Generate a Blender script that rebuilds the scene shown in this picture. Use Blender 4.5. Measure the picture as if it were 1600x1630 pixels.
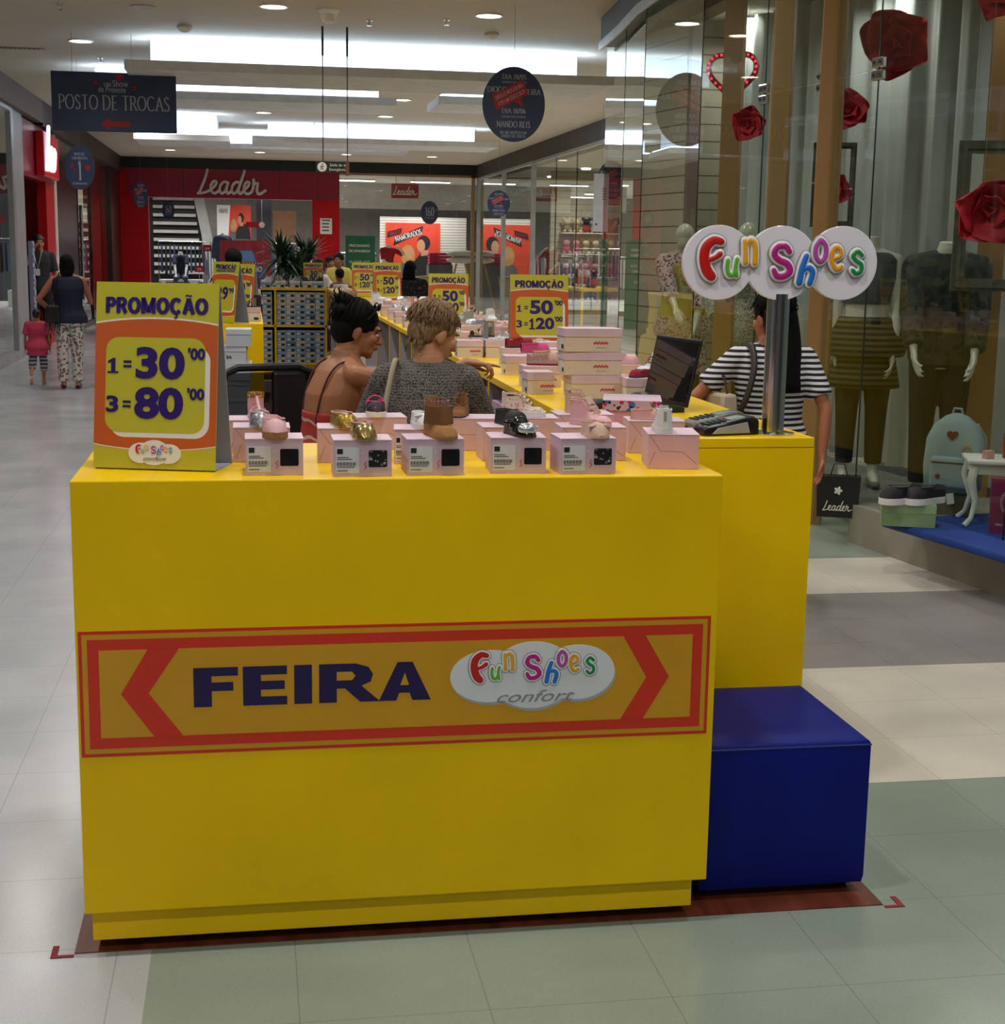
import bpy, bmesh, math, random
from math import sin, cos, pi, tan, sqrt, radians
from mathutils import Vector, Matrix, Euler
random.seed(7)
for o in list(bpy.data.objects): bpy.data.objects.remove(o)
S = bpy.context.scene
C = S.collection

# ------------------------------------------------------------------ camera
H, FPX = 1.7, 2358.0
PITCH, YAW, ROLL = .1738, .1686, .0161
def _rot():
    f = Vector((sin(YAW)*cos(PITCH), cos(YAW)*cos(PITCH), -sin(PITCH)))
    r = Vector((cos(YAW), -sin(YAW), 0)); u = r.cross(f)
    return r*cos(ROLL)+u*sin(ROLL), -r*sin(ROLL)+u*cos(ROLL), f
CR, CU, CF = _rot()
cam = bpy.data.cameras.new('camera'); camo = bpy.data.objects.new('camera', cam); C.objects.link(camo)
cam.sensor_fit = 'HORIZONTAL'; cam.sensor_width = 36; cam.lens = 36*FPX/1600
cam.clip_start = .05; cam.clip_end = 200
m = Matrix((CR, CU, -CF)).transposed().to_4x4(); m.translation = (0, 0, H)
camo.matrix_world = m
S.camera = camo
def ray(px, py): return CF + CR*((px-800)/FPX) - CU*((py-815)/FPX)
def atz(px, py, z): d = ray(px, py); return Vector((0, 0, H)) + d*((z-H)/d.z)
def aty(px, py, y): d = ray(px, py); return Vector((0, 0, H)) + d*(y/d.y)
def atx(px, py, x): d = ray(px, py); return Vector((0, 0, H)) + d*(x/d.x)

# ------------------------------------------------------------------ world, exposure
S.view_settings.view_transform = 'Standard'; S.view_settings.look = 'None'
S.view_settings.gamma = 1; S.view_settings.use_curve_mapping = False
S.view_settings.exposure = -0.30
w = bpy.data.worlds.new('world'); S.world = w; w.use_nodes = True
w.node_tree.nodes['Background'].inputs[0].default_value = (.80, .90, 1.0, 1)
w.node_tree.nodes['Background'].inputs[1].default_value = .10
DOWN_W, SHOP_W, COVE_S = 27.0, 60.0, 9.0
def lamp(name, loc, watt, size=.24, col=(1, .965, .92), rot=(0, 0, 0), spread=150, sy=None):
    l = bpy.data.lights.new(name, 'AREA'); l.energy = watt; l.color = col; l.size = size
    l.shape = 'DISK' if sy is None else 'RECTANGLE'
    if sy: l.size_y = sy
    l.spread = radians(spread)
    o = bpy.data.objects.new(name, l); C.objects.link(o); o.location = loc; o.rotation_euler = rot
    return o

# ------------------------------------------------------------------ colour and materials
def lin(c):
    if isinstance(c, str): c = [int(c[i:i+2], 16)/255 for i in (0, 2, 4)]
    return tuple((x/12.92 if x <= .04045 else ((x+.055)/1.055)**2.4) for x in c)
MATS = {}
class NT:
    def __init__(s, m): s.t = m.node_tree; s.n = s.t.nodes
    def a(s, typ, **kw):
        n = s.n.new(typ)
        for k, v in kw.items():
            if k.startswith('i'):
                key = k[1:]; n.inputs[int(key) if key.isdigit() else key].default_value = v
            else: setattr(n, k, v)
        return n
    def l(s, a, ao, b, bi): s.t.links.new(a.outputs[ao], b.inputs[bi])
def M(name, col=None, rough=.5, metal=0, emit=0, var=.06, vs=6, bump=0, bs=60, spec=.5, alpha=1, coat=0, stretch=None):
    """plain procedural surface: colour with slight noise variation, optional noise bump"""
    if name in MATS: return MATS[name]
    m = bpy.data.materials.new(name); m.use_nodes = True; t = NT(m); b = t.n['Principled BSDF']
    c = lin(col); b.inputs['Roughness'].default_value = rough; b.inputs['Metallic'].default_value = metal
    b.inputs['Specular IOR Level'].default_value = spec; b.inputs['Coat Weight'].default_value = coat
    b.inputs['Base Color'].default_value = (*c, 1)
    if emit:
        b.inputs['Emission Color'].default_value = (*c, 1); b.inputs['Emission Strength'].default_value = emit
    if var or bump:
        tc = t.a('ShaderNodeTexCoord'); mp = t.a('ShaderNodeMapping'); t.l(tc, 'Object', mp, 0)
        if stretch: mp.inputs['Scale'].default_value = stretch
    if var:
        n = t.a('ShaderNodeTexNoise', iScale=vs, iDetail=4); t.l(mp, 0, n, 'Vector')
        r = t.a('ShaderNodeValToRGB'); r.color_ramp.elements[0].position = .3; r.color_ramp.elements[1].position = .7
        r.color_ramp.elements[0].color = (*[x*(1-var*1.6) for x in c], 1)
        r.color_ramp.elements[1].color = (*[min(1, x*(1+var*1.2)+var*.01) for x in c], 1)
        t.l(n, 0, r, 0); t.l(r, 0, b, 'Base Color')
    if bump:
        n2 = t.a('ShaderNodeTexNoise', iScale=bs, iDetail=3); t.l(mp, 0, n2, 'Vector')
        bp = t.a('ShaderNodeBump', iStrength=bump, iDistance=.01); t.l(n2, 0, bp, 'Height'); t.l(bp, 0, b, 'Normal')
    MATS[name] = m
    return m
def glassmat(name, tint=(.93, .97, .95), refl=1.0, ior=1.5):
    m = bpy.data.materials.new(name); m.use_nodes = True; t = NT(m); t.n.remove(t.n['Principled BSDF'])
    tr = t.a('ShaderNodeBsdfTransparent'); tr.inputs[0].default_value = (*tint, 1)
    gl = t.a('ShaderNodeBsdfGlossy'); gl.inputs['Roughness'].default_value = .0; gl.inputs[0].default_value = (.95, 1, .98, 1)
    fr = t.a('ShaderNodeFresnel', iIOR=ior); mu = t.a('ShaderNodeMath', operation='MULTIPLY', use_clamp=True); ge = t.a('ShaderNodeNewGeometry'); iv = t.a('ShaderNodeMath', operation='MULTIPLY_ADD'); iv.inputs[1].default_value = -refl; iv.inputs[2].default_value = refl; t.l(ge, 'Backfacing', iv, 0); t.l(iv, 0, mu, 1)
    mx = t.a('ShaderNodeMixShader'); t.l(fr, 0, mu, 0); t.l(mu, 0, mx, 0); t.l(tr, 0, mx, 1); t.l(gl, 0, mx, 2)
    t.l(mx, 0, t.n['Material Output'], 0); MATS[name] = m; return m
def bands(name, c1, c2, axis='Z', freq=40, duty=.5, rough=.8, bump=0, coord='Object', noise=0):
    """hard stripes of two colours along one axis"""
    if name in MATS: return MATS[name]
    m = bpy.data.materials.new(name); m.use_nodes = True; t = NT(m); b = t.n['Principled BSDF']; b.inputs['Roughness'].default_value = rough
    tc = t.a('ShaderNodeTexCoord'); sp = t.a('ShaderNodeSeparateXYZ'); t.l(tc, coord, sp, 0)
    mu = t.a('ShaderNodeMath', operation='MULTIPLY'); mu.inputs[1].default_value = freq; t.l(sp, axis, mu, 0)
    src = mu
    if noise:
        n = t.a('ShaderNodeTexNoise', iScale=5.0); t.l(tc, coord, n, 0); ad = t.a('ShaderNodeMath', operation='MULTIPLY_ADD'); ad.inputs[1].default_value = noise
        t.l(n, 0, ad, 0); t.l(mu, 0, ad, 2); src = ad
    fr = t.a('ShaderNodeMath', operation='FRACT'); t.l(src, 0, fr, 0)
    gt = t.a('ShaderNodeMath', operation='GREATER_THAN'); gt.inputs[1].default_value = duty; t.l(fr, 0, gt, 0)
    mx = t.a('ShaderNodeMix', data_type='RGBA'); mx.inputs[6].default_value = (*lin(c1), 1); mx.inputs[7].default_value = (*lin(c2), 1)
    t.l(gt, 0, mx, 0); t.l(mx, 2, b, 'Base Color'); MATS[name] = m; return m
def blobs(name, base, cols, scale=30, thr=.3, rough=.8, kind='VORONOI', bump=0, metal=0):
    """base colour with irregular patches of other colours (prints, floral cloth, glitter)"""
    if name in MATS: return MATS[name]
    m = bpy.data.materials.new(name); m.use_nodes = True; t = NT(m); b = t.n['Principled BSDF']; b.inputs['Roughness'].default_value = rough; b.inputs['Metallic'].default_value = metal
    tc = t.a('ShaderNodeTexCoord'); prev = None
    for k, c in enumerate(cols):
        mp = t.a('ShaderNodeMapping'); mp.inputs['Location'].default_value = (k*3.7, k*1.3, k*2.1); t.l(tc, 'Object', mp, 0)
        n = t.a('ShaderNodeTexNoise', iScale=scale*(1+.25*k), iDetail=2.0) if kind == 'NOISE' else t.a('ShaderNodeTexVoronoi', iScale=scale*(1+.25*k))
        t.l(mp, 0, n, 'Vector')
        cmp = t.a('ShaderNodeMath', operation='LESS_THAN'); cmp.inputs[1].default_value = thr; t.l(n, 0, cmp, 0)
        mx = t.a('ShaderNodeMix', data_type='RGBA'); t.l(cmp, 0, mx, 0)
        if prev: t.l(prev, 2, mx, 6)
        else: mx.inputs[6].default_value = (*lin(base), 1)
        mx.inputs[7].default_value = (*lin(c), 1); prev = mx
    t.l(prev, 2, b, 'Base Color')
    if bump:
        bp = t.a('ShaderNodeBump', iStrength=bump, iDistance=.01); t.l(n, 0, bp, 'Height'); t.l(bp, 0, b, 'Normal')
    MATS[name] = m; return m

# ------------------------------------------------------------------ mesh collecting
class MB:
    def __init__(s, T=None): s.v = []; s.f = []; s.m = []; s.c = 0; s.T = T or Matrix()
    def add(s, vs, fs):
        k = len(s.v); s.v += [s.T @ Vector(p) for p in vs]
        for f in fs: s.f.append([i+k for i in f]); s.m.append(s.c)
        return s
    def mat(s, i): s.c = i; return s
    def xf(s, T): s.T = T; return s
    def box(s, x0, x1, y0, y1, z0, z1):
        return s.add([(x, y, z) for z in (z0, z1) for x, y in ((x0, y0), (x1, y0), (x1, y1), (x0, y1))],
            [(3, 2, 1, 0), (4, 5, 6, 7), (0, 1, 5, 4), (1, 2, 6, 5), (2, 3, 7, 6), (3, 0, 4, 7)])
    def frus(s, b, t, z0, z1):
        """box whose bottom (x0,x1,y0,y1) and top rectangles differ"""
        p = [(b[0], b[2], z0), (b[1], b[2], z0), (b[1], b[3], z0), (b[0], b[3], z0), (t[0], t[2], z1), (t[1], t[2], z1), (t[1], t[3], z1), (t[0], t[3], z1)]
        return s.add(p, [(3, 2, 1, 0), (4, 5, 6, 7), (0, 1, 5, 4), (1, 2, 6, 5), (2, 3, 7, 6), (3, 0, 4, 7)])
    def hexa(s, p): return s.add(p, [(3, 2, 1, 0), (4, 5, 6, 7), (0, 1, 5, 4), (1, 2, 6, 5), (2, 3, 7, 6), (3, 0, 4, 7)])
    def rings(s, R, closed=True, cap=True):
        n = len(R[0]); fs = []
        for i in range(len(R)-1):
            for j in range(n if closed else n-1):
                a, b = i*n+j, i*n+(j+1) % n; fs.append((a, b, b+n, a+n))
        if cap and closed: fs.append(tuple(range(n-1, -1, -1))); fs.append(tuple((len(R)-1)*n+j for j in range(n)))
        return s.add([p for r in R for p in r], fs)
    def tube(s, pts, r, n=8, cap=True, fl=None, round_=False):
        """tube through points; r one radius or a list; fl=(axis, factor) flattens along a world axis"""
        P = [Vector(p) for p in pts]; rr = list(r) if hasattr(r, '__len__') else [r]*len(P)
        if round_:
            d0 = (P[0]-P[1]).normalized(); d1 = (P[-1]-P[-2]).normalized()
            P = [P[0]+d0*rr[0]*.97, P[0]+d0*rr[0]*.75]+P+[P[-1]+d1*rr[-1]*.75, P[-1]+d1*rr[-1]*.97]
            rr = [rr[0]*.2, rr[0]*.68]+rr+[rr[-1]*.68, rr[-1]*.2]
        R = []; up = None
        for i, p in enumerate(P):
            t = (P[min(i+1, len(P)-1)]-P[max(i-1, 0)]).normalized()
            if t.length < 1e-6: t = Vector((0, 0, 1))
            if up is None: up = t.orthogonal().normalized()
            up = (up-t*up.dot(t)); up = up.normalized() if up.length > 1e-5 else t.orthogonal().normalized()
            b = t.cross(up); ring = []
            for k in range(n):
                a = 2*pi*k/n; q = (up*cos(a)+b*sin(a))*rr[i]
                if fl: q[fl[0]] *= fl[1]
                ring.append(p+q)
            R.append(ring)
        return s.rings(R, True, cap)
    def lathe(s, prof, n=20, c=(0, 0, 0), sx=1, sy=1):
        return s.rings([[(c[0]+sx*r*cos(2*pi*k/n), c[1]+sy*r*sin(2*pi*k/n), c[2]+z) for k in range(n)] for r, z in prof])
    def ell(s, c, r, nu=14, nv=9, rot=None):
        R = Matrix.Rotation(0, 3, 'X') if rot is None else Euler(rot).to_matrix(); c = Vector(c)
        rg = []
        for i in range(nv+1):
            a = -pi/2+pi*i/nv; a = max(-pi/2+.06, min(pi/2-.06, a))
            rg.append([c+R @ Vector((r[0]*cos(a)*cos(2*pi*k/nu), r[1]*cos(a)*sin(2*pi*k/nu), r[2]*sin(a))) for k in range(nu)])
        return s.rings(rg)
    def cone(s, a, b, ra, rb, n=10): return s.tube([a, b], [ra, rb], n, round_=True)
    def prism(s, out, y0, y1):
        """outline of (x, z) points extruded along y"""
        n = len(out)
        return s.add([(x, y0, z) for x, z in out]+[(x, y1, z) for x, z in out],
            [tuple(range(n)), tuple(range(2*n-1, n-1, -1))]+[(i, i+n, (i+1) % n+n, (i+1) % n) for i in range(n)])
    def slab(s, out, z0, z1):
        n = len(out)
        return s.add([(x, y, z0) for x, y in out]+[(x, y, z1) for x, y in out],
            [tuple(range(n-1, -1, -1)), tuple(range(n, 2*n))]+[(i, (i+1) % n, (i+1) % n+n, i+n) for i in range(n)])
    def build(s, name, mats, parent=None, smooth=False, bevel=0, loc=None, rot=None, rem=0, sub=0, seg=2, ang=40):
        me = bpy.data.meshes.new(name); me.from_pydata(s.v, [], s.f)
        if not isinstance(mats, (list, tuple)): mats = [mats]
        for q in mats: me.materials.append(q)
        for p, i in zip(me.polygons, s.m): p.material_index = i
        if not rem:
            bm = bmesh.new(); bm.from_mesh(me); bmesh.ops.recalc_face_normals(bm, faces=bm.faces); bm.to_mesh(me); bm.free()
        if smooth:
            me.shade_smooth()
            if smooth != 'all' and not rem: me.set_sharp_from_angle(angle=radians(ang))
        o = bpy.data.objects.new(name, me); C.objects.link(o)
        if parent: o.parent = parent
        if loc is not None: o.location = loc
        if rot is not None: o.rotation_euler = rot
        if bevel:
            b = o.modifiers.new('bevel', 'BEVEL'); b.width = bevel; b.segments = seg; b.limit_method = 'ANGLE'; b.angle_limit = radians(35)
        if rem:
            r = o.modifiers.new('remesh', 'REMESH'); r.mode = 'VOXEL'; r.voxel_size = rem; r.use_smooth_shade = True
            q = o.modifiers.new('smooth', 'SMOOTH'); q.factor = .5; q.iterations = 4
        if sub: q = o.modifiers.new('sub', 'SUBSURF'); q.levels = q.render_levels = sub
        return o
def tag(o, label=None, cat=None, group=None, kind=None):
    if label: o['label'] = label
    if cat: o['category'] = cat
    if group: o['group'] = group
    if kind: o['kind'] = kind
    return o
def thing(name, label, cat, loc=(0, 0, 0), rz=0, group=None, rot=None, sc=None):
    o = bpy.data.objects.new(name, None); C.objects.link(o); o.empty_display_size = .05
    o.location = loc; o.rotation_euler = rot or (0, 0, rz)
    if sc: o.scale = (sc, sc, sc)
    return tag(o, label, cat, group)
def struct(o): o['kind'] = 'structure'; return o
def kids(o): return list(o.children)
def dup(o, parent=None, loc=None, rz=None, label=None, group=None):
    c = o.copy(); C.objects.link(c)
    if parent: c.parent = parent
    if loc is not None: c.location = loc
    if rz is not None: c.rotation_euler = (0, 0, rz)
    if label: c['label'] = label
    if group: c['group'] = group
    for ch in o.children: dup(ch, c)
    return c

# ------------------------------------------------------------------ lettering
def text(s, size, mat, parent, loc, w=None, bold=0, ex=.0006, name='lettering', sx=1, align='CENTER', rot=(pi/2, 0, 0), shear=0):
    cu = bpy.data.curves.new('t', 'FONT'); cu.body = s; cu.size = size; cu.extrude = ex; cu.offset = bold*size; cu.align_x = align; cu.align_y = 'CENTER'
    cu.shear = shear; cu.resolution_u = 4
    o = bpy.data.objects.new('t', cu); C.objects.link(o); bpy.context.view_layer.update()
    me = bpy.data.meshes.new_from_object(o.evaluated_get(bpy.context.evaluated_depsgraph_get()))
    bpy.data.objects.remove(o)
    if w:
        xs = [v.co.x for v in me.vertices]; sx = w/(max(xs)-min(xs))
    for v in me.vertices: v.co.x *= sx
    me.materials.clear(); me.materials.append(mat)
    o = bpy.data.objects.new(name, me); me.name = name; C.objects.link(o); o.parent = parent; o.location = loc; o.rotation_euler = rot
    return o
def one(h, mat, parent, cx, cz, y, w=None, name='lettering'):
    w = w or h*.52; k = w/2
    return MB().prism([(cx+a*k, cz+b*h) for a, b in ((-1, -.5), (1, -.5), (1, -.38), (.42, -.38), (.42, .5), (-.05, .5), (-.95, .30), (-.95, .17), (-.35, .22), (-.35, -.38), (-1, -.38))], y-.0006, y).build(name, mat, parent)
def smooth_path(P, k=5):
    """Catmull-Rom through the points"""
    if len(P) < 3: return [tuple(p) for p in P]
    Q = [P[0]]+list(P)+[P[-1]]; out = []
    for i in range(1, len(Q)-2):
        p0, p1, p2, p3 = Q[i-1:i+3]
        for j in range(k):
            t = j/k
            out.append(tuple(.5*((2*b)+(-a+c)*t+(2*a-5*b+4*c-d)*t*t+(-a+3*b-3*c+d)*t**3) for a, b, c, d in zip(p0, p1, p2, p3)))
    out.append(tuple(P[-1])); return out
def stroke(mb, pts, wd, y, dep, ox=0, oz=0, s=1, k=5, n=8, grow=0):
    """flattened round-ended stroke in the XZ plane; wd width or per-point widths"""
    Q = [(p[0], p[1], (p[2] if len(p) > 2 else wd)) for p in pts]; Q = smooth_path(Q, k)
    P = [(ox+q[0]*s, y, oz+q[1]*s) for q in Q]; r = [max(q[2], .001)*s/2+grow for q in Q]
    if len(P) < 2: return
    mb.tube(P, r, n, fl=(1, dep/max(r)), round_=True)
# bubble letters: list of strokes of (x, z[, width])
BUB = {
 'F': [[(.52, .92, .17), (.33, .95, .2), (.14, .78, .24), (.10, .5, .25), (.18, .22, .26), (.3, .08, .24)], [(.14, .45, .12), (.36, .52, .12), (.5, .62, .15)]],
 'u': [[(.08, .72, .18), (.06, .35, .18), (.16, .1, .19), (.34, .1, .18), (.44, .3, .17)], [(.5, .78, .17), (.44, .4, .17), (.5, .06, .17)]],
 'n': [[(.06, .9, .15), (.12, .5, .17), (.16, .08, .2)], [(.1, .72, .13), (.28, .92, .18), (.45, .8, .2), (.52, .4, .2), (.54, .08, .2)]],
 'S': [[(.58, .78, .17), (.45, .95, .18), (.2, .93, .18), (.1, .72, .19), (.25, .54, .19), (.5, .42, .2), (.6, .2, .2), (.42, .05, .19), (.18, .06, .19), (.08, .24, .16)]],
 'h': [[(.2, .98, .18), (.12, .6, .2), (.1, .1, .22)], [(.14, .5, .13), (.34, .62, .18), (.5, .48, .2), (.46, .12, .19)]],
 'o': [[(.3, .92, .2), (.1, .7, .2), (.1, .3, .2), (.3, .08, .2), (.5, .3, .2), (.5, .7, .2), (.3, .92, .2), (.2, .86, .2)]],
 'e': [[(.14, .5, .15), (.45, .6, .15), (.45, .84, .16), (.26, .95, .18), (.09, .72, .2), (.08, .35, .2), (.24, .08, .2), (.46, .16, .16)]],
 's': [[(.48, .78, .17), (.3, .95, .17), (.1, .78, .18), (.24, .56, .18), (.44, .4, .18), (.42, .14, .18), (.2, .05, .18), (.06, .2, .17)]],
}
# (letter, x, z, scale, tilt) in a 10 x 3 field, as in the shop's logo
LOGO = [('F', .00, .18, 1.42, 0), ('u', .95, .28, .80, 0), ('n', 1.50, .72, .92, -.06), ('S', 2.63, .25, 1.15, .05), ('h', 3.55, .02, 1.08, -.12), ('o', 4.15, .78, .88, 0), ('e', 4.83, .50, .88, .12), ('s', 5.60, .40, .86, .08)]
LCOL = {'F': 'c01818', 'u': '5cb531', 'n': 'eaa91c', 'S': 'b41d83', 'h': '1f74d2', 'o': 'b54ba8', 'e': 'e8a01c', 's': '0e8a43'}
def logo(parent, W, cx, cz, y, dep=.0008, outline=True, yk=-1):
    """coloured bubble lettering, W wide, centred at (cx, cz), facing -y"""
    s = W/6.1; x0 = cx-W/2; z0 = cz-.8*s; allo = []
    for li, (ch, lx, lz, ls, tl) in enumerate(LOGO):
        def tr(p): return (lx+(p[0]*cos(tl)-p[1]*sin(tl))*ls, lz+(p[0]*sin(tl)+p[1]*cos(tl))*ls)+((p[2]*ls,) if len(p) > 2 else ())
        allo.append((ch, [[tr(p) for p in st] for st in BUB[ch]], li))
    if outline:
        for nm, g, mt, dy in (('letter_rim', .20, M('logo grey', '8f9295', .4), 1), ('letter_backing', .13, M('logo white', 'e8e6ea', .4), 2)):
            mb = MB()
            for ch, sts, li in allo:
                for st in sts: stroke(mb, st, .2, y+yk*dep*dy, dep, x0, z0, s, grow=g*s/2*1.15)
            mb.build(nm, mt, parent, smooth=True)
    for ch, sts, li in allo:
        mb = MB()
        for st in sts: stroke(mb, st, .2, y+yk*dep*3.2, dep, x0, z0, s)
        mb.build('letter', M('logo '+ch, LCOL[ch], .35, var=0), parent, smooth=True)
def cloud(cs, n=26):
    """outline of a row of overlapping ellipses (cx, cz, rx, rz)"""
    x0 = min(c[0]-c[2] for c in cs); x1 = max(c[0]+c[2] for c in cs)
    xs = set()
    for c in cs:
        for k in range(n+1): xs.add(round(c[0]-c[2]*cos(pi*k/n), 6))
    xs = sorted(x for x in xs if x0 <= x <= x1)
    up, lo = [], []
    for x in xs:
        zs = [(c[1], c[3]*sqrt(max(0, 1-((x-c[0])/c[2])**2))) for c in cs if abs(x-c[0]) <= c[2]+1e-9]
        if not zs: continue
        up.append((x, max(a+b for a, b in zs))); lo.append((x, min(a-b for a, b in zs)))
    return lo+up[-2:0:-1] if abs(up[0][1]-lo[0][1]) < 1e-4 else lo+up[::-1]
def ribbon(pts, wd, mb, y, dep, s=1, ox=0, oz=0, thin=None, grow=0):
    """flat pen stroke, thick on stems and thin on horizontals when thin is given"""
    P = [(ox+p[0]*s, oz+p[1]*s) for p in pts]; L, Rr = [], []
    for i, p in enumerate(P):
        a = P[max(i-1, 0)]; b = P[min(i+1, len(P)-1)]; dx, dz = b[0]-a[0], b[1]-a[1]; d = math.hypot(dx, dz) or 1
        w_ = wd if thin is None else thin+(wd-thin)*abs(dz/d)
        w_ = w_*s/2; L.append((p[0]-dz/d*w_, p[1]+dx/d*w_)); Rr.append((p[0]+dz/d*w_, p[1]-dx/d*w_))
    n = len(P)
    vs = [(x, y, z) for x, z in L]+[(x, y, z) for x, z in Rr]
    mb.add(vs, [(i, i+1, n+i+1, n+i) for i in range(n-1)])
def arc(cx, cz, rx, rz, a0, a1, n=12): return [(cx+rx*cos(radians(a0+(a1-a0)*k/n)), cz+rz*sin(radians(a0+(a1-a0)*k/n))) for k in range(n+1)]
# roman capitals: (advance, strokes, serif points)
ROM = {
 'A': (.78, [[(.38, 1), (.70, 0)], [(.38, 1), (.10, 0)], [(.2, .36), (.58, .36)]], [(.1, 0), (.7, 0)]),
 'B': (.66, [[(.14, 0), (.14, 1)], [(.14, 1)]+arc(.32, .75, .22, .25, 90, -90)+[(.14, .5)], [(.14, .5)]+arc(.34, .26, .25, .26, 90, -90)+[(.14, 0)]], [(.14, 0), (.14, 1)]),
 'C': (.80, [arc(.44, .5, .36, .51, 45, 315, 20)], []),
 'D': (.84, [[(.14, 0), (.14, 1)], [(.14, 1)]+arc(.34, .5, .40, .5, 90, -90)+[(.14, 0)]], [(.14, 0), (.14, 1)]),
 'E': (.64, [[(.14, 0), (.14, 1)], [(.14, 1), (.54, 1)], [(.14, .52), (.46, .52)], [(.14, 0), (.56, 0)]], [(.14, 0), (.14, 1)]),
 'F': (.60, [[(.14, 0), (.14, 1)], [(.14, 1), (.54, 1)], [(.14, .52), (.44, .52)]], [(.14, 0), (.14, 1)]),
 'G': (.84, [arc(.44, .5, .36, .51, 45, 330, 20), [(.74, .4), (.74, .05)]], [(.74, .4)]),
 'H': (.86, [[(.14, 0), (.14, 1)], [(.70, 0), (.70, 1)], [(.14, .5), (.7, .5)]], [(.14, 0), (.14, 1), (.7, 0), (.7, 1)]),
 'I': (.34, [[(.16, 0), (.16, 1)]], [(.16, 0), (.16, 1)]),
 'J': (.34, [[(.18, 1), (.18, -.05), (.04, -.2)]], [(.18, 1)]),
 'M': (1.0, [[(.14, 0), (.16, 1)], [(.16, 1), (.48, .05)], [(.48, .05), (.80, 1)], [(.80, 1), (.84, 0)]], [(.14, 0), (.84, 0)]),
 'N': (.86, [[(.14, 0), (.14, 1)], [(.14, 1), (.70, 0)], [(.70, 0), (.70, 1)]], [(.14, 0), (.14, 1), (.7, 1)]),
 'O': (.88, [arc(.44, .5, .36, .51, 90, 450, 24)], []),
 'P': (.62, [[(.14, 0), (.14, 1)], [(.14, 1)]+arc(.32, .74, .24, .26, 90, -90)+[(.14, .48)]], [(.14, 0), (.14, 1)]),
 'Q': (.88, [arc(.44, .5, .36, .51, 90, 450, 24), [(.5, .05), (.8, -.2)]], []),
 'R': (.70, [[(.14, 0), (.14, 1)], [(.14, 1)]+arc(.32, .74, .22, .26, 90, -90)+[(.14, .48)], [(.34, .48), (.66, 0)]], [(.14, 0), (.14, 1), (.66, 0)]),
 'S': (.60, [smooth_path([(.48, .84), (.32, 1.0), (.14, .9), (.12, .72), (.3, .52), (.47, .34), (.46, .1), (.26, -.02), (.1, .14)], 4)], []),
 'T': (.70, [[(.35, 0), (.35, 1)], [(.05, 1), (.65, 1)]], [(.35, 0)]),
 'U': (.82, [[(.14, 1), (.14, .3)]+arc(.42, .3, .28, .31, 180, 360)[1:]+[(.7, 1)]], [(.14, 1), (.7, 1)]),
 'V': (.76, [[(.06, 1), (.38, 0)], [(.38, 0), (.68, 1)]], [(.06, 1), (.68, 1)]),
 'L': (.60, [[(.14, 0), (.14, 1)], [(.14, 0), (.54, 0)]], [(.14, 0), (.14, 1)]),
 'W': (1.04, [[(.06, 1), (.30, 0)], [(.30, 0), (.52, .9)], [(.52, .9), (.74, 0)], [(.74, 0), (.98, 1)]], [(.06, 1), (.98, 1)]),
 'X': (.74, [[(.08, 1), (.66, 0)], [(.64, 1), (.08, 0)]], [(.08, 1), (.64, 1), (.08, 0), (.66, 0)]),
 'Z': (.66, [[(.1, 1), (.56, 1)], [(.56, 1), (.08, 0)], [(.08, 0), (.58, 0)]], []),
 '0': (.56, [arc(.28, .5, .2, .5, 90, 450, 20)], []),
 '1': (.40, [[(.22, 0), (.22, 1)], [(.22, 1), (.08, .84)]], [(.22, 0)]),
 '2': (.54, [smooth_path([(.08, .78), (.2, .98), (.42, .92), (.44, .7), (.3, .4), (.06, .02)], 4), [(.06, .02), (.48, .02)]], []),
 '5': (.54, [[(.46, 1), (.16, 1), (.12, .56)], smooth_path([(.12, .56), (.34, .6), (.46, .36), (.36, .06), (.08, .0)], 4)], []),
 '6': (.56, [smooth_path([(.44, 1), (.22, .86), (.1, .45), (.14, .12), (.3, .0), (.46, .14), (.46, .42), (.3, .56), (.12, .4)], 4)], []),
 '8': (.56, [arc(.28, .76, .16, .24, 90, 450, 16), arc(.28, .27, .2, .27, 90, 450, 16)], []),
 '/': (.44, [[(.04, -.1), (.38, 1.1)]], []), ' ': (.34, [], []), '!': (.3, [[(.15, .3), (.15, 1)], [(.15, 0), (.15, .1)]], []), ',': (.25, [[(.14, .05), (.06, -.15)]], []), ':': (.25, [[(.12, .1), (.12, .2)], [(.12, .6), (.12, .7)]], []),
}
def roman(s, h, mat, parent, cx, cz, y, w=None, tilt=0, stem=.15, name='lettering'):
    adv = sum(ROM[c][0] for c in s); W = adv*h; kx = (w/W) if w else 1
    mb = MB(); x = -adv/2
    for c in s:
        a, sts, sf = ROM[c]
        for st in sts: ribbon([(x+p[0], p[1]-.5) for p in st], stem, mb, 0, 0, h, thin=stem*.42)
        for p in sf: ribbon([(x+p[0]-.11, p[1]-.5), (x+p[0]+.11, p[1]-.5)], stem*.4, mb, 0, 0, h)
        x += a
    mb.v = [Vector((v.x*kx, v.y, v.z)) for v in mb.v]
    R = Matrix.Rotation(-tilt, 4, 'Y'); mb.v = [R @ v + Vector((cx, y, cz)) for v in mb.v]
    o = mb.build(name, mat, parent); return o
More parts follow.
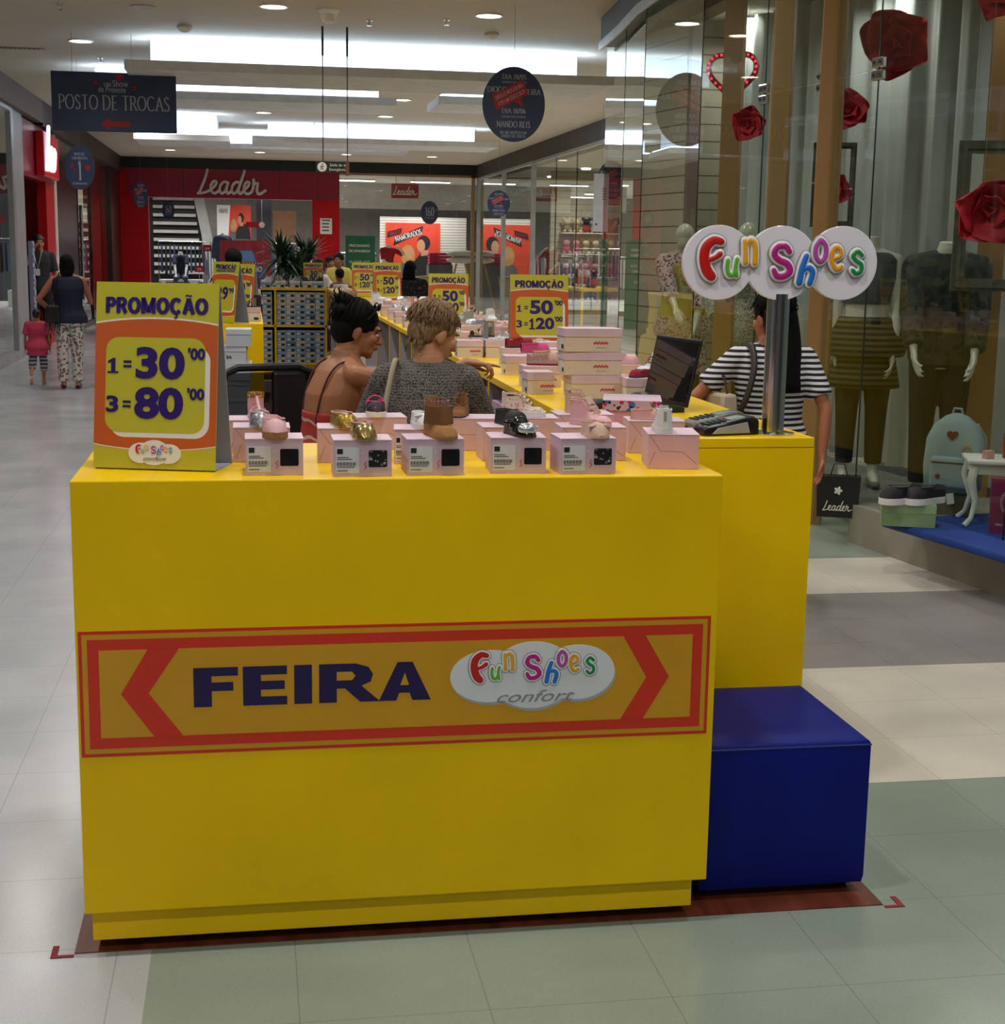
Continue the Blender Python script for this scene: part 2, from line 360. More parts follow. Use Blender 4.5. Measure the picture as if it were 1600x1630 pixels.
HVY = {
 'P': (.74, [[(.14, 0), (.14, 1)], [(.14, .91)]+arc(.36, .70, .23, .21, 90, -90)+[(.14, .49)]]),
 'R': (.80, [[(.14, 0), (.14, 1)], [(.14, .91)]+arc(.36, .70, .23, .21, 90, -90)+[(.14, .49)], [(.38, .5), (.44, .42), (.66, 0)]]),
 'O': (.92, [arc(.44, .5, .32, .42, 90, 450, 26)]),
 'M': (1.06, [[(.14, 0), (.14, 1)], [(.14, .98), (.50, .08)], [(.50, .08), (.86, .98)], [(.86, 1), (.86, 0)]]),
 'Ç': (.88, [arc(.44, .5, .32, .42, 40, 320, 22), [(.46, .02), (.46, -.1), (.52, -.17), (.42, -.24), (.32, -.22)]]),
 'Ã': (.88, [[(.42, .98), (.12, 0)], [(.42, .98), (.74, 0)], [(.22, .28), (.64, .28)], [(.20, 1.12), (.32, 1.20), (.48, 1.12), (.62, 1.19)]])}
def heavy(s, h, mat, parent, cx, cz, y, w, name='lettering'):
    adv = sum(HVY[c][0] for c in s); kx = w/(adv*h); mb = MB(); x = -adv/2
    for c in s:
        a, sts = HVY[c]
        for j, st in enumerate(sts):
            sm = (c == 'Ç' and j == 1) or (c == 'Ã' and j > 1); ribbon([(x+p[0], p[1]-.5) for p in st], .13 if sm else .29, mb, 0, 0, h, thin=.10 if sm else .21)
        x += a
    mb.v = [Vector((v.x*kx+cx, y, v.z+cz)) for v in mb.v]
    return mb.build(name, mat, parent)
# brush script strokes: Leader
LEAD = [[(.62, 1.55), (.42, .9), (.1, .12), (.25, .05), (.62, .16), (.85, .3)], [(.1, .12), (-.02, .02)],
 [(.85, .3), (1.12, .55), (1.2, .78), (1.02, .82), (.84, .5), (.9, .16), (1.12, .05), (1.4, .25)],
 [(1.95, .72), (1.74, .82), (1.5, .6), (1.42, .25), (1.55, .05), (1.78, .22), (1.98, .75)], [(1.98, .75), (1.86, .25), (1.98, .05), (2.2, .25)],
 [(2.75, .72), (2.55, .82), (2.3, .6), (2.22, .25), (2.34, .05), (2.58, .22), (2.82, .8), (3.08, 1.55)], [(2.82, .8), (2.66, .25), (2.8, .05), (3.02, .28)],
 [(3.02, .28), (3.3, .55), (3.38, .78), (3.2, .82), (3.04, .5), (3.08, .16), (3.3, .05), (3.56, .2)],
 [(3.56, .2), (3.66, .55), (3.68, .98)], [(3.68, .98), (3.74, .76), (3.96, .74)], [(3.96, .74), (3.90, .28), (4.04, .05), (4.45, .28)]]
def script(parent, W, cx, cz, y, mat, wd=.16, dep=.01, flip=1):
    s = W/4.5; mb = MB()
    for st in LEAD: stroke(mb, st, wd, y, dep, cx-W/2, cz-.75*s, s)
    return mb.build('script_lettering', mat, parent, smooth=True)
# ------------------------------------------------------------------ shared surfaces
YEL = M('yellow laminate', 'f2c800', .34, spec=.22, var=.04, vs=3)
CEIL = M('ceiling plaster', 'c2baaa', .85, var=.03, vs=.8)
WHITE = M('white paint', 'e8e8e6', .5)
BLACK = M('black plastic', '121215', .4)
DARKBAND = M('black fascia', '17191a', .45)
ALU = M('aluminium', 'b9bcc0', .35, .8)
STEEL = M('polished steel', 'd6d6da', .16, 1, var=.02)
GREYW = M('warm grey paint', '9a9488', .7)
GLASS = glassmat('shop glass', (.96, .985, .97), 1.5)
GLASSD = glassmat('tinted shop glass', (.87, .91, .88), .85)
def floor_mat():
    m = bpy.data.materials.new('floor tiles'); m.use_nodes = True; t = NT(m); b = t.n['Principled BSDF']
    tc = t.a('ShaderNodeTexCoord'); sp = t.a('ShaderNodeSeparateXYZ'); t.l(tc, 'Object', sp, 0)
    mr = t.a('ShaderNodeMath', operation='DIVIDE'); mr.inputs[1].default_value = 20; t.l(sp, 'Y', mr, 0)
    r = t.a('ShaderNodeValToRGB'); cr = r.color_ramp; cr.interpolation = 'CONSTANT'
    gr, be, gy = lin('93a094'), lin('e0d9ce'), lin('9b9796')
    stops = [(0, gr), (4.37, be), (5.645, gy), (6.99, be), (7.87, gr), (9.6, be), (10.9, gy), (12.2, be), (13.1, gr), (14.9, be), (16.2, gy), (17.5, be)]
    cr.elements[0].position = 0; cr.elements[0].color = (*gr, 1); cr.elements[1].position = stops[1][0]/20; cr.elements[1].color = (*be, 1)
    for y, c in stops[2:]: e = cr.elements.new(y/20); e.color = (*c, 1)
    t.l(mr, 0, r, 0)
    lt = t.a('ShaderNodeMath', operation='LESS_THAN'); lt.inputs[1].default_value = -.262; t.l(sp, 'X', lt, 0)
    mx = t.a('ShaderNodeMix', data_type='RGBA'); t.l(lt, 0, mx, 0); t.l(r, 0, mx, 6); mx.inputs[7].default_value = (*lin('b8babe'), 1)
    prev = mx
    # speckle
    n = t.a('ShaderNodeTexNoise', iScale=260.0, iDetail=1.0); t.l(tc, 'Object', n, 'Vector')
    lt2 = t.a('ShaderNodeMath', operation='LESS_THAN'); lt2.inputs[1].default_value = .335; t.l(n, 0, lt2, 0)
    m2 = t.a('ShaderNodeMix', data_type='RGBA', blend_type='MULTIPLY'); t.l(lt2, 0, m2, 0); t.l(prev, 2, m2, 6); m2.inputs[7].default_value = (.72, .69, .66, 1)
    n3 = t.a('ShaderNodeTexNoise', iScale=1.7, iDetail=5.0); t.l(tc, 'Object', n3, 'Vector')
    r3 = t.a('ShaderNodeValToRGB'); r3.color_ramp.elements[0].position = .35; r3.color_ramp.elements[1].position = .65
    r3.color_ramp.elements[0].color = (.86, .87, .88, 1); r3.color_ramp.elements[1].color = (1, 1, 1, 1); t.l(n3, 0, r3, 0)
    m3 = t.a('ShaderNodeMix', data_type='RGBA', blend_type='MULTIPLY'); m3.inputs[0].default_value = 1; t.l(m2, 2, m3, 6); t.l(r3, 0, m3, 7)
    prev = m3
    for ax, o0 in (('X', 2.2299-.4292*20), ('Y', 4.37-.4292*40)):
        su = t.a('ShaderNodeMath', operation='SUBTRACT'); su.inputs[1].default_value = o0; t.l(sp, ax, su, 0)
        dv = t.a('ShaderNodeMath', operation='DIVIDE'); dv.inputs[1].default_value = .4292; t.l(su, 0, dv, 0)
        fr = t.a('ShaderNodeMath', operation='FRACT'); t.l(dv, 0, fr, 0)
        l2 = t.a('ShaderNodeMath', operation='LESS_THAN'); l2.inputs[1].default_value = .007; t.l(fr, 0, l2, 0)
        mm = t.a('ShaderNodeMix', data_type='RGBA', blend_type='MULTIPLY'); t.l(l2, 0, mm, 0); t.l(prev, 2, mm, 6); mm.inputs[7].default_value = (.72, .72, .72, 1); prev = mm
    t.l(prev, 2, b, 'Base Color')
    r4 = t.a('ShaderNodeMapRange'); r4.inputs['To Min'].default_value = .12; r4.inputs['To Max'].default_value = .3; t.l(n3, 0, r4, 0); t.l(r4, 0, b, 'Roughness')
    b.inputs['Specular IOR Level'].default_value = .6
    return m
def sbox(name, mat, *b, bevel=0): return struct(MB().box(*b).build(name, mat, bevel=bevel))
sbox('floor', floor_mat(), -9, 12, -7, 58, -.1, 0)
sbox('ceiling', CEIL, -3.6, 6.3, -7, 41.5, 4.02, 4.12)

sbox('wall_rear', M('grey rear wall', '8d8a86', .8), -9, 12, -7.1, -7, 0, 4.1)
# ------------------------------------------------------------------ ceiling: downlights, coves, fittings
EMW = M('lamp disc', 'fff6e8', emit=14, var=0)
TRIM = M('lamp trim', 'f0eee8', .4)
def downlight(x, y, z=4.02, label='', w=DOWN_W, r=.125, lit=True):
    t = thing('downlight', label, 'ceiling light', (x, y, z), group='round downlights set in the corridor ceiling')
    MB().lathe([(r+.02, -.001), (r+.02, -.012), (r, -.014), (r-.005, -.002)], 24).build('trim_ring', TRIM, t, smooth=True)
    MB().lathe([(.001, -.0045), (r-.004, -.0045), (r-.004, -.0035), (.001, -.0035)], 24).build('diffuser', EMW, t)
    if lit: l = lamp('downlight_lamp', (0, 0, -.03), w, .22); l.parent = t
    return t
XW = {-1.9: 'left', .25: 'second', 2.37: 'third', 4.5: 'right'}
YW = [(37.8, 'farthest row by the black band'), (31.8, 'row before the farthest'), (26.85, 'row just beyond the middle coves'), (23.85, 'row between the near and far coves'),
      (21.1, 'row behind the nearest cove'), (18.3, 'row level with the nearest cove'), (15.2, 'row in front of the nearest cove'), (12.2, 'row in front of the round hanging sign'), (9.2, 'row above the middle of the long counter'), (6.2, 'row above the two women'), (3.2, 'row above the front counter'), (.2, 'row above the viewer'), (-3, 'row behind the viewer')]
for y, yw in YW:
    for x, xw in XW.items():
        if x > 4 and y < 16: continue
        if (y, x) in ((21.1, .25), (21.1, 2.37), (18.3, .25), (18.3, 2.37), (18.3, 4.5), (31.8, -1.9), (31.8, .25), (31.8, 2.37)): continue
        downlight(x, y, label='%s column ceiling downlight, %s' % (xw, yw) if yw else 'round ceiling downlight above the kiosk end of the corridor', w=DOWN_W*(1.0 if y > 0 else .8))
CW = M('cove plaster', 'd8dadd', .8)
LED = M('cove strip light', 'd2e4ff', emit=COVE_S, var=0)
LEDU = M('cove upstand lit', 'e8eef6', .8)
def cove(x0, x1, y0, y1, zb, th, ledge, label, left=True, strip=1.0, bk=None):
    bk = bk or ledge
    """floating plaster slab with a cold white strip along its ledge, narrower upstand to the ceiling"""
    t = thing('ceiling_cove', label, 'ceiling cove', ((x0+x1)/2, (y0+y1)/2, 4.02), group='floating light coves under the ceiling')
    cx, cy = (x0+x1)/2, (y0+y1)/2; a, b = x0-cx, x1-cx; c, d = y0-cy, y1-cy; zt = zb+th
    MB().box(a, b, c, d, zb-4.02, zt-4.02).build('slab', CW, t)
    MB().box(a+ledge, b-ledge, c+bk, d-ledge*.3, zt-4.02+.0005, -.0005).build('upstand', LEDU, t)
    m = MB(); y = c+bk-.12
    m.box(a+.05, b-.05, y, y+.05, zt-4.02, zt-4.02+.03).box(a+.05, a+.1, y+.05, d-.1, zt-4.02, zt-4.02+.03).box(b-.1, b-.05, y+.05, d-.1, zt-4.02, zt-4.02+.03)
    m.build('light_strip', LED, t)
    l = lamp('cove_lamp', (0, c+bk-.16, zt-4.02+.05), 34*(x1-x0)/5*strip, x1-x0-.3, (.66, .82, 1.0), rot=(radians(176), 0, 0), spread=170, sy=.06); l.parent = t
    return t
cove(-1.32, 4.1, 17.0, 18.45, 3.58, .10, .22, bk=1.0, label= 'widest glowing ceiling cove, nearest of the corridor')
cove(-2.2, 1.95, 20.4, 21.8, 3.60, .10, .20, bk=.5, label= 'long light cove just behind the widest one, left half')
cove(2.45, 3.75, 19.9, 21.2, 3.60, .10, .22, 'short box shaped cove right of centre behind the widest one')
cove(-2.0, -.35, 27.4, 29.2, 3.55, .10, .22, 'small cove partly hidden behind the hanging exchange sign')
cove(.05, 4.6, 28.2, 29.6, 3.62, .10, .3, bk=1.0, label= 'long glowing cove of the far group')
cove(-.9, 3.2, 31.0, 32.0, 3.66, .10, .2, 'thin farthest light cove above the emergency exit sign')
def fitting(px, py, kind, label):
    p = atz(px, py, 4.02)
    if kind == 'smoke':
        t = thing('smoke_detector', label, 'smoke detector', p)
        MB().lathe([(.075, 0), (.085, -.03), (.06, -.055), (.03, -.075), (.001, -.078)], 20).build('housing', WHITE, t, smooth=True)
        MB().lathe([(.062, -.04), (.064, -.05), (.05, -.056), (.04, -.05)], 20).build('sensing_slot', BLACK, t)
    elif kind == 'speaker':
        t = thing('dome_camera', label, 'dome camera', p)
        MB().lathe([(.11, 0), (.11, -.02), (.075, -.05), (.065, -.12), (.03, -.14), (.001, -.142)], 20).build('housing', WHITE, t, smooth=True)
    else:
        t = thing('sprinkler', label, 'sprinkler', p)
        MB().lathe([(.035, 0), (.035, -.008), (.012, -.012), (.010, -.05), (.001, -.052)], 12).build('stem', STEEL, t, smooth=True)
        MB().lathe([(.001, -.05), (.028, -.052), (.028, -.056), (.001, -.057)], 12).build('deflector', STEEL, t)
fitting(294, 40, 'smoke', 'boxy white smoke detector left of the large hanging downlights')
fitting(783, 52, 'smoke', 'flat white smoke detector below the right near downlight')
fitting(523, 14, 'speaker', 'cup shaped white ceiling fitting above the exit sign rods')
fitting(330, 150, 'smoke', 'small smoke detector between the coves at left')
for px, py, lb in ((588, 32, 'right of the exit sign rods'), (711, 31, 'near the right near downlight'), (95, 6, 'at the upper left corner'), (160, 92, 'beside the left downlight string'), (500, 195, 'between near and far coves'), (757, 205, 'near the round hanging sign')):
    fitting(px, py, 'sprinkler', 'small metal sprinkler head '+lb)
t = thing('air_vent', 'slotted ceiling air vent at the upper left edge', 'air vent', atz(30, 76, 4.02))
MB().box(-.55, .3, -.07, .07, -.008, 0).build('frame', GREYW, t)
m = MB()
for k in range(14): m.box(-.5+k*.055, -.47+k*.055, -.05, .05, -.012, -.0085)
m.build('slot', BLACK, t)
t = tag(MB().lathe([(.12, 0), (.12, -.01), (.001, -.012)], 24).build('ceiling_speaker', M('speaker grey', 'a8a196'), loc=atz(228, 10, 4.02), smooth=True), 'flat round ceiling speaker cover at upper left', 'ceiling speaker')

# ------------------------------------------------------------------ left side of the corridor
XL = -3.45
MAR = M('dark brown marble', '2a1f1c', .25, var=.4, vs=3)
BRF = M('brown grey fascia', '655a54', .6)
RED = M('red panel', 'b20010', .45, spec=.25, var=.04)
REDD = M('deep red panel', '8a0d2e', .3, var=.04)
sbox('trim_left', BRF, XL-.25, XL+.12, -7, 25.9, 3.66, 4.02)
sbox('trim_left_far', M('dark maroon fascia', '2c1f1e', .5), XL-.25, XL+.12, 25.9, 41.1, 3.62, 4.02)
sbox('wall_left_pillar', M('grey metal panel', '9b9da3', .4, .3), XL-.2, XL+.02, 23.25, 24.25, 0, 3.66)
sbox('wall_left_inner', M('pale shop wall', 'a9b0ae', .8), -7.6, -7.5, -7, 24.1, 0, 3.6)
sbox('ceiling_left', M('shop ceiling', 'b5b2aa', .9), -9, XL-.26, -7, 41.1, 3.6, 3.7)
struct(MB().box(XL-.02, XL, 4, 23.0, .14, 3.62).build('window_1', GLASS))
m = MB().box(XL-.05, XL+.04, 23.0, 23.25, 0, 3.66).box(XL-.05, XL+.04, 4, 23.0, 0, .14).box(XL-.05, XL+.04, 4, 23.0, 3.6, 3.66)
for y in (19.2, 14.5, 9.8): m.box(XL-.05, XL+.04, y, y+.07, .14, 3.6)
struct(m.build('window_1_frame', ALU))
for k, (y, h) in enumerate(((22.2, 1.5), (20.6, 1.2), (18.9, 1.6))):
    t = thing('display_shelf', ['white display shelf with folded goods nearest the metal post', 'low white display shelf behind the left shop window', 'tall white display shelf at the left picture edge'][k], 'display shelf', (XL-2.2, y, 0))
    m = MB()
    for z in (.1, .5, .9, h-.02): m.box(-.5, .5, -.5, .5, z, z+.03)
    m.build('shelf', WHITE, t); MB().box(-.52, -.5, -.5, .5, 0, h).box(.5, .52, -.5, .5, 0, h).build('side_panel', WHITE, t)
    m = MB()
    for z in (.13, .53, .93):
        for q in range(4): m.box(-.4, .4, -.45+q*.24, -.27+q*.24, z, z+.1+.05*random.random())
    m.build('folded_clothes', M('grey folded cloth', '6f7680', .9), t)
# red shop
sbox('wall_left_red', RED, XL-.15, XL, 26.9, 28.0, 0, 3.62)
sbox('wall_left_header', REDD, XL-.15, XL+.01, 24.25, 28.0, 2.75, 3.62)
sbox('trim_left_white', M('peach wall', 'c79a76', .8), XL-3, XL-2.9, 25, 31, 0, 3.6)
sbox('wall_left_side', M('red side wall', 'b01018', .5), XL-3, XL-.15, 28.6, 28.7, 0, 3.6)
sbox('trim_left_edge', WHITE, XL-.05, XL+.03, 28.0, 28.12, 0, 3.62)
t = thing('shop_sign_box', 'red projecting sign box with glowing white script above the doorway', 'shop sign', (XL+.02, 26.4, 3.16))
MB().box(0, .14, -.8, 1.1, -.36, .36).build('box', M('bright red enamel', 'd01020', .3), t, bevel=.02)
GLO = M('glowing white letters', 'f4eaff', emit=3.5, var=0)
m = MB()
for st in LEAD[:4]: stroke(m, st, .16, 0, .03, -.5, -.2, .36)
o = m.build('script_lettering', GLO, t, smooth=True); o.rotation_euler = (0, 0, pi/2); o.location = (.16, .1, 0); o.scale = (1.5, 1, 1.25)
t = thing('pennant_display', 'tall narrow glass display of small goods beside the red doorway', 'display', (XL+.05, 24.6, 0))
MB().box(-.04, .02, -.12, .12, 0, 1.75).build('cabinet', M('pale blue display', '8a93a8', .4), t); m = MB()
for z in range(9): m.box(.021, .03, -.1, .1, .15+z*.18, .27+z*.18)
m.build('goods', blobs('mixed goods', '7d7fa0', ['c0306a', 'd8d8d8', '3a4aa0'], 14, .35), t)
# dark columns and the red window
sbox('wall_left_marble', MAR, XL-.2, XL+.02, 28.12, 31.4, 0, 3.62)
sbox('wall_left_marble_far', M('black marble', '141011', .3), XL-.2, XL+.06, 38.4, 41.1, 0, 3.62)
sbox('wall_left_red_back', M('dark red backdrop', '7a1018', .5), XL-1.6, XL-1.5, 31, 38.6, 0, 3.6)
sbox('wall_left_red_side', M('dark red backdrop'), XL-1.6, XL-.2, 38.3, 38.4, 0, 3.6)
struct(MB().box(XL-.02, XL, 31.4, 38.4, .1, 3.5).build('window_2', GLASSD))
struct(MB().box(XL-.05, XL+.03, 31.4, 31.5, 0, 3.6).box(XL-.05, XL+.03, 34.0, 34.08, 0, 3.6).box(XL-.05, XL+.03, 31.4, 38.4, 0, .1).build('window_2_frame', MAR))
t = thing('chandelier', 'white ribbed glass chandelier behind the dark red window', 'chandelier', (XL-.6, 35.8, 3.6))
MB().tube([(0, 0, 0), (0, 0, -.3)], .015).build('cord', BLACK, t)
FR = M('frosted glass tubes', 'f3e6d2', .5, emit=.5)
for k, (x, z, h) in enumerate(((0, -.3, .45), (.2, -.62, .62), (-.2, -.62, .62), (0, -.72, .75), (.3, -1.05, .3), (-.12, -1.2, .3), (.12, -.9, .4))):
    MB().lathe([(.02, z-h), (.11, z-h), (.11, z), (.02, z)], 10, (x*.7, x, 0)).build('shade', FR, t, smooth=True)
for y, h in ((31.75, 3.0),):
    t = thing('vertical_banner', 'narrow dark vertical banner with white script by the red window', 'banner', (XL+.03, 31.6, 0))
    MB().box(0, .03, -.02, .32, .6, 2.5).build('panel', M('charcoal', '222024', .6), t); m = MB()
    for k in range(6): stroke(m, [(0, .0), (.1, .25), (.2, .0), (.12, -.1), (.05, .05)], .06, 0, .01, .04, .8+k*.28, 1)
    o = m.build('script_lettering', M('dull white', 'b8b0ae'), t); o.rotation_euler = (0, 0, pi/2); o.location = (.035, 0, 0)

# ------------------------------------------------------------------ far end: red portal and glass shopfront
YE = 41.2
sbox('trim_end', DARKBAND, -3.6, 6.3, YE-.12, YE+.1, 3.74, 4.02)
struct(MB().box(-3.45, -2.667, YE-.1, YE+.3, 0, 3.74).box(1.655, 2.385, YE-.1, YE+.3, 0, 3.74).build('wall_end_red', RED))
struct(MB().box(-3.2, 2.385, YE-.11, YE+.3, 2.99, 3.74).build('wall_end_lintel', REDD))
m = MB()
for x in (-1.75, .78, 1.8): m.box(x, x+.015, YE-.113, YE-.11, 2.99, 3.74)
for z in (2.99, 2.0, 1.0): m.box(1.655, 2.385, YE-.104, YE-.1, z, z+.012); m.box(-3.39, -2.667, YE-.104, YE-.1, z, z+.012)
struct(m.build('trim_end_seams', M('seam dark red', '4c0710')))
struct(MB().box(2.385, 6.17, YE, YE+.02, .1, 3.74).build('window_3', GLASS))
struct(MB().box(2.385, 6.17, YE-.03, YE+.04, 0, .12).box(6.0, 6.1, YE-.03, YE+.04, 0, 3.74).box(2.385, 6.17, YE-.03, YE+.04, 3.68, 3.74).build('window_3_frame', M('brass frame', 'a58a6a', .4, .5)))
t = thing('shop_logo', 'silver script shop name on the red lintel of the far entrance', 'shop sign', (-.45, YE-.115, 3.4))
script(t, 1.78, -.02, 0, -.03, M('brushed silver', 'cfc6c6', .4, .3), .2, .03)
sbox('ceiling_end', M('shop ceiling light', 'b9b4a8', .9), -8, 10.5, YE+.3, 57, 3.72, 3.82)
sbox('wall_end_back', M('shop back wall', '57524c', .8), -8, 10.5, 56, 56.2, 0, 3.8)
sbox('wall_end_left', M('shop side wall', '4a4642', .8), -8.2, -8, YE, 57, 0, 3.8)
sbox('wall_end_right', M('shop side wall'), 10.5, 10.7, YE, 57, 0, 3.8)
sbox('wall_end_upper', M('grey upper wall', '6e675e', .8), -6, -.1, 49, 49.2, 1.5, 3.72)
TUBE = M('fluorescent tube', 'f2f6ff', emit=9, var=0)
def strip(x, y, z, L, label, rz=0, grp='fluorescent strips in the far shop', w=20):
    t = thing('strip_light', label, 'strip light', (x, y, z), rz, grp)
    MB().box(-L/2, L/2, -.09, .09, 0, .05).build('housing', WHITE, t)
    MB().box(-L/2+.03, L/2-.03, -.06, .06, -.02, -.001).build('tube', TUBE, t)
    l = lamp('strip_lamp', (0, 0, -.05), w, L, (.95, .97, 1), sy=.1); l.parent = t
n = 0
for y in (44, 47, 50, 53):
    for x in (-4.6, -2.2, .6, 3.0, 5.2):
        strip(x, y, 3.67, 1.2, 'fluorescent strip in the far shop, row %s inward, number %s from the left' % (['one', 'two', 'three', 'four'][(y-44)//3], ['one', 'two', 'three', 'four', 'five'][n % 5]), w=75); n += 1
# ------------------------------------------------------------------ far right wall
XR = 6.17
sbox('trim_right', M('dark grey fascia', '35342f', .5), XR-.05, XR+.3, 15.1, YE-.1, 3.68, 4.02)
struct(MB().box(XR, XR+.02, 15.1, YE, .12, 3.66).build('window_4', GLASS))
m = MB().box(XR-.03, XR+.05, 15.1, YE, 0, .12).box(XR-.03, XR+.04, 15.1, YE, 3.62, 3.68)
for y in (40.9, 36.75, 32.8): m.box(XR-.05, XR+.05, y, y+.12, 0, 3.68)
struct(m.build('window_4_frame', ALU))
m = MB()
for y in (30.4, 28.4, 26, 23, 20, 17.5): m.box(XR-.002, XR+.022, y, y+.012, .12, 3.62)
struct(m.build('window_4_joints', BLACK))
SLAT = bands('cream slatwall', '5c5548', 'b9b29e', 'Z', 1/.15, .07, .6)
SLATF = bands('white slatwall', '77706a', 'd6cec2', 'Z', 1/.08, .2, .6)
sbox('wall_right_far', SLAT, 9.3, 9.4, 15.1, YE, 0, 3.62)
sbox('ceiling_right', M('shop ceiling'), XR+.3, 9.6, 15.1, YE, 3.62, 3.72)
sbox('wall_right_cross', SLAT, 7.1, 9.3, 35.5, 35.6, 0, 3.62)
for y in (18, 22, 26, 30, 34, 38):
    l = lamp('shop_lamp', (7.6, y, 3.58), SHOP_W*1.1, .3, (1, .95, .86))
    tag(MB().lathe([(.001, 0), (.11, 0), (.11, .03), (.001, .03)], 20).build('downlight', EMW, loc=(7.6, y, 3.59)), 'round downlight inside the right hand shop, %s from the near end' % ['first', 'second', 'third', 'fourth', 'fifth', 'sixth'][(y-18)//4], 'ceiling light', 'downlights inside the right hand shop')
# ------------------------------------------------------------------ near curved shopfront on the right
FAC = [(3.555, 15.06), (3.46, 13.9), (3.33, 12.7), (3.29, 10.9), (3.42, 9.86), (3.52, 9.1), (3.58, 8.36), (3.79, 6.94), (4.12, 4.4), (4.5, 1.4)]
def offs(P, d):
    out = []
    for i, p in enumerate(P):
        a = P[max(i-1, 0)]; b = P[min(i+1, len(P)-1)]; t = Vector((b[0]-a[0], b[1]-a[1])).normalized(); out.append((p[0]-t.y*d, p[1]+t.x*d))
    return out
def strip_wall(name, P, d0, d1, z0, z1, mat):
    A, B = offs(P, d0), offs(P, d1); m = MB()
    for i in range(len(P)-1): m.hexa([(*A[i], z0), (*B[i], z0), (*B[i+1], z0), (*A[i+1], z0), (*A[i], z1), (*B[i], z1), (*B[i+1], z1), (*A[i+1], z1)])
    return struct(m.build(name, mat))
strip_wall('trim_right_near', FAC, -.07, .2, 3.74, 4.02, M('dark grey fascia'))
strip_wall('trim_right_rail', FAC, -.09, -.07, 3.70, 3.78, ALU)
# side return of the bay
sbox('wall_right_return', M('return wall', '7b776c', .8), 3.75, XR+.3, 15.0, 15.1, 3.6, 4.02)
for i in range(len(FAC)-1):
    a, b = Vector((*FAC[i], 0)), Vector((*FAC[i+1], 0)); t = (b-a).normalized(); nrm = Vector((-t.y, t.x, 0)); g = .004
    zb = .24 if FAC[i][1] < 8.4 else .02
    A, B = a+t*g, b-t*g; m = MB()
    zs = [(zb, 2.766), (2.774, 3.74)] if i in (4, 5) else [(zb, 3.74)]
    for z0, z1 in zs:
        m.hexa([(*(A+nrm*k).xy, z0) for k in (0,)]+[(*(A+nrm*.012).xy, z0), (*(B+nrm*.012).xy, z0), (*B.xy, z0), (*A.xy, z1), (*(A+nrm*.012).xy, z1), (*(B+nrm*.012).xy, z1), (*B.xy, z1)])
    struct(m.build('window_%d' % (5+i), GLASS if i < 3 else GLASSD))
    if 0 < i: struct(MB().box(a.x-.003, a.x+.003, a.y-.004, a.y+.004, .02, 3.74).build('trim_joint', M('glass edge', '16221d', .3)))
for i, zz in ((4, 2.77), (5, 2.77), (6, 2.77)):
    a = FAC[i]; t = thing('glass_clamp', ['chrome glass clamp nearest the wooden post, top left of the glass door', 'small chrome clamp in the middle of the glass transom', 'chrome glass clamp right end of the glass transom below the big red flower'][i-4], 'glass clamp', (a[0]-.012, a[1]-.012, zz), radians(-80))
    w_ = .055 if i != 5 else .025
    MB().box(-w_, w_, -.012, .02, .006, .065).box(-w_, w_, -.012, .02, -.065, -.006).build('plate', STEEL, t, bevel=.008)
    m = MB()
    for sx in (-1, 1):
        for sz in (-1, 1): m.lathe([(.001, -.004), (.009, -.004), (.009, 0), (.001, 0)], 10, (sx*w_*.5, 0, 0))
    m2 = MB()
    for sx in (-1, 1):
        for sz in (-1, 1): m2.box(sx*w_*.5-.008, sx*w_*.5+.008, -.016, -.012, sz*.035-.008, sz*.035+.008)
    m2.build('screw', M('dark screw', '55555a', .3, .8), t)
strip_wall('baseboard_right', FAC[6:], -.03, .12, 0, .235, M('stone sill', '8f8a80', .55, var=.05, vs=8))
strip_wall('floor_display', FAC[6:], .12, 1.3, .0, .235, M('display floor', '77756f', .6))
strip_wall('floor_display_rear', FAC[1:7], .30, 1.2, .0, .15, M('display floor'))
# inner shop
sbox('ceiling_shop', M('shop ceiling'), 4.0, 9.3, -1, 14.9, 3.74, 3.84)
sbox('wall_right_slat', SLAT, 3.95, 5.1, 13.2, 13.3, 0, 3.74)
sbox('trim_slat_post', M('brown post', '7a6a5e', .6), 3.86, 3.96, 13.1, 13.25, 0, 3.74)
struct(MB().hexa([(3.62, 14.6, 0), (3.86, 13.2, 0), (3.87, 13.22, 0), (3.64, 14.62, 0), (3.62, 14.6, 3.74), (3.86, 13.2, 3.74), (3.87, 13.22, 3.74), (3.64, 14.62, 3.74)]).build('wall_right_angled', SLAT))
sbox('wall_right_back', M('grey shop wall', '8e918d', .8), 6.9, 7.0, -1, 14.9, 0, 3.74)
m = MB(); P = [(4.15, 12.9), (4.62, 11.2), (5.0, 9.2), (5.3, 7.2), (5.7, 4.4), (6.1, 1.0)]
Q = []; ph = 0
for i in range(len(P)-1):
    a, b = Vector(P[i]), Vector(P[i+1]); L = (b-a).length; t = (b-a)/L; nn = Vector((-t.y, t.x)); k = int(L/.02)
    for j in range(k):
        u = j/k; s_ = ph+L*u; q = a+t*(L*u)+nn*(.045*sin(s_*24)+.02*sin(s_*41+1)+.02*sin(s_*9)); Q.append(q)
    ph += L
m.rings([[(q.x, q.y, z) for q in Q] for z in (.16, 2, 3.7)], closed=False, cap=False)
tag(m.build('curtain', M('pale grey curtain', 'aeb4b4', .9, var=.03), smooth='all'), 'pale grey floor length pleated curtain behind the shop window', 'curtain')
WOODP = M('tan wood post', 'a07848', .5, var=.12, vs=3, stretch=(1, 1, .15))
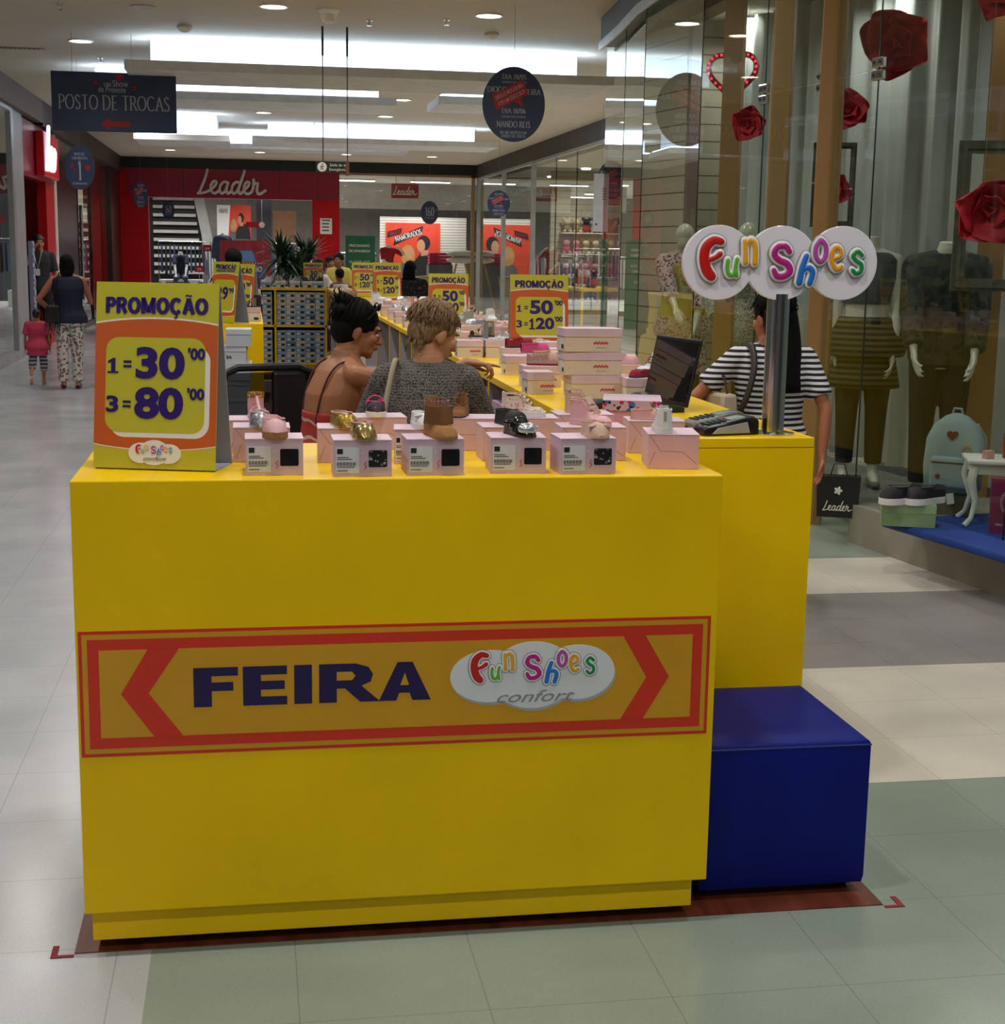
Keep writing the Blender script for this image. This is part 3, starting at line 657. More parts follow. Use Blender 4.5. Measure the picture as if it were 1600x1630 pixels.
for k, (px, y, ww) in enumerate(((1165, 10.6, .135), (1243, 9.8, .13), (1322, 9.0, .14), (1592, 8.75, .16))):
    p = aty(px, 200, y)
    t = tag(MB().box(-ww/2, ww/2, -ww/2, ww/2, .15 if y < 8.4 else 0, 3.74).build('wooden_post', WOODP, loc=(p.x, p.y, 0), rot=(0, 0, radians(-28)), bevel=.004),
        ['tan wooden post crossing the red light heart', 'tan wooden post behind the middle of the cloud sign', 'tan wooden post left of the small picture frame', 'wide orange brown wooden post behind the ornate frame'][k], 'post')
for x, y in ((4.45, 10.6), (4.7, 8.4), (5.0, 6.2), (5.3, 3.5)):
    lamp('shop_lamp', (x, y, 3.7), SHOP_W*.20, .3, (1, .96, .88))
lamp('shop_lamp', (4.2, 12.6, 3.7), SHOP_W*.28, .3, (1, .96, .88))
# ------------------------------------------------------------------ kiosk
MATW = M('reddish wood laminate', '6b3320', .35, var=.3, vs=14, stretch=(1.5, .12, 1))
tag(MB().box(-.446, 1.64, 3.487, 20.9, 0, .003).build('floor_mat', MATW), 'reddish brown wood pattern mat under the whole kiosk', 'floor mat')
TAPE = M('dark red tape', '8a1028', .6)
for q, lb in (((-.446, 3.487), 'left'), ((1.64, 3.487), 'right')):
    s_ = -1 if q[0] < 0 else 1; m = MB()
    m.box(min(q[0], q[0]+s_*.055), max(q[0], q[0]+s_*.055), q[1]-.018, q[1]-.006, .0005, .0025)
    m.box(min(q[0]+s_*.04, q[0]+s_*.055), max(q[0]+s_*.04, q[0]+s_*.055), q[1]-.006, q[1]+.045, .0005, .0025)
    tag(m.build('corner_tape', TAPE), 'L shaped dark red tape mark at the %s front corner of the kiosk' % lb, 'tape mark')
ZT = 1.17
fc = thing('display_counter', 'bright yellow front counter with orange banner sticker', 'counter', (.361, 3.455, 0))
MB().box(-.776, .776, 0, .655, .115, ZT).build('body', YEL, fc, bevel=.004)
MB().box(-.762, .748, .035, .64, .03, .1148).build('plinth', YEL, fc, bevel=.003)
MB().box(-.70, .70, .08, .6, .0035, .03).build('base_feet', BLACK, fc)
# sticker
a = aty(122, 1006, 3.455); b = aty(1132, 980, 3.455); c = aty(130, 1206, 3.455)
sx0, sx1, sz1, sz0 = a.x-.361+.002, b.x-.361, (a.z+b.z)/2, c.z
SW, SH = sx1-sx0, sz1-sz0
ORG = M('sticker orange', 'd43018', .35, var=.02); AMB = M('sticker amber', 'd09a10', .35, var=.03); PUR = M('dark violet print', '1e0a4e', .35, var=0)
st = thing('s', None, None); bpy.data.objects.remove(st)
st = MB().box(sx0, sx1, -.0012, -.0001, sz0, sz1).build('banner_sticker', ORG, fc)
def sr(u0, u1, v0, v1): return (sx0+u0*SW, sx0+u1*SW, sz0+v0*SH, sz0+v1*SH)
def inset(d, e): return (sx0+d, sx1-d, sz0+e, sz1-e)
def srect(d, mat, y, name):
    x0, x1, z0, z1 = inset(d, d); return MB().box(x0, x1, y, -.0012, z0, z1).build(name, mat, st)
srect(.008, AMB, -.0016, 'amber_line'); srect(.020, ORG, -.002, 'orange_band'); srect(.046, AMB, -.0024, 'amber_field')
def su(u, v): return (sx0+u*SW, sz0+v*SH)
m = MB(); zb_, zt_ = .046/SH, 1-.046/SH
m.prism([su(.103, zt_), su(.0616, .5), su(.110, zb_), su(.154, zb_), su(.103, .5), su(.150, zt_)], -.0028, -.0012)
m.prism([su(.854, zt_), su(.894, .5), su(.852, zb_), su(.890, zb_), su(.932, .5), su(.891, zt_)], -.0028, -.0012)
m.build('chevron', ORG, st)
x0, z0 = su(.171, .375); x1, z1 = su(.539, .69)
HH = z1-z0; WW = x1-x0; m = MB(); Y0, Y1 = -.0032, -.0012
def P2(pts): m.prism([(x0+x*WW, z0+z*HH) for x, z in pts], Y0, Y1)
P2([(0, 0), (.075, 0), (.075, .40), (.165, .40), (.165, .62), (.075, .62), (.075, .78), (.185, .78), (.185, 1), (0, 1)])
P2([(.205, 0), (.39, 0), (.39, .22), (.28, .22), (.28, .40), (.38, .40), (.38, .62), (.28, .62), (.28, .78), (.39, .78), (.39, 1), (.205, 1)])
P2([(.42, 0), (.495, 0), (.495, 1), (.42, 1)])
P2([(.525, 0), (.60, 0), (.60, .36), (.635, .36), (.70, 0), (.785, 0), (.705, .42), (.745, .52), (.755, .72), (.735, .9), (.68, 1), (.525, 1)])
P2([(.78, 0), (.86, 1), (.925, 1), (1.005, 0), (.925, 0), (.912, .2), (.868, .2), (.855, 0)])
o = m.build('lettering', PUR, st)
m = MB().prism([(x0+x*WW, z0+z*HH) for x, z in ((.60, .57), (.665, .57), (.68, .68), (.665, .79), (.60, .79))], -.0034, -.003)
m.prism([(x0+x*WW, z0+z*HH) for x, z in ((.872, .40), (.91, .40), (.892, .72))], -.0034, -.003)
m.build('letter_counter', AMB, st)
STW = M('sticker white', 'dfe3e8', .35, var=0); STG = M('sticker grey shadow', 'aeb4ba', .4, var=0)
cu, cv = su(.706, .55); ru = .269*SW/2; rv = .555*SH/2
cl = [(cu-ru*.52, cv, ru*.48, rv*.78), (cu, cv+.02*0, ru*.52, rv), (cu+ru*.54, cv+.004, ru*.46, rv*.82)]
MB().prism(cloud([(q[0]+.003, q[1]-.007, q[2], q[3]) for q in cl]), -.0028, -.0012).build('cloud_shadow', STG, st)
MB().prism(cloud(cl), -.0033, -.0012).build('cloud', STW, st)
logo(st, ru*1.52, cu+.002, cv+.018, -.0034, .0007)
text('confort', .042, M('confort grey', '8c8f94', .5, var=0), st, (cu, -.004, cv-.055), w=ru*.95, shear=.4)

# right long counter, open shelves facing the inside
rc = thing('long_counter', 'long yellow right hand counter with open inner shelves of pink boxes', 'counter', (1.335, 4.17, 0))
W2 = .315; L2 = 16.6; INN = -W2
MB().box(-W2, W2, 0, L2, ZT-.03, ZT).build('countertop', YEL, rc, bevel=.003)
MB().box(-W2, W2, 0, .03, .1, ZT-.031).build('end_panel', YEL, rc)
MB().box(W2-.03, W2, .03, L2, .1, ZT-.031).build('outer_panel', YEL, rc)
MB().box(-W2, W2-.031, .03, L2, .1, .13).build('bottom_board', YEL, rc)
MB().box(-W2+.05, W2-.03, .05, L2, .0035, .099).build('plinth', BLACK, rc)
GRP = M('pale grey board', 'a7a6ae', .6)
DIVY = [.03, 1.47, 2.25, 3.05, 3.85, 4.65, 5.45, 6.25, 7.05, 8.2, 9.4, 10.6, 11.8, 13, 14.2, 15.4]
for y in DIVY[1:]:
    o = MB().mat(0).box(-W2+.004, W2-.031, y-.01, y+.01, .13, ZT-.031).mat(1).box(-W2, -W2+.004, y-.012, y+.012, .13, ZT-.031).build('divider', [GRP, YEL], rc)
MB().box(-W2, W2-.031, .03, L2, .64, .655).build('shelf', GRP, rc)

# left long counter
LCL = 3.4
lc = thing('left_counter', 'yellow left counter end panel behind the big price board', 'counter', (-.17, 10.68, 0))
MB().box(-.25, .25, 0, LCL, ZT-.03, ZT).build('countertop', YEL, lc); MB().box(-.25, .25, 0, .03, .1, ZT-.031).build('end_panel', YEL, lc)
MB().box(-.25, -.22, .03, LCL, .1, ZT-.031).build('outer_panel', YEL, lc)
MB().box(-.2, .25, .04, LCL, .0035, .1).build('plinth', BLACK, lc)
MB().box(-.219, .25, .031, LCL, .55, .57).build('shelf', YEL, lc)
# back shelf unit
bu = thing('shelf_unit', 'yellow back shelf unit filled with stacked small shoe boxes', 'shelf unit', (.51, 20.5, 0))
BW = .505
m = MB().box(-BW, BW, 0, .4, ZT-.03, ZT).build('top', YEL, bu)
for x in (-BW, -.205, BW-.025): MB().box(x, x+.025, 0, .4, .15, ZT-.031).build('upright', YEL, bu)
MB().box(-BW, BW, 0, .4, .13, .155).build('bottom_shelf', YEL, bu); MB().box(-BW, BW, 0, .4, .645, .67).build('middle_shelf', YEL, bu)
MB().box(-BW, BW, .385, .4, .155, ZT-.031).build('back_panel', M('dark back board', '1c1a18'), bu)
MB().box(-BW, BW, .02, .38, .0035, .1299).build('plinth', YEL, bu)

# pouf
pf = thing('pouf', 'square blue vinyl upholstered seat cube beside the front counter', 'seat', (1.385, 3.83, 0))
BLU = M('blue vinyl', '081878', .55, spec=.18, var=.06, vs=5, bump=.08, bs=260)
m = MB(); n = 9; R = []
a_, b_ = .232, .258
def loop(z, k, bul=0):
    out = []
    for (x0_, y0_, x1_, y1_) in ((-1, -1, 1, -1), (1, -1, 1, 1), (1, 1, -1, 1), (-1, 1, -1, -1)):
        for j in range(n):
            u = j/n; x = x0_+(x1_-x0_)*u; y = y0_+(y1_-y0_)*u; e = 1+bul*sin(pi*u); out.append((x*a_*k*(e if abs(x) == 1 else 1), y*b_*k*(e if abs(y) == 1 else 1), z))
    return out
R = [loop(.03, .985), loop(.05, 1, .004), loop(.22, 1, .012), loop(.415, 1, .006), loop(.428, .992), loop(.433, .96), loop(.437, .8), loop(.440, .5), loop(.441, .2)]
m.rings(R); m.build('upholstery', BLU, pf, smooth=True, ang=50)
m = MB().tube([(-a_, -b_, .42), (a_, -b_, .42), (a_, b_, .42), (-a_, b_, .42), (-a_, -b_, .42)], .003, 6); m.build('piping', M('blue piping', '0b2880', .5), pf, smooth=True)
MB().box(-.2, .2, -.22, .22, .0035, .03).build('feet', BLACK, pf)

# pole sign
ps = thing('shop_pole_sign', 'white three lobed cloud sign with coloured bubble letters on a chrome pole', 'sign', (1.553, 4.27, ZT))
MB().lathe([(.066, 0), (.066, .004), (.05, .007), (.036, .008)], 32).build('base_flange', STEEL, ps, smooth=True)
MB().lathe([(.0335, .007), (.0335, .42)], 32).build('pole', STEEL, ps, smooth=True)
MB().box(-.03, .03, -.02, .01, .41, .438).build('bracket', M('dull metal bracket', '8c8a88', .35, .9), ps, bevel=.003)
m = MB()
for x in (-.018, .018): m.ell((x, -.021, .424), (.006, .003, .006), 10, 6)
m.build('screw', STEEL, ps)
def lz(px, py): q = aty(px, py, 4.25); return (q.x-1.553, q.z-ZT)
c1, c2, c3 = lz(1143, 418), lz(1243, 419), lz(1340, 419); rr = .1087
face = MB().prism(cloud([(c[0], c[1], rr*(1.02 if i == 1 else 1), rr) for i, c in enumerate((c1, c2, c3))], 34), -.028, -.010).build('cloud_panel', M('white acrylic', 'e6e3ee', .12, var=0, spec=.6), ps, bevel=.003)
logo(ps, .510, (c1[0]+c3[0])/2+.003, c2[1]+.002, -.0285, .0035)
# ------------------------------------------------------------------ price boards
PB_Y = M('board yellow', 'bdb62a', .45, var=.02); PB_O = M('board orange', 'c4581c', .45, var=.02); PB_W = M('board white', 'e2e0da', .5, var=0); PB_G = M('grey card', '9a9fb2', .75, var=.02)
PB_P = M('board violet', '2a0f6a', .4, var=0)
def rrect(x0, x1, z0, z1, r, k=6):
    P = []
    for cx, cz, a in ((x1-r, z1-r, 0), (x0+r, z1-r, 90), (x0+r, z0+r, 180), (x1-r, z0+r, 270)):
        P += [(cx+r*cos(radians(a+90*j/k)), cz+r*sin(radians(a+90*j/k))) for j in range(k+1)]
    return P
def board(label, loc, rz, lines=('30', '80'), W=.30, Hh=.445, full=True, sub=None, small=None, lean=8, group='tent shaped price boards'):
    t = thing('price_board', label, 'price board', loc, rz, group)
    T = radians(lean)
    fp = MB().box(-W/2, W/2, 0, .004, 0, Hh).build('front_panel', PB_Y, t, rot=(-T, 0, 0)); fp.location = (0, 0, .004)
    d = Hh*tan(T)*2+.02
    hz = Hh*cos(T); hy = Hh*sin(T)
    m = MB().hexa([(-W/2, d, 0), (W/2, d, 0), (W/2, d+.004, 0), (-W/2, d+.004, 0), (-W/2, hy+.004, hz), (W/2, hy+.004, hz), (W/2, hy+.008, hz), (-W/2, hy+.008, hz)])
    m.build('back_panel', PB_G, t)
    MB().box(-W/2+.002, W/2-.002, .008, d, 0, .003).build('bottom_flap', PB_G, t)
    # printed artwork, child of the front panel
    y = -.0004
    def cut(u): return 1-(2*u)**2
    n = 16; X = [(-W/2+W*i/n) for i in range(n+1)]
    top = [(x, Hh*(.775+.030*cut(x/W))) for x in X]; bot = [(x, Hh*(.125-.028*cut(x/W))) for x in X]
    MB().prism(bot+[(x, z+.004) for x, z in top[::-1]], y, 0).build('white_band', PB_W, fp)
    MB().prism([(x, z+.003) for x, z in bot]+top[::-1], y*2, 0).build('orange_field', PB_O, fp)
    a, b, c, d2 = -W*.41, W*.43, Hh*.195, Hh*.705
    MB().prism(rrect(a+.012, b+.004, c-.012, d2-.02, .035), y*3, 0).build('white_shadow', PB_W, fp)
    MB().prism(rrect(a, b-.008, c, d2, .032), y*4, 0).build('price_field', PB_Y, fp)
    z = Hh*.885
    if sub:
        heavy('PROMOÇÃO', .034, PB_P, fp, 0, Hh*.915, -.0015, W*.8); text(sub, .02, PB_P, fp, (0, -.002, Hh*.85), w=W*.74, bold=.02)
        text("'99", .05, PB_P, fp, (W*.29, -.002, Hh*.52), w=W*.2, bold=.03)
        text("29", .12, PB_P, fp, (-W*.05, -.002, Hh*.47), w=W*.46, bold=.03)
    else:
        heavy('PROMOÇÃO', .038, PB_P, fp, 0, z-.004, -.0015, W*.84)
        for k, (q, s_) in enumerate(zip('13', lines)):
            zz = Hh*(.56-.215*k)
            if q == '1': one(.036, PB_P, fp, -W*.35, zz-.004, -.002, W*.09)
            else: text(q, .052, PB_P, fp, (-W*.35, -.0026, zz-.002), w=W*.1, bold=.03)
            m = MB()
            for e in (-.005, .006): m.box(-W*.265, -W*.2, -.0028, -.0018, zz+e-.0028, zz+e+.0028)
            m.build('lettering', PB_P, fp)
            if len(s_) == 3: one(.060, PB_P, fp, -W*.13, zz, -.002, W*.10)
            text(s_[-2:], .098 if len(s_) < 3 else .082, PB_P, fp, (W*(.03 if len(s_) < 3 else .095), -.0026, zz), w=W*(.4 if len(s_) < 3 else .32), bold=.04)
            text("'00", .036, PB_P, fp, (W*.33, -.0026, zz+.026), w=W*.14, bold=.04)
    if full:
        cl = [(-W*.11, Hh*.085, W*.10, Hh*.055), (0, Hh*.088, W*.125, Hh*.068), (W*.12, Hh*.083, W*.10, Hh*.053)]
        MB().prism(cloud(cl), y*6, 0).build('cloud', PB_W, fp); logo(fp, W*.3, 0, Hh*.102, y*6, .0004)
        text('confort', .014, M('confort grey'), fp, (0, -.0032, Hh*.055), w=W*.19, shear=.4)
    return t
board('large yellow price board with 30 and 80 prices on the front counter', (-.236, 3.605, ZT), radians(-15), ('30', '80'))
B7 = aty(860, 500, 8.0)
board('yellow price board with 50 and 120 prices beside the stacked pink boxes', (B7.x, 8.0, ZT), radians(-2), ('50', '120'), W=.32, Hh=.41)
B6 = aty(715, 470, 10.6)
board('yellow 50 price board behind the short haired woman', (B6.x, 10.6, ZT), radians(-1), ('50', '120'), W=.285, Hh=.37, full=False)
for px, y, rz, lb, ln in ((579, 17.0, -8, 'small 50 price board left of the leaning one on the far counter', ('50', '120')), (618, 14.5, 6, 'small leaning 50 price board before the long haired shopper', ('50', '120')),
                          (498, 20.86, -10, 'small 30 and 80 price board on the back shelf unit', ('30', '80'))):
    p = aty(px, 450, y); hh = aty(px, 418, y).z-ZT
    o = board(lb, (p.x, y, ZT), radians(rz), ln, W=.27, Hh=max(.3, hh), full=False)
p = aty(352, 500, 10.85)
board('green yellow price board with a smaller second line on the left counter', (p.x, 10.82, ZT), radians(-48), sub='QUALQUER CALÇADO', W=.27, Hh=.43, full=False)
board('second price board showing only its orange edge behind the left one', (p.x+.10, 11.42, ZT), radians(-30), ('30', '80'), W=.27, Hh=.41, full=False)

# ------------------------------------------------------------------ shoe boxes
PK = blobs('pink confetti card', 'cdb2c4', ['c29fb2', 'd8c6d2'], 34, .13, .55)
PKT = M('pink lid card', 'd6bccc', .5, var=.05, vs=9); PKI = M('salmon card side', 'cba6a8', .6, var=.04)
CRM = blobs('cream confetti card', 'd8c8ba', ['cfb3a8', 'e0d4c8'], 34, .13, .55)
LBL = M('label paper', 'd6d6dc', .6, var=0); INK = M('label ink', '17171c', .6, var=0); WIN = M('box window film', '15131a', .12, var=.3, vs=30); CREASE = M('crease line', '9a6f74', .7, var=0)
FSR = M('pink print', 'c4485e', .5, var=0)
def kioskbox(label, loc, rz, w=.16, d=.115, h=.088, face='front', group='pink shoe boxes on the front counter', cut=False, win='film'):
    """flip-top display box; the labelled end faces local -y"""
    t = thing('shoe_box', label, 'shoe box', loc, rz, group)
    body = MB().mat(0).box(-w/2, w/2, -d/2, d/2, 0, h-.002); body.build('carton', [PK], t, bevel=.0012)
    MB().box(-w/2-.0006, w/2+.0006, -d/2-.001, d/2, h-.0019, h).build('lid', PKT, t)
    if face == 'front':
        y = -d/2
        lab = MB().box(-w*.46, -w*.06, y-.0006, y-.0001, h*.10, h*.80).build('label', LBL, t)
        MB().box(-w*.44, -w*.34, y-.001, y-.0006, h*.62, h*.76).build('size_mark', INK, lab)
        m = MB()
        for k in range(18):
            x = -w*.44+k*w*.0185; m.box(x, x+w*(.008 if k % 3 else .013), y-.001, y-.0006, h*.30, h*.40)
        for z, e in ((.52, .2), (.47, .26), (.26, .3), (.16, .18)): m.box(-w*.44, -w*(.44-e), y-.001, y-.0006, h*z, h*z+.0016)
        tag(m.build('barcode_print', INK, lab), kind=None)
        MB().prism(rrect(w*.10, w*.42, h*.26, h*.72, .004), y-.0008, y-.0001).build('window', WIN if win == 'film' else blobs('shoe seen through film', '25232a', ['6a6670', 'a8a6ac'], 60, .25, .15), t)
        m = MB(); stroke(m, [(0, 0), (.004, .006), (0, .012), (.004, .018)], .0022, y-.0006, .001, w*.03, h*.2, 1)
        m.build('print_mark', FSR, t)
    if cut or face == 'side':
        y = -d/2-.0006; m = MB()
        for q in ([(-w*.46, h*.95), (-w*.25, h*.52), (w*.18, h*.5), (w*.46, h*.16)], [(-w*.46, h*.1), (-w*.36, h*.5)]): ribbon(q, .0016, m, y, .001)
        MB().box(-w/2+.001, w/2-.001, -d/2-.0005, -d/2-.0001, .002, h*.97).build('end_flap', PKI if face != 'side' else M('pink flap', 'd9aab8', .55), t); m.build('crease', CREASE, t)
    return t
def lidbox(label, loc, rz, w=.19, d=.115, h=.085, mats=None, group=None, script_=True, detail=True):
    """separate-lid shoe box, long printed side facing -y, label on the -x end"""
    t = thing('shoe_box', label, 'shoe box', loc, rz, group); hl = h*.36
    MB().box(-w/2, w/2, -d/2, d/2, 0, h-.002).build('carton', (mats or (CRM, PKT))[0], t)
    MB().frus((-w/2-.003, w/2+.003, -d/2-.003, d/2+.003), (-w/2-.002, w/2+.002, -d/2-.002, d/2+.002), h-hl, h).build('lid', (mats or (CRM, PKT))[1], t, bevel=.001)
    if detail:
        m = MB(); y = -d/2-.0006; x = w*.02
        for k in range(9): m.ell((x+k*.0062, y, h*.36+(.003 if k % 2 else 0)), (.0034, .0006, .0052), 8, 5)
        m.build('print_mark', FSR, t)
        m = MB().box(x+.008, x+.045, y, y+.0004, h*.16, h*.18); m.build('print_line', CREASE, t)
        lab = MB().box(-w/2-.0007, -w/2-.0001, -d*.42, d*.1, h*.08, h*.58).build('label', LBL, t)
        MB().box(-w/2-.0012, -w/2-.0007, -d*.38, -d*.12, h*.12, h*.3).build('barcode_print', INK, lab)
    return t
# ------------------------------------------------------------------ children's shoes (toe towards local -y)
def sole_out(L, Wd, n=20):
    """left/right half widths along the length, toe at -y"""
    P = []
    for i in range(n+1):
        u = i/n; y = -L/2+L*u
        wv = Wd/2*(sin(pi*min(1, max(0, (u+.02)/.62))/1.0*.5+0) if u < .31 else 1-.22*sin(pi*min(1, (u-.31)/.45)/2)) if u < .76 else Wd/2*.78
        if u > .86: wv = Wd/2*.78*sqrt(max(0, 1-((u-.86)/.145)**2))
        if u < .31: wv = Wd/2*sqrt(max(0, 1-((.31-u)/.32)**2))
        P.append((y, max(wv, .0008)))
    return P
def shoe(label, loc, rz, upper, sole, inner, L=.125, kind='flat', group=None, strap=None, extra=None, toe=None, cat='shoe', parent=None):
    Wd = L*.47; t = thing(dict(flat='ballet_shoe', sneaker='sneaker', boot='ankle_boot', sandal='sandal', mocc='moccasin').get(kind, 'shoe'), label, cat, loc, rz, group)
    P = sole_out(L, Wd); th = {'sneaker': L*.13, 'boot': L*.06, 'thick': L*.13}.get(kind, L*.05)
    out = [(w_, y) for y, w_ in P]+[(-w_, y) for y, w_ in P[::-1]]
    MB().slab(out, 0, th).build('sole', sole, t, bevel=.0015)
    n = len(P); hh = {'flat': .25, 'mocc': .27, 'sneaker': .42, 'boot': .62, 'thick': .24, 'sandal': .1}[kind]*L
    def hgt(u):  # wall height along the length
        if kind in ('sneaker', 'boot'): return hh*(.28+.72*min(1, max(0, (u-.30)/.30))**1.1)
        return hh*(1.0-.10*min(1, max(0, (u-.45)/.3)))
    if kind != 'sandal':
        m = MB(); R = []
        open0 = {'flat': .40, 'mocc': .46, 'thick': .32}.get(kind, .42)
        for i in range(n):
            u = i/(n-1); y, w_ = P[i]; w_ *= .97; z0 = th*.8; h = hgt(u)
            if u < .12: h *= .08+7.6*u
            ring = []
            op = u > open0
            K = 12
            for k in range(K+1):
                a = pi*k/K; cx = cos(a); sz = sin(a)
                if op:
                    lim = .30 if kind in ('flat', 'mocc', 'thick') else .34
                    # inward-curving wall, open in the middle
                    q = abs(cx); sgn = 1 if cx >= 0 else -1; v = 1-q
                    ww = w_*(1-.22*v) if kind not in ('sneaker', 'boot') else w_*(1-.28*v)
                    ring.append((sgn*ww if abs(cx) > .01 else 0, y, z0+h*min(1, v*1.6)) if v < .55 else (sgn*w_*.82 if k != K/2 else 0, y, z0+h if k != K/2 else z0+h*.05))
                else: ring.append((w_*cx, y, z0+h*sz))
            R.append(ring)
        if kind in ('flat', 'mocc', 'thick', 'sneaker', 'boot'):
            # separate inside: lower the centre columns of the open part to the insole
            for i in range(n):
                u = i/(n-1)
                if u > open0 and u < .94:
                    for k in range(5, 8):
                        x, y, z = R[i][k]; R[i][k] = (x*.86 if k != 6 else 0, y, th+.002)
                elif u >= .94:
                    for k in range(4, 9): x, y, z = R[i][k]; R[i][k] = (x, y, th+hgt(1))
        m.rings(R, closed=False, cap=False)
        m.build('upper', upper, t, smooth=True, ang=70)
        io = [(w_*.8, y, ) for y, w_ in P[int(n*.3):-1]]; io = io+[(-a_, b_) for a_, b_ in io[::-1]]
        MB().slab(io, th+.0025, th+.004).build('insole', inner, t)
        # rim binding round the opening
        pts = []
        i0 = int(open0*(n-1))+1
        for i in range(i0, n-1): y, w_ = P[i]; pts.append((w_*.83, y, th*.8+hgt(i/(n-1))*.98))
        back = pts[-1]; pts2 = [(-a, b, c) for a, b, c in pts[::-1]]
        front = (0, P[i0-1][0], th*.8+hgt((i0-1)/(n-1))*.98)
        MB().tube([front]+pts+[(0, L/2-.004, back[2])]+pts2+[front], .0016, 6).build('rim', strap or upper, t, smooth=True)
    else:
        def arch(y, w_, h, wd, mt, nm='strap'):
            pts = [(w_*cos(pi*k/10), y, th+h*sin(pi*k/10)) for k in range(11)]
            R = [[(x*1.0, yy-wd/2, z), (x*1.0, yy+wd/2, z), (x*1.06, yy+wd/2, z+.0015), (x*1.06, yy-wd/2, z+.0015)] for x, yy, z in pts]
            MB().rings(R).build(nm, mt, t, smooth=True)
        arch(-L*.28, Wd*.46, L*.17, L*.17, upper); arch(-L*.06, Wd*.42, L*.22, L*.07, upper)
        m = MB().tube([(0, -L*.28, th+L*.17), (0, -L*.1, th+L*.25), (0, L*.12, th+L*.42)], .004, 6, fl=(2, .5)); m.build('strap', upper, t, smooth=True)
        R = []
        for k in range(17): a = 2*pi*k/16; R.append((Wd*.40*cos(a), L*.28+L*.16*sin(a)))
        m = MB(); pts = [(x, y, th+L*.44) for x, y in R]
        m.rings([[(x, y, th+L*.38) for x, y in R[:-1]], [(x*1.03, y, th+L*.50) for x, y in R[:-1]]], cap=False); m.build('ankle_strap', strap or upper, t, smooth='all')
        MB().rings([[(Wd*.38*cos(a), L*.30+L*.17*sin(a), z) for a in [pi*k/8 for k in range(9)]] for z in (th, th+L*.2, th+L*.4)], closed=False, cap=False).build('heel_cup', upper, t, smooth='all')
    if kind in ('sneaker',):
        ht = MB().box(-Wd*.13, Wd*.13, L*.475, L*.497, th*.9, th+hh*1.02).build('heel_tab', strap or PB_W, t, bevel=.002); MB().box(-Wd*.07, Wd*.07, L*.497, L*.502, th+hh*.35, th+hh*.85).build('print_mark', GREYL, ht)
        m = MB()
        for k in range(4): y = -L*.16+k*L*.075; z = th+hh*(.42+.17*k); m.tube([(-Wd*.24, y, z-.002), (0, y-.002, z+.002), (Wd*.24, y, z-.002)], .0018, 6)
        m.build('laces', strap or PB_W, t, smooth=True)
        MB().frus((-Wd*.2, Wd*.2, -L*.1, -L*.08), (-Wd*.22, Wd*.22, L*.06, L*.08), th+hh*.3, th+hh*1.08).build('tongue', inner, t, bevel=.002)
    if extra == 'bow':
        m = MB(); z = th+hh*.55; y = -L*.34
        for s_ in (-1, 1):
            m.tube([(0, y, z), (s_*Wd*.22, y-.001, z+.007), (s_*Wd*.42, y+.002, z+.004), (s_*Wd*.40, y+.002, z-.006), (0, y, z)], [.003, .006, .005, .005, .003], 7)
            m.tube([(0, y, z), (s_*Wd*.26, y-.004, z-.012)], [.003, .005], 6, fl=(1, .5))
        m.ell((0, y-.003, z), (.0045, .004, .005), 8, 6); m.build('bow', strap or upper, t, smooth=True)
    if toe: MB().ell((0, -L*.34, th*.8+hh*.50), (Wd*.45, L*.165, hh*.52), 16, 8).build('toe_cap', toe, t, smooth=True)
    if extra == 'strap':
        pts = [(Wd*.40*cos(pi*k/8), L*.02, th+hh*.5+L*.2*sin(pi*k/8)) for k in range(9)]; MB().tube(pts, .0035, 7, fl=(2, .5)).build('strap', strap or upper, t, smooth=True)
    if extra == 'fringe':
        m = MB()
        for k in range(22):
            a = pi*k/21; x = -Wd*.54*cos(a); y = L*.14-L*.33*sin(a); z = th+hh*.80
            m.frus((x-.0022, x+.0022, y-.002, y+.001), (x*.86-.003, x*.86+.003, y*.9-.002, y*.9+.001), z-L*.30-random.random()*.006, z)
        m.build('fringe', strap, t)
        m = MB()
        for r_ in range(3):
            for k in range(20): a = 2*pi*k/20; m.ell((Wd*.44*cos(a), L*.2+L*.26*sin(a), th+hh*(.80+.06*r_)), (.0022, .0022, .0022), 6, 4)
        m.build('bead_trim', M('rose beads', 'b98a86', .3, .5), t, smooth=True)
    if extra == 'cuff':
        m = MB().lathe([(Wd*.46, 0), (Wd*.50, .004), (Wd*.48, .012), (Wd*.44, .012)], 16, (0, L*.2, th+hh*.9), sy=1.3); m.build('cuff', strap, t, smooth=True)
    return t
LE = lambda n, c, r=.45, **k: M(n, c, r, **k)
L_PINK = LE('pale pink leather', 'd9a8ae'); L_BEIGE = LE('beige leather', 'c6a48e'); L_WHT = LE('white leather', 'd9dbe2'); L_BLK = LE('black patent', '0c0b10', .12, coat=.6); L_SIL = LE('silver leather', 'c8ccd2', .25, metal=.7)
L_GOLD = LE('gold leather', 'b9a268', .22, metal=.85); L_GLG = blobs('gold glitter', '9c7c22', ['e6c964', '5a4410'], 420, .35, .35, metal=.6); L_GLS = blobs('silver glitter', '9a9aa0', ['f0f0f4', '54545c'], 420, .35, .35, metal=.6)
CORK = blobs('cork glitter', '9a6a40', ['c99a66', '6a4426'], 300, .3, .6); TAN = LE('tan suede', '96693c', .9, bump=.1, bs=200); TAND = LE('dark tan suede', '80562f', .9); RED_L = LE('dark red suede', '8c1232', .8); HOTP = LE('hot pink suede', 'c94a80', .8)
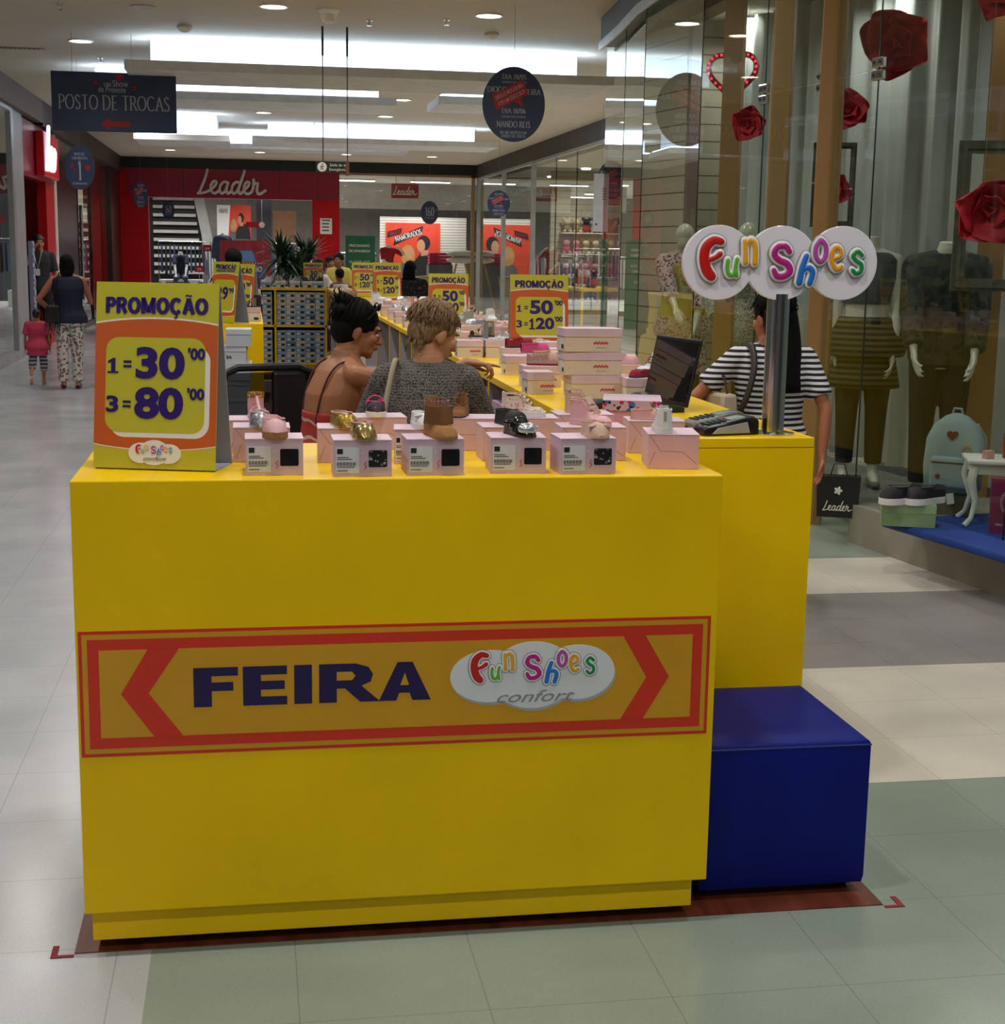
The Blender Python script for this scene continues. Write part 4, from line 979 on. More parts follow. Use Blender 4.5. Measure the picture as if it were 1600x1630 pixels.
FLOR = blobs('small floral cloth', 'd3c4b8', ['b84a50', 'd08a86', '8f9a76'], 120, .25, .8); GREYL = LE('grey blue leather', '93a0ae', .35); TAUPE = LE('taupe leather', '8f7f66', .5); RUB = LE('white rubber', 'dadada', .5); RUBD = LE('dark rubber', '2c2522', .6); INS = LE('insole cream', 'c9b8a2', .7)
STUD = blobs('gold studs', 'b07c4e', ['e8cf8c', '8a4a3a'], 160, .4, .35, metal=.5)
# front counter: boxes and shoes at their own spots
def fcbox(px0, px1, pyb, label, back=False, h=.088, rz=0, face='front', d=.115, w=None, cut=False, win='film', top=None):
    a = atz(px0, pyb, ZT); b = atz(px1, pyb, ZT); w = w or (b-a).length
    c = (a+b)/2; n = Vector((-sin(rz), cos(rz), 0)); c = c+n*d/2
    kioskbox(label, (c.x, c.y, ZT), rz, w, d, h, face, cut=cut, win=win); return Vector((c.x, c.y, ZT+h))
P1 = fcbox(391, 483, 757, 'pink shoe box with a label and dark window under the pink cork shoe', rz=.0)
P2_ = fcbox(531, 624, 759, 'pink shoe box with a black size mark under the gold shoe', win='shoe')
P3 = fcbox(648, 739, 757, 'pink shoe box with a dark window under the tan fringed boot', rz=.03)
P4 = fcbox(781, 869, 754, 'pink shoe box with a black window under the silver toed shoe', rz=-.04)
P5 = fcbox(891, 981, 755, 'pink shoe box showing a shoe in its window under the bow shoe', rz=.03, win='shoe')
P6 = fcbox(1031, 1111, 747, 'pink shoe box with folded end flap under the white sneaker', rz=-.16, face='side', d=.15)
Q1 = fcbox(372, 462, 736, 'salmon sided shoe box behind the front left one, under silver glitter shoe', cut=True, face='x')
Q2 = fcbox(506, 590, 737, 'salmon sided shoe box left of the gold shoe box, under gold glitter shoe', cut=True, face='x', rz=-.03)
Q3 = fcbox(568, 648, 716, 'pink shoe box behind gold shoes with a pink and black sneaker', cut=True, face='x', rz=.05)
Q4 = fcbox(627, 690, 739, 'pink shoe box with a label on its left part under the white bow shoe', rz=-.1)
Q5 = fcbox(722, 768, 718, 'salmon sided shoe box behind the fringed boot, under brown boot', cut=True, face='x', rz=-.04, w=.17)
Q6 = fcbox(768, 856, 734, 'pink shoe box behind the silver toed shoe under a black moccasin', rz=.0, cut=True, face='x')
Q7 = fcbox(800, 888, 717, 'salmon sided shoe box in the rear row under the floral shoe', cut=True, face='x', rz=-.05)
Q8 = fcbox(886, 1003, 734, 'pink shoe box behind the bow shoe under the strappy pink shoe', cut=True, face='x', w=.17, rz=-.03)
Q9 = fcbox(884, 980, 710, 'pink shoe box at the rear under the beige high shoe', cut=True, face='x', w=.16)
Q10 = fcbox(1000, 1088, 722, 'pink shoe box behind the white sneaker under a pink flat shoe', cut=True, face='x', rz=-.12)
Q0 = fcbox(378, 430, 722, 'pink shoe box at the rear left under the studded pink sandal', cut=True, face='x', w=.13)
def onto(P, px, py=None): # x taken from the photo, y and z from the box top
    q = aty(px, 700, P.y); return (q.x, P.y-.01, P.z)
FG = 'display shoes on the front counter'
shoe('pale pink shoe with glittery cork sole edge, front left box', onto(P1, 436), .1, L_PINK, CORK, INS, kind='thick', group=FG, L=.13)
shoe('shiny gold ballet shoe seen toe first on the second front box', onto(P2_, 577), .1, L_GOLD, L_GOLD, INS, group=FG, strap=L_PINK, L=.13)
shoe('tan suede ankle boot with fringe and beaded cuff', onto(P3, 700), .25, TAN, TAN, INS, kind='boot', group=FG, extra='fringe', strap=TAND, L=.135)
shoe('black patent shoe with a silver toe cap', onto(P4, 826), .3, L_BLK, RUBD, INS, group=FG, extra='strap', toe=L_SIL, L=.12)
o = onto(P4, 826); 
shoe('dusty pink ballet shoe with a big bow on its toe', onto(P5, 945), .05, L_BEIGE, L_BEIGE, INS, group=FG, extra='bow', strap=LE('dusty pink bow', 'c49a94'), L=.125)
shoe('white high top baby sneaker with printed heel tab', onto(P6, 1053), pi*.94, L_WHT, RUB, L_WHT, kind='sneaker', group=FG, L=.115)
shoe('silver glitter ballet shoe at the left', onto(Q1, 414), .1, L_GLS, L_SIL, INS, group=FG, strap=L_PINK)
shoe('gold glitter ballet shoe at the left', onto(Q2, 546), .2, L_GLG, L_GOLD, INS, group=FG, strap=L_PINK)
shoe('pink and black sneaker with thick white sole', onto(Q3, 597), 0, blobs('black pink mesh', '23101e', ['7a1a50'], 90, .3, .6), RUB, HOTP, kind='thick', group=FG, extra='strap', strap=HOTP, L=.12)
shoe('white baby shoe with a striped bow', onto(Q4, 670), .1, L_WHT, RUB, INS, kind='thick', group=FG, extra='bow', strap=L_WHT, L=.11)
shoe('gold rimmed grey sandal behind the white bow shoe', (onto(Q4, 690)[0], Q4.y+.105, ZT+.0005), -.3, L_SIL, L_GOLD, INS, kind='sandal', strap=L_GOLD, group=FG, L=.12)
shoe('brown suede ankle boot behind the fringed boot', onto(Q5, 731), -.4, TAND, RUBD, INS, kind='boot', group=FG, L=.09)
shoe('black suede moccasin at the centre', onto(Q6, 812), .3, LE('black suede', '15120f', .7), RUBD, INS, kind='mocc', group=FG, L=.13)
shoe('small floral cloth shoe with cream sole', onto(Q7, 832), 1.3, FLOR, RUB, INS, kind='sneaker', group=FG, L=.12)
shoe('pink strappy baby shoe with eyelets behind the bow shoe', onto(Q8, 938), .7, L_PINK, L_PINK, INS, kind='sneaker', group=FG, strap=L_PINK, L=.125)
shoe('beige high heeled back baby shoe at the rear', onto(Q9, 925), 1.2, L_BEIGE, L_BEIGE, INS, kind='boot', group=FG, L=.10)
shoe('plain pink flat shoe beside the white sneaker', onto(Q10, 1030), 1.4, LE('rose leather', 'cf9a94'), L_BEIGE, INS, group=FG, L=.10)
shoe('pink sandal with a studded gold ankle strap', onto(Q0, 411), .15, L_PINK, L_PINK, INS, kind='sandal', group=FG, strap=STUD, L=.12)
# ------------------------------------------------------------------ right counter, near part
def cbox(px, py, label, rz=0, z=ZT, **k):
    p = atz(px, py, ZT); return lidbox(label, (p.x, p.y, z), rz, **k)
st0 = atz(941, 634, ZT)
for k, (dx, dy, rz, lb) in enumerate(((.03, 0, .03, 'bottom'), (.006, .004, -.02, 'middle'), (0, .0, .02, 'top'))):
    lidbox('pink lidded shoe box, %s of the stack of three on the right counter' % lb, (st0.x+dx, st0.y+.06+dy, ZT+.0862*k), rz, w=.215, d=.13, h=.085, group='stack of three pink boxes')
NG = 'pink lidded boxes around the stack of three'
for x, y, lb, kw in ((1.075, 5.56, 'small pink lidded box left of the stack of three', dict(w=.10)), (1.14, 5.85, 'pink lidded box under the flat printed shoe left of the stack', dict(w=.15)),
    (1.15, 6.42, 'pink lidded box with red print nearest the pointing hand', dict(w=.125)), (1.50, 5.93, 'pink lidded box just right of the stack, under a pale ballet shoe', dict(w=.13)), (1.49, 5.43, 'pink lidded box below the white and red sneaker', dict(w=.13)),
    (1.575, 5.60, 'pink lidded box partly behind the laptop screen', dict(w=.14)), (1.40, 5.275, 'small pink lidded box under the dark red shoe behind the laptop', dict(w=.12, d=.10)), (1.231, 7.80, 'pink lidded box beneath the taupe sandal', dict(w=.18)), (1.27, 7.50, 'pink lidded box beneath the silver sandal', dict(w=.20)),
    (1.09, 7.52, 'pink lidded box at the inner edge before the price board', dict(w=.13)), (1.53, 7.42, 'pink lidded box at the outer edge before the price board', dict(w=.2)), (1.25, 6.19, 'pink lidded box under the beige ballet shoe with a small bow', dict(w=.14)),
    (1.27, 6.60, 'pink lidded box under the hot pink moccasin', dict(w=.15)), (1.25, 6.95, 'pink lidded box under the dark red moccasin', dict(w=.17)), (1.45, 6.9, 'pink lidded box right of the dark red moccasin', dict(w=.16)), (1.46, 6.45, 'pink lidded box hidden mostly by the stack of three', dict(w=.17))):
    lidbox(lb, (x, y, ZT), kw.pop('rz', 0), group=NG, **kw)
SG = 'shoes on the right counter'
def cs(x, y, z, label, rz, *a, **k): return shoe(label, (x, y, z), rz, *a, group=SG, **k)
zb = ZT+.0855
cs(1.50, 5.93, zb, 'pale pink ballet shoe right of the stacked boxes', 1.35, L_PINK, L_PINK, INS, L=.14)
cs(1.49, 5.43, zb, 'white high top sneaker with red heel and laces', -1.2, L_WHT, RUB, L_WHT, kind='sneaker', strap=RED_L, L=.14)
cs(1.40, 5.275, zb, 'dark red shoe mostly behind the laptop', -1.0, RED_L, RUBD, INS, L=.1)
cs(1.25, 6.94, zb, 'dark red suede moccasin by the price board', 1.9, RED_L, RUBD, INS, kind='mocc', L=.15)
cs(1.26, 6.59, zb, 'hot pink suede moccasin beside the dark red one', 1.8, HOTP, HOTP, INS, kind='mocc', L=.14)
cs(1.16, 5.85, zb, 'pink leopard print shoe left of the stacked boxes', 1.4, blobs('pink leopard print', 'b08a80', ['5a3a3a', 'c8a49c'], 160, .25, .7), RED_L, INS, L=.15)
cs(1.235, 6.19, zb, 'beige ballet shoe with a small bow behind the printed one', 1.6, L_BEIGE, L_BEIGE, INS, extra='bow', L=.12)
cs(1.20, 7.80, zb, 'taupe strappy sandal in the row before the price board', -1.3, TAUPE, RUBD, INS, kind='sandal', L=.15)
cs(1.235, 7.49, zb, 'silver strappy sandal in the row before the price board', 1.4, L_SIL, RUB, INS, kind='sandal', L=.16)
cs(1.34, 9.49, zb, 'grey blue buckled sneaker left of the price board', -1.3, GREYL, GREYL, INS, kind='sneaker', strap=L_SIL, L=.14)
cs(1.54, 8.87, zb, 'pale pink bow shoe left of the price board', -1.4, L_PINK, RUB, INS, extra='bow', L=.13)
# rows of boxes with pale shoes down the far part of the counter
FGR = 'pale shoes in rows on the far part of the right counter'; FBX = 'pink boxes in rows on the far part of the right counter'
ordn = ['nearest', 'second', 'third', 'fourth', 'fifth', 'sixth', 'seventh', 'eighth', 'ninth', 'tenth']
proto_b = None; protos = []
kinds = [('flat', L_WHT), ('sandal', L_WHT), ('flat', L_PINK), ('sneaker', L_WHT), ('mocc', L_BEIGE), ('flat', L_SIL), ('sandal', L_BEIGE)]
for i in range(9):
    y = 8.37+i*.62 if i else 8.30
    if abs(y-10.6) < .4: y = 10.3 if y < 10.6 else 10.95
    for j, x in enumerate((1.12, 1.34, 1.54)):
        lbx = 'pink lidded box, %s row beyond the tall price board, %s column' % (ordn[i], ('inner', 'middle', 'outer')[j])
        if proto_b is None: proto_b = lidbox(lbx, (x, y, ZT), pi/2*0, w=.17, d=.115, h=.085, group=FBX)
        else: dup(proto_b, None, (x, y, ZT), random.uniform(-.06, .06), lbx)
        if (i, j) in ((2, 1), (1, 2)): continue
        kd, mt = kinds[(i*3+j*2) % 7]
        nm = {'flat': 'ballet shoe', 'sandal': 'sandal', 'sneaker': 'sneaker', 'mocc': 'moccasin'}[kd]; cl = {L_WHT: 'white', L_PINK: 'pink', L_BEIGE: 'beige', L_SIL: 'silver'}[mt]
        shoe('%s %s, %s row beyond the tall price board, %s column' % (cl, nm, ordn[i], ('inner', 'middle', 'outer')[j]), (x, y-.0, ZT+.0852), random.choice((-1.2, 1.3, .1)), mt, RUB, INS, kind=kd, group=FGR, L=.14)
# shelves inside the right counter: stacked pink boxes with labels
def stackbox(mats, w, h, d, nm='shoe_box'):
    t = thing(nm, None, None); MB().box(-d/2, d/2, -w/2, w/2, 0, h-.002).build('carton', mats[0], t)
    MB().box(-d/2-.002, d/2, -w/2-.002, w/2+.002, h*.66, h-.0005).build('lid', mats[1], t)
    MB().box(-d/2-.0008, -d/2-.0001, -w*.3, w*.3, h*.12, h*.5).build('label', LBL, t)
    MB().box(-d/2-.0022, -d/2-.0008, w*.02, w*.24, h*.18, h*.42).build('window', INK, t)
    return t
LIL = M('lilac pink card', 'b79fb6', .6, var=.05); LIL2 = M('lilac lid card', 'c5a9c4', .6)
pb = stackbox((LIL, LIL2), .125, .082, .24); first = True
IG = 'pink boxes stacked inside the right counter'
for b_ in range(0, 6):
    y0, y1 = DIVY[b_]+4.17+(.5 if b_ == 0 else 0), DIVY[b_+1]+4.17
    for lv, z0 in ((0, .1305), (1, .6555)):
        cols = int((y1-y0-.04)/.135)
        for c_ in range(cols):
            nb = 5-((c_*7+b_*3+1) % 4)//3-(b_ == 0 and c_ > 3)
            if lv == 0: continue
            for k in range(max(1, nb)):
                lb = 'pink box in inner bay %s, %s shelf, %s column, %s up' % (ordn[b_] if b_ < 10 else 'last', ('lower', 'upper')[lv], ordn[c_] if c_ else 'first', ordn[k] if k else 'lowest')
                loc = (1.335-W2+.125+random.uniform(0, .02), y0+.09+c_*.135, z0+k*.0825)
                if first: pb.location = loc; tag(pb, lb, 'shoe box', IG); first = False
                else: o = dup(pb, None, loc, random.uniform(-.05, .05), lb, IG)
# back shelf unit boxes
bb = {}
for nm, c in (('pale blue', '8fabc4'), ('cream', 'c8c0b2'), ('dark blue', '5a7894')):
    t = thing('shoe_box', None, None); mm = M(nm+' card', c, .6); w_, h_, d_ = .128, .074, .26
    MB().box(-w_/2, w_/2, -d_/2, d_/2, 0, h_-.001).build('carton', mm, t)
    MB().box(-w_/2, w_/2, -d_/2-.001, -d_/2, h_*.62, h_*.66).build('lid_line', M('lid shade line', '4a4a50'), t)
    MB().box(-w_*.02, w_*.36, -d_/2-.0012, -d_/2-.0001, h_*.14, h_*.55).build('window', INK, t)
    MB().box(-w_*.42, -w_*.1, -d_/2-.0012, -d_/2-.0001, h_*.2, h_*.5).build('label', LBL, t); bb[nm] = [t, True]
cw = ['leftmost', 'second', 'third', 'fourth', 'fifth']
for sh, (z0, nr) in enumerate(((.67, 6), (.155, 6))):
    for r_ in range(nr):
        for c_ in range(5):
            q = random.random(); nm = 'pale blue' if q < .5 else ('cream' if q < .82 or c_ in (0, 4) else 'dark blue')
            lb = '%s box, %s column, row %s of the back %s shelf' % (nm, cw[c_], ['lowest', 'second', 'third', 'fourth', 'fifth', 'topmost'][r_], ('upper', 'lower')[sh])
            x = .50-.36+.10+c_*.165+random.uniform(-.006, .006)+(.25 if False else 0); z = z0+.0005+r_*.0744
            loc = (.33+.066+c_*.132+random.uniform(-.0015, .0015), 20.66, z)
            t, f = bb[nm]
            if f: t.location = loc; tag(t, lb, 'shoe box', 'small boxes stacked in the back shelf unit'); bb[nm][1] = False
            else: dup(t, None, loc, 0, lb, 'small boxes stacked in the back shelf unit')
        for c_ in range(1):
            nm = ('cream', 'pale blue')[(r_+sh) % 2]; lb = '%s box in the narrow left bay, row %s of the back %s shelf' % (nm, ['lowest', 'second', 'third', 'fourth', 'fifth', 'topmost'][r_], ('upper', 'lower')[sh])
            t, f = bb[nm]; loc = (.21, 20.66, z0+.0005+r_*.0744)
            dup(t, None, loc, 0, lb, 'small boxes stacked in the back shelf unit')
for k, (px, nm) in enumerate(((424, 'pale blue'), (447, 'cream'), (470, 'cream'), (490, 'cream'), (506, 'pale blue'))):
    p = aty(px, 456, 20.52); lb = '%s box on top of the back shelf unit, %s from the left' % (nm, ('first', 'second', 'third', 'fourth', 'fifth')[k])
    dup(bb[nm][0], None, (p.x, 20.64, ZT+.0005), 0, lb, 'boxes on top of the back shelf unit')
    shoe('dark little shoe on the %s box above the back shelf unit' % ('first', 'second', 'third', 'fourth', 'fifth')[k], (p.x, 20.64, ZT+.075), 1.3 if k % 2 else -1.3, [L_WHT, TAUPE, GREYL, RUBD, RUBD][k], RUB, INS, kind='sneaker', L=.15, group='shoes on the back shelf unit')
# left counter: boxes and sandals on top, pink stack beside, white stack before the end panel
proto = lidbox('pink lidded box on the left counter under the dark sandal', (.0, 11.15, ZT), pi/2, w=.17, d=.13, h=.10)
for k, (y, dz) in enumerate(((11.75, 0), (12.35, 0), (12.35, .1), (12.9, 0), (13.6, 0))):
    dup(proto, None, (.0, y, ZT+dz), pi/2, 'pink lidded box on the left counter, %s further back%s' % (ordn[k], ' and stacked' if dz else ''), 'boxes on the left counter')
for k, (y, z, mt, nm) in enumerate(((11.15, .1, RUBD, 'dark'), (11.75, .1, L_PINK, 'pink'), (12.35, .2, RUBD, 'black'), (12.9, .1, L_PINK, 'rose'))):
    shoe('%s sandal on the %s pink box of the left counter' % (nm, ordn[k]), (.0, y, ZT+z+.0003), -1.2, mt, RUBD, INS, kind='sandal', L=.16, group='sandals on the left counter')
WB = M('white box card', 'b9c0c8', .6, var=.03)
z = .004
for k in range(10):
    h = .115; w_ = .185-.003*k if k < 8 else .165; z_ = z
    t = thing('shoe_box', 'plain white shoe box, %s from the floor in the stack by the yellow end panel' % (ordn[k] if k else 'lowest'), 'shoe box', (-.10+(.012 if k % 2 else 0)+(-.02 if k == 8 else 0), 10.40+random.uniform(-.01, .01), z_), random.uniform(-.05, .05), 'white boxes stacked before the left counter')
    MB().box(-w_/2, w_/2, -.14, .14, 0, h-.006).build('carton', WB, t); MB().box(-w_/2-.003, w_/2+.003, -.143, .143, h*.7, h-.001).build('lid', M('white lid card', 'c2c8ce', .6), t)
    if k == 8: text('BA', .03, INK, t, (-.03, -.1408, h*.35), bold=.02, ex=.0004)
    z += h
for k in range(4):
    dup(pb, None, (.0, 11.2+.0*k, .571+k*.0) if k < 1 else (.12, 11.1+.25*(k % 3), .5715+.083*(k//3)), pi, 'pink box on the inner side of the left counter, %s of the pile' % ordn[k], 'pink boxes inside the left counter')
# ------------------------------------------------------------------ people and mannequins
SK1 = M('tanned skin', 'a06a48', .5, var=.04, vs=12); SK2 = M('fair skin', 'b98262', .5, var=.05, vs=12); SK3 = M('brown skin', '7a4c34', .55, var=.04); SK4 = M('warm skin', 'a8684a', .5, var=.04)
HBLK = M('black hair', '0a0706', .6, spec=.12, var=.3, vs=60, stretch=(6, 6, .6), bump=.5, bs=90); HBLN = M('greying blonde hair', '86694a', .6, spec=.3, var=.55, vs=26, stretch=(5, 5, 1.1), bump=.5, bs=60); HBRN = M('dark brown hair', '1f1410', .5, var=.3, vs=60, stretch=(6, 6, .6))
MANW = M('mannequin white', 'd8d6ca', .35, var=.02); MANG = M('mannequin pale gloss', 'b9b9a6', .25, var=.02)
EYW = M('eye white', 'cfc9c4', .3, var=0); EYD = M('iris brown', '1b0f0a', .2, var=0); LIPM = M('lip', '8a4a40', .5, var=0)
def xlerp(a, b, t): return a+(b-a)*t
RNG = [(.46, .120, .090), (.475, .155, .108), (.50, .172, .118), (.54, .170, .116), (.58, .148, .102), (.62, .128, .090), (.66, .130, .092), (.70, .142, .104), (.745, .152, .110), (.78, .150, .098), (.81, .150, .085), (.828, .118, .072), (.845, .062, .056), (.87, .052, .054)]
def hand(mb, w, d, nrm, k=1.0, curl=(20, 25, 30, 35), thumb=1, spread=1.0, r=.0088):
    """wrist w, direction d, palm normal nrm; thumb +1/-1 picks the side the thumb leaves from"""
    w = Vector(w); d = Vector(d).normalized(); nrm = Vector(nrm); nrm = (nrm-d*nrm.dot(d)).normalized(); sd = d.cross(nrm)*thumb
    kn = []
    for i, (o, L) in enumerate(((.027, .083), (.009, .088), (-.010, .084), (-.028, .076))):
        p = w+d*L*k+sd*o*k; kn.append(p); mb.tube([w+sd*o*.55*k-d*.005, w+d*L*.5*k+sd*o*.85*k, p], [.014*k, .0135*k, .0105*k], 8, round_=True)
    mb.tube([w-d*.01, w+d*.05*k], [.019*k, .02*k], 8, round_=True)
    for i, (L, a) in enumerate(zip((.070, .078, .073, .058), curl)):
        p = kn[i]; ang = radians(a)*.55; q = [p]; dd = d+sd*(.10-.066*i)*spread; dd.normalize()
        for sg, f in enumerate((.45, .32, .27)):
            v = dd*cos(ang)+nrm*sin(ang); p = p+v*L*f*k; q.append(p); ang += radians(a)*.75
        mb.tube(q, [r*k, r*.95*k, r*.87*k, r*.72*k], 8, round_=True)
    t0 = w+d*.025*k+sd*.022*k; t1 = t0+(d*.55+sd*.6+nrm*.35).normalized()*.042*k; t2 = t1+(d*.85+sd*.25+nrm*.3).normalized()*.032*k; t3 = t2+(d+nrm*.25).normalized()*.024*k
    mb.tube([t0, t1, t2, t3], [.015*k, .0115*k, .0098*k, .008*k], 8, round_=True)
def ik(a, b, la, lb, hint):
    a, b = Vector(a), Vector(b); v = b-a; D = v.length; D2 = min(D, (la+lb)*.998); v.normalize()
    x = (la*la-lb*lb+D2*D2)/(2*D2); h = sqrt(max(0, la*la-x*x)); hint = Vector(hint); hint = (hint-v*hint.dot(v)).normalized()
    return a+v*x+hint*h, a+v*D2
def person(name, label, cat, loc, rz, Ht, skin, lean=(0, 0, 0), head=(0, 0), neckdir=(0, 0), arms=None, legs=None, hair=None, hmat=None, wear=(), vox=.011, male=False, nohead=False, face=True, shoem=None, group=None, curlA=(20, 25, 30, 35), curlB=(20, 25, 30, 35), k_w=1.0, hs=1.0, eyes=True, feet=True, handk=1.0):
    t = thing(name, label, cat, loc, rz, group); s = Ht/1.65; W = Matrix.Rotation(-rz, 3, 'Z')
    def loc2(p): return W @ (Vector(p)-Vector(loc))
    def ctr(f):
        u = max(0, (f-.53)/.315); return Vector((lean[0]*u, lean[1]*u*(.6+.4*u), f*Ht+lean[2]*u))
    def tr(infl=0, z0=.46, z1=.87, flare=0):
        R = []
        fr = [r for r in RNG if z0-1e-6 <= r[0] <= z1+1e-6]
        def at(f):
            for a, b in zip(RNG, RNG[1:]):
                if a[0] <= f <= b[0]: u = (f-a[0])/(b[0]-a[0]); return (f, xlerp(a[1], b[1], u), xlerp(a[2], b[2], u))
            return (f,)+RNG[0 if f < RNG[0][0] else -1][1:]
        fr = [at(z0)]+[r for r in fr if r[0] > z0+.004 and r[0] < z1-.004]+[at(z1)]
        for f, rx, ry in fr:
            if male: rx *= 1.10 if f > .7 else (1.0 if f > .6 else .92)
            rx *= k_w; ry *= k_w; c = ctr(f); e = infl+flare*max(0, (.60-f))
            R.append([(c.x+(rx*s+e)*cos(2*pi*k/18), c.y+(ry*s+e)*sin(2*pi*k/18), c.z) for k in range(18)])
        return R
    NB = ctr(.845); shw = (.150 if not male else .172)*s*k_w; m = MB()
    m.rings(tr())
    arms = arms or {}; pts = {}
    for sd, q in ((-1, 'A'), (1, 'B')):
        S0 = ctr(.805)+Vector((sd*shw, .005, 0)); la, lb = .178*Ht, .150*Ht
        if q in arms and arms[q] is not None:
            tgt, hint = arms[q][0], arms[q][1]; tgt = loc2(tgt) if len(arms[q]) < 3 or arms[q][2] == 'w' else Vector(tgt)
            hint = (W @ Vector(hint)) if len(arms[q]) < 3 or arms[q][2] == 'w' else Vector(hint)
            E_, Wr = ik(S0, tgt, la, lb, hint)
        else: E_ = S0+Vector((sd*.05*s, .015, -la*.97)); Wr = E_+Vector((sd*.015*s, -.035*s, -lb*.97))
        pts[q] = (S0, E_, Wr)
        m.ell(S0, (.043*s, .043*s, .046*s), 12, 8); m.tube([NB+Vector((sd*.015, 0, -.012)), (NB+S0)/2+Vector((0, 0, -.005)), S0], [.042*s, .042*s, .044*s], 12, round_=True); m.tube([S0, (S0+E_)/2, E_], [.045*s, .041*s, .034*s], 12, round_=True); m.tube([E_, E_*.6+Wr*.4, Wr], [.034*s, .033*s, .022*s], 12, round_=True)
        d = (Wr-E_).normalized()
        nn = arms[q][3] if q in arms and arms[q] and len(arms[q]) > 3 else ((-sd, 0, 0) if abs(d.z) > .6 else (0, 0, -1))
        hd = W @ Vector(arms[q][4]) if q in arms and arms[q] and len(arms[q]) > 4 and arms[q][4] else None
        if hd: d = Vector(hd).normalized()
        if nn and isinstance(nn[0], str): nn = W @ Vector(nn[1:])
        hand(m, Wr, d, nn, s*handk*(1.05 if male else .95), curlA if q == 'A' else curlB, thumb=(arms[q][5] if q in arms and arms[q] and len(arms[q]) > 5 else (sd if abs(d.z) > .6 else -sd)))
    L = {}
    for sd, q in ((-1, 'A'), (1, 'B')):
        hp = Vector((sd*.078*s, 0, .50*Ht))
        if legs and q in legs: kn, an, toe = [Vector(p)*s for p in legs[q]]
        else: kn = Vector((sd*.085*s, -.008, .285*Ht)); an = Vector((sd*.085*s, .01, .05*Ht)); toe = Vector((sd*.10*s, -.13*s, .018*Ht))
        L[q] = (hp, kn, an, toe)
        m.tube([hp, (hp+kn)/2, kn], [.088*s, .074*s, .052*s], 12, round_=True); m.tube([kn, kn*.65+an*.35, an], [.052*s, .050*s, .032*s], 12, round_=True)
        hl = an+(an-toe)*Vector((.25, .25, 0)); hl.z = min(an.z, toe.z+.02*s)
        if feet: m.tube([hl, an*.5+hl*.5, (an+toe)/2, toe], [.027*s, .033*s, .030*s, .022*s], 10, round_=True)
    hk = s*hs; hc = NB+Vector((neckdir[0], neckdir[1]-.01, .105*hk+.012))
    HT = Matrix.Translation(hc) @ Matrix.Rotation(head[0], 4, 'Z') @ Matrix.Rotation(head[1], 4, 'X') @ Matrix.Diagonal((hk, hk, hk, 1))
    if not nohead:
        m.xf(HT); m.ell((0, .012, .022), (.073, .094, .094), 18, 12)
        if face:
            m.ell((0, -.028, -.040), (.058, .060, .070), 16, 10); m.ell((0, -.072, -.092), (.024, .020, .018)); m.ell((0, -.045, -.075), (.048, .045, .030))
            m.tube([(0, -.088, .012), (0, -.104, -.018), (0, -.112, -.030)], [.008, .011, .012], 8, round_=True); m.ell((0, -.102, -.031), (.017, .012, .009)); m.ell((0, -.080, .026), (.050, .016, .010))
            m.ell((0, -.090, -.056), (.024, .012, .012)); m.ell((-.035, -.070, -.022), (.022, .020, .022)); m.ell((.035, -.070, -.022), (.022, .020, .022))
            for e in (-1, 1): m.ell((e*.075, .010, -.014), (.009, .019, .031), rot=(.2, 0, e*.3)); m.ell((e*.073, .004, -.036), (.007, .010, .011))
        else: m.ell((0, -.02, -.03), (.060, .068, .078), 16, 10)
        m.xf(Matrix()); n0 = HT @ Vector((0, .018, -.05))
        m.tube([NB-Vector((0, 0, .03)), NB*.5+n0*.5, n0], [.056*s, .050*s, .050*s], 14, round_=True)
    else: m.tube([NB-Vector((0, 0, .03)), NB+Vector((0, 0, .075*s))], [.056*s, .050*s], 14)
    m.build('body', skin, t, rem=vox)
    if not nohead and face and eyes:
        for e in (-1, 1):
            ey = MB(HT).ell((e*.031, -.083, -.001), (.013, .008, .0075), 10, 7).build('eye', EYW, t, smooth='all'); MB(HT).ell((e*.031, -.0895, -.001), (.0055, .003, .0058), 10, 6).build('iris', EYD, ey, smooth='all')
            MB(HT).tube([(e*.014, -.094, .021), (e*.032, -.093, .027), (e*.050, -.083, .020)], [.0022, .0034, .0018], 6, round_=True).build('eyebrow', hmat or HBLK, t)
        MB(HT).ell((0, -.1005, -.053), (.019, .005, .0035), 10, 6).ell((0, -.100, -.060), (.016, .005, .004), 10, 6).build('lips', LIPM, t, smooth='all')
    if hair and not nohead:
        h = MB(HT); kind, ln = hair if isinstance(hair, tuple) else (hair, 0)
        h.ell((0, .020, .040), (.084, .101, .093), 20, 12)
        if kind in ('short', 'crop'): h.ell((0, .055, -.005), (.070, .062, .068 if kind == 'short' else .055), 16, 10)
        if kind in ('long', 'bun', 'pony'): h.ell((0, .050, -.010), (.080, .068, .072), 16, 10)
        if kind == 'long':
            R = []
            for i in range(9):
                u = i/8; R.append([(( .085+.012*sin(u*3))*(1-.30*u*u)*cos(a), .060+.035*u*.3+(.048*(1-.3*u))*sin(a), .03-ln*u/hk) for a in [2*pi*k/16 for k in range(16)]])
            h.rings(R)
        if kind == 'bun': h.ell((0, .085, .105), (.050, .048, .042), 12, 8); h.ell((.02, .100, .075), (.042, .040, .036), 12, 8); h.ell((-.03, .098, .06), (.038, .036, .034), 12, 8)
        if kind == 'crop2': pass
        rnd = random.Random(len(label))
        ns = 0 if vox > .0085 else (130 if kind == 'short' else 90)
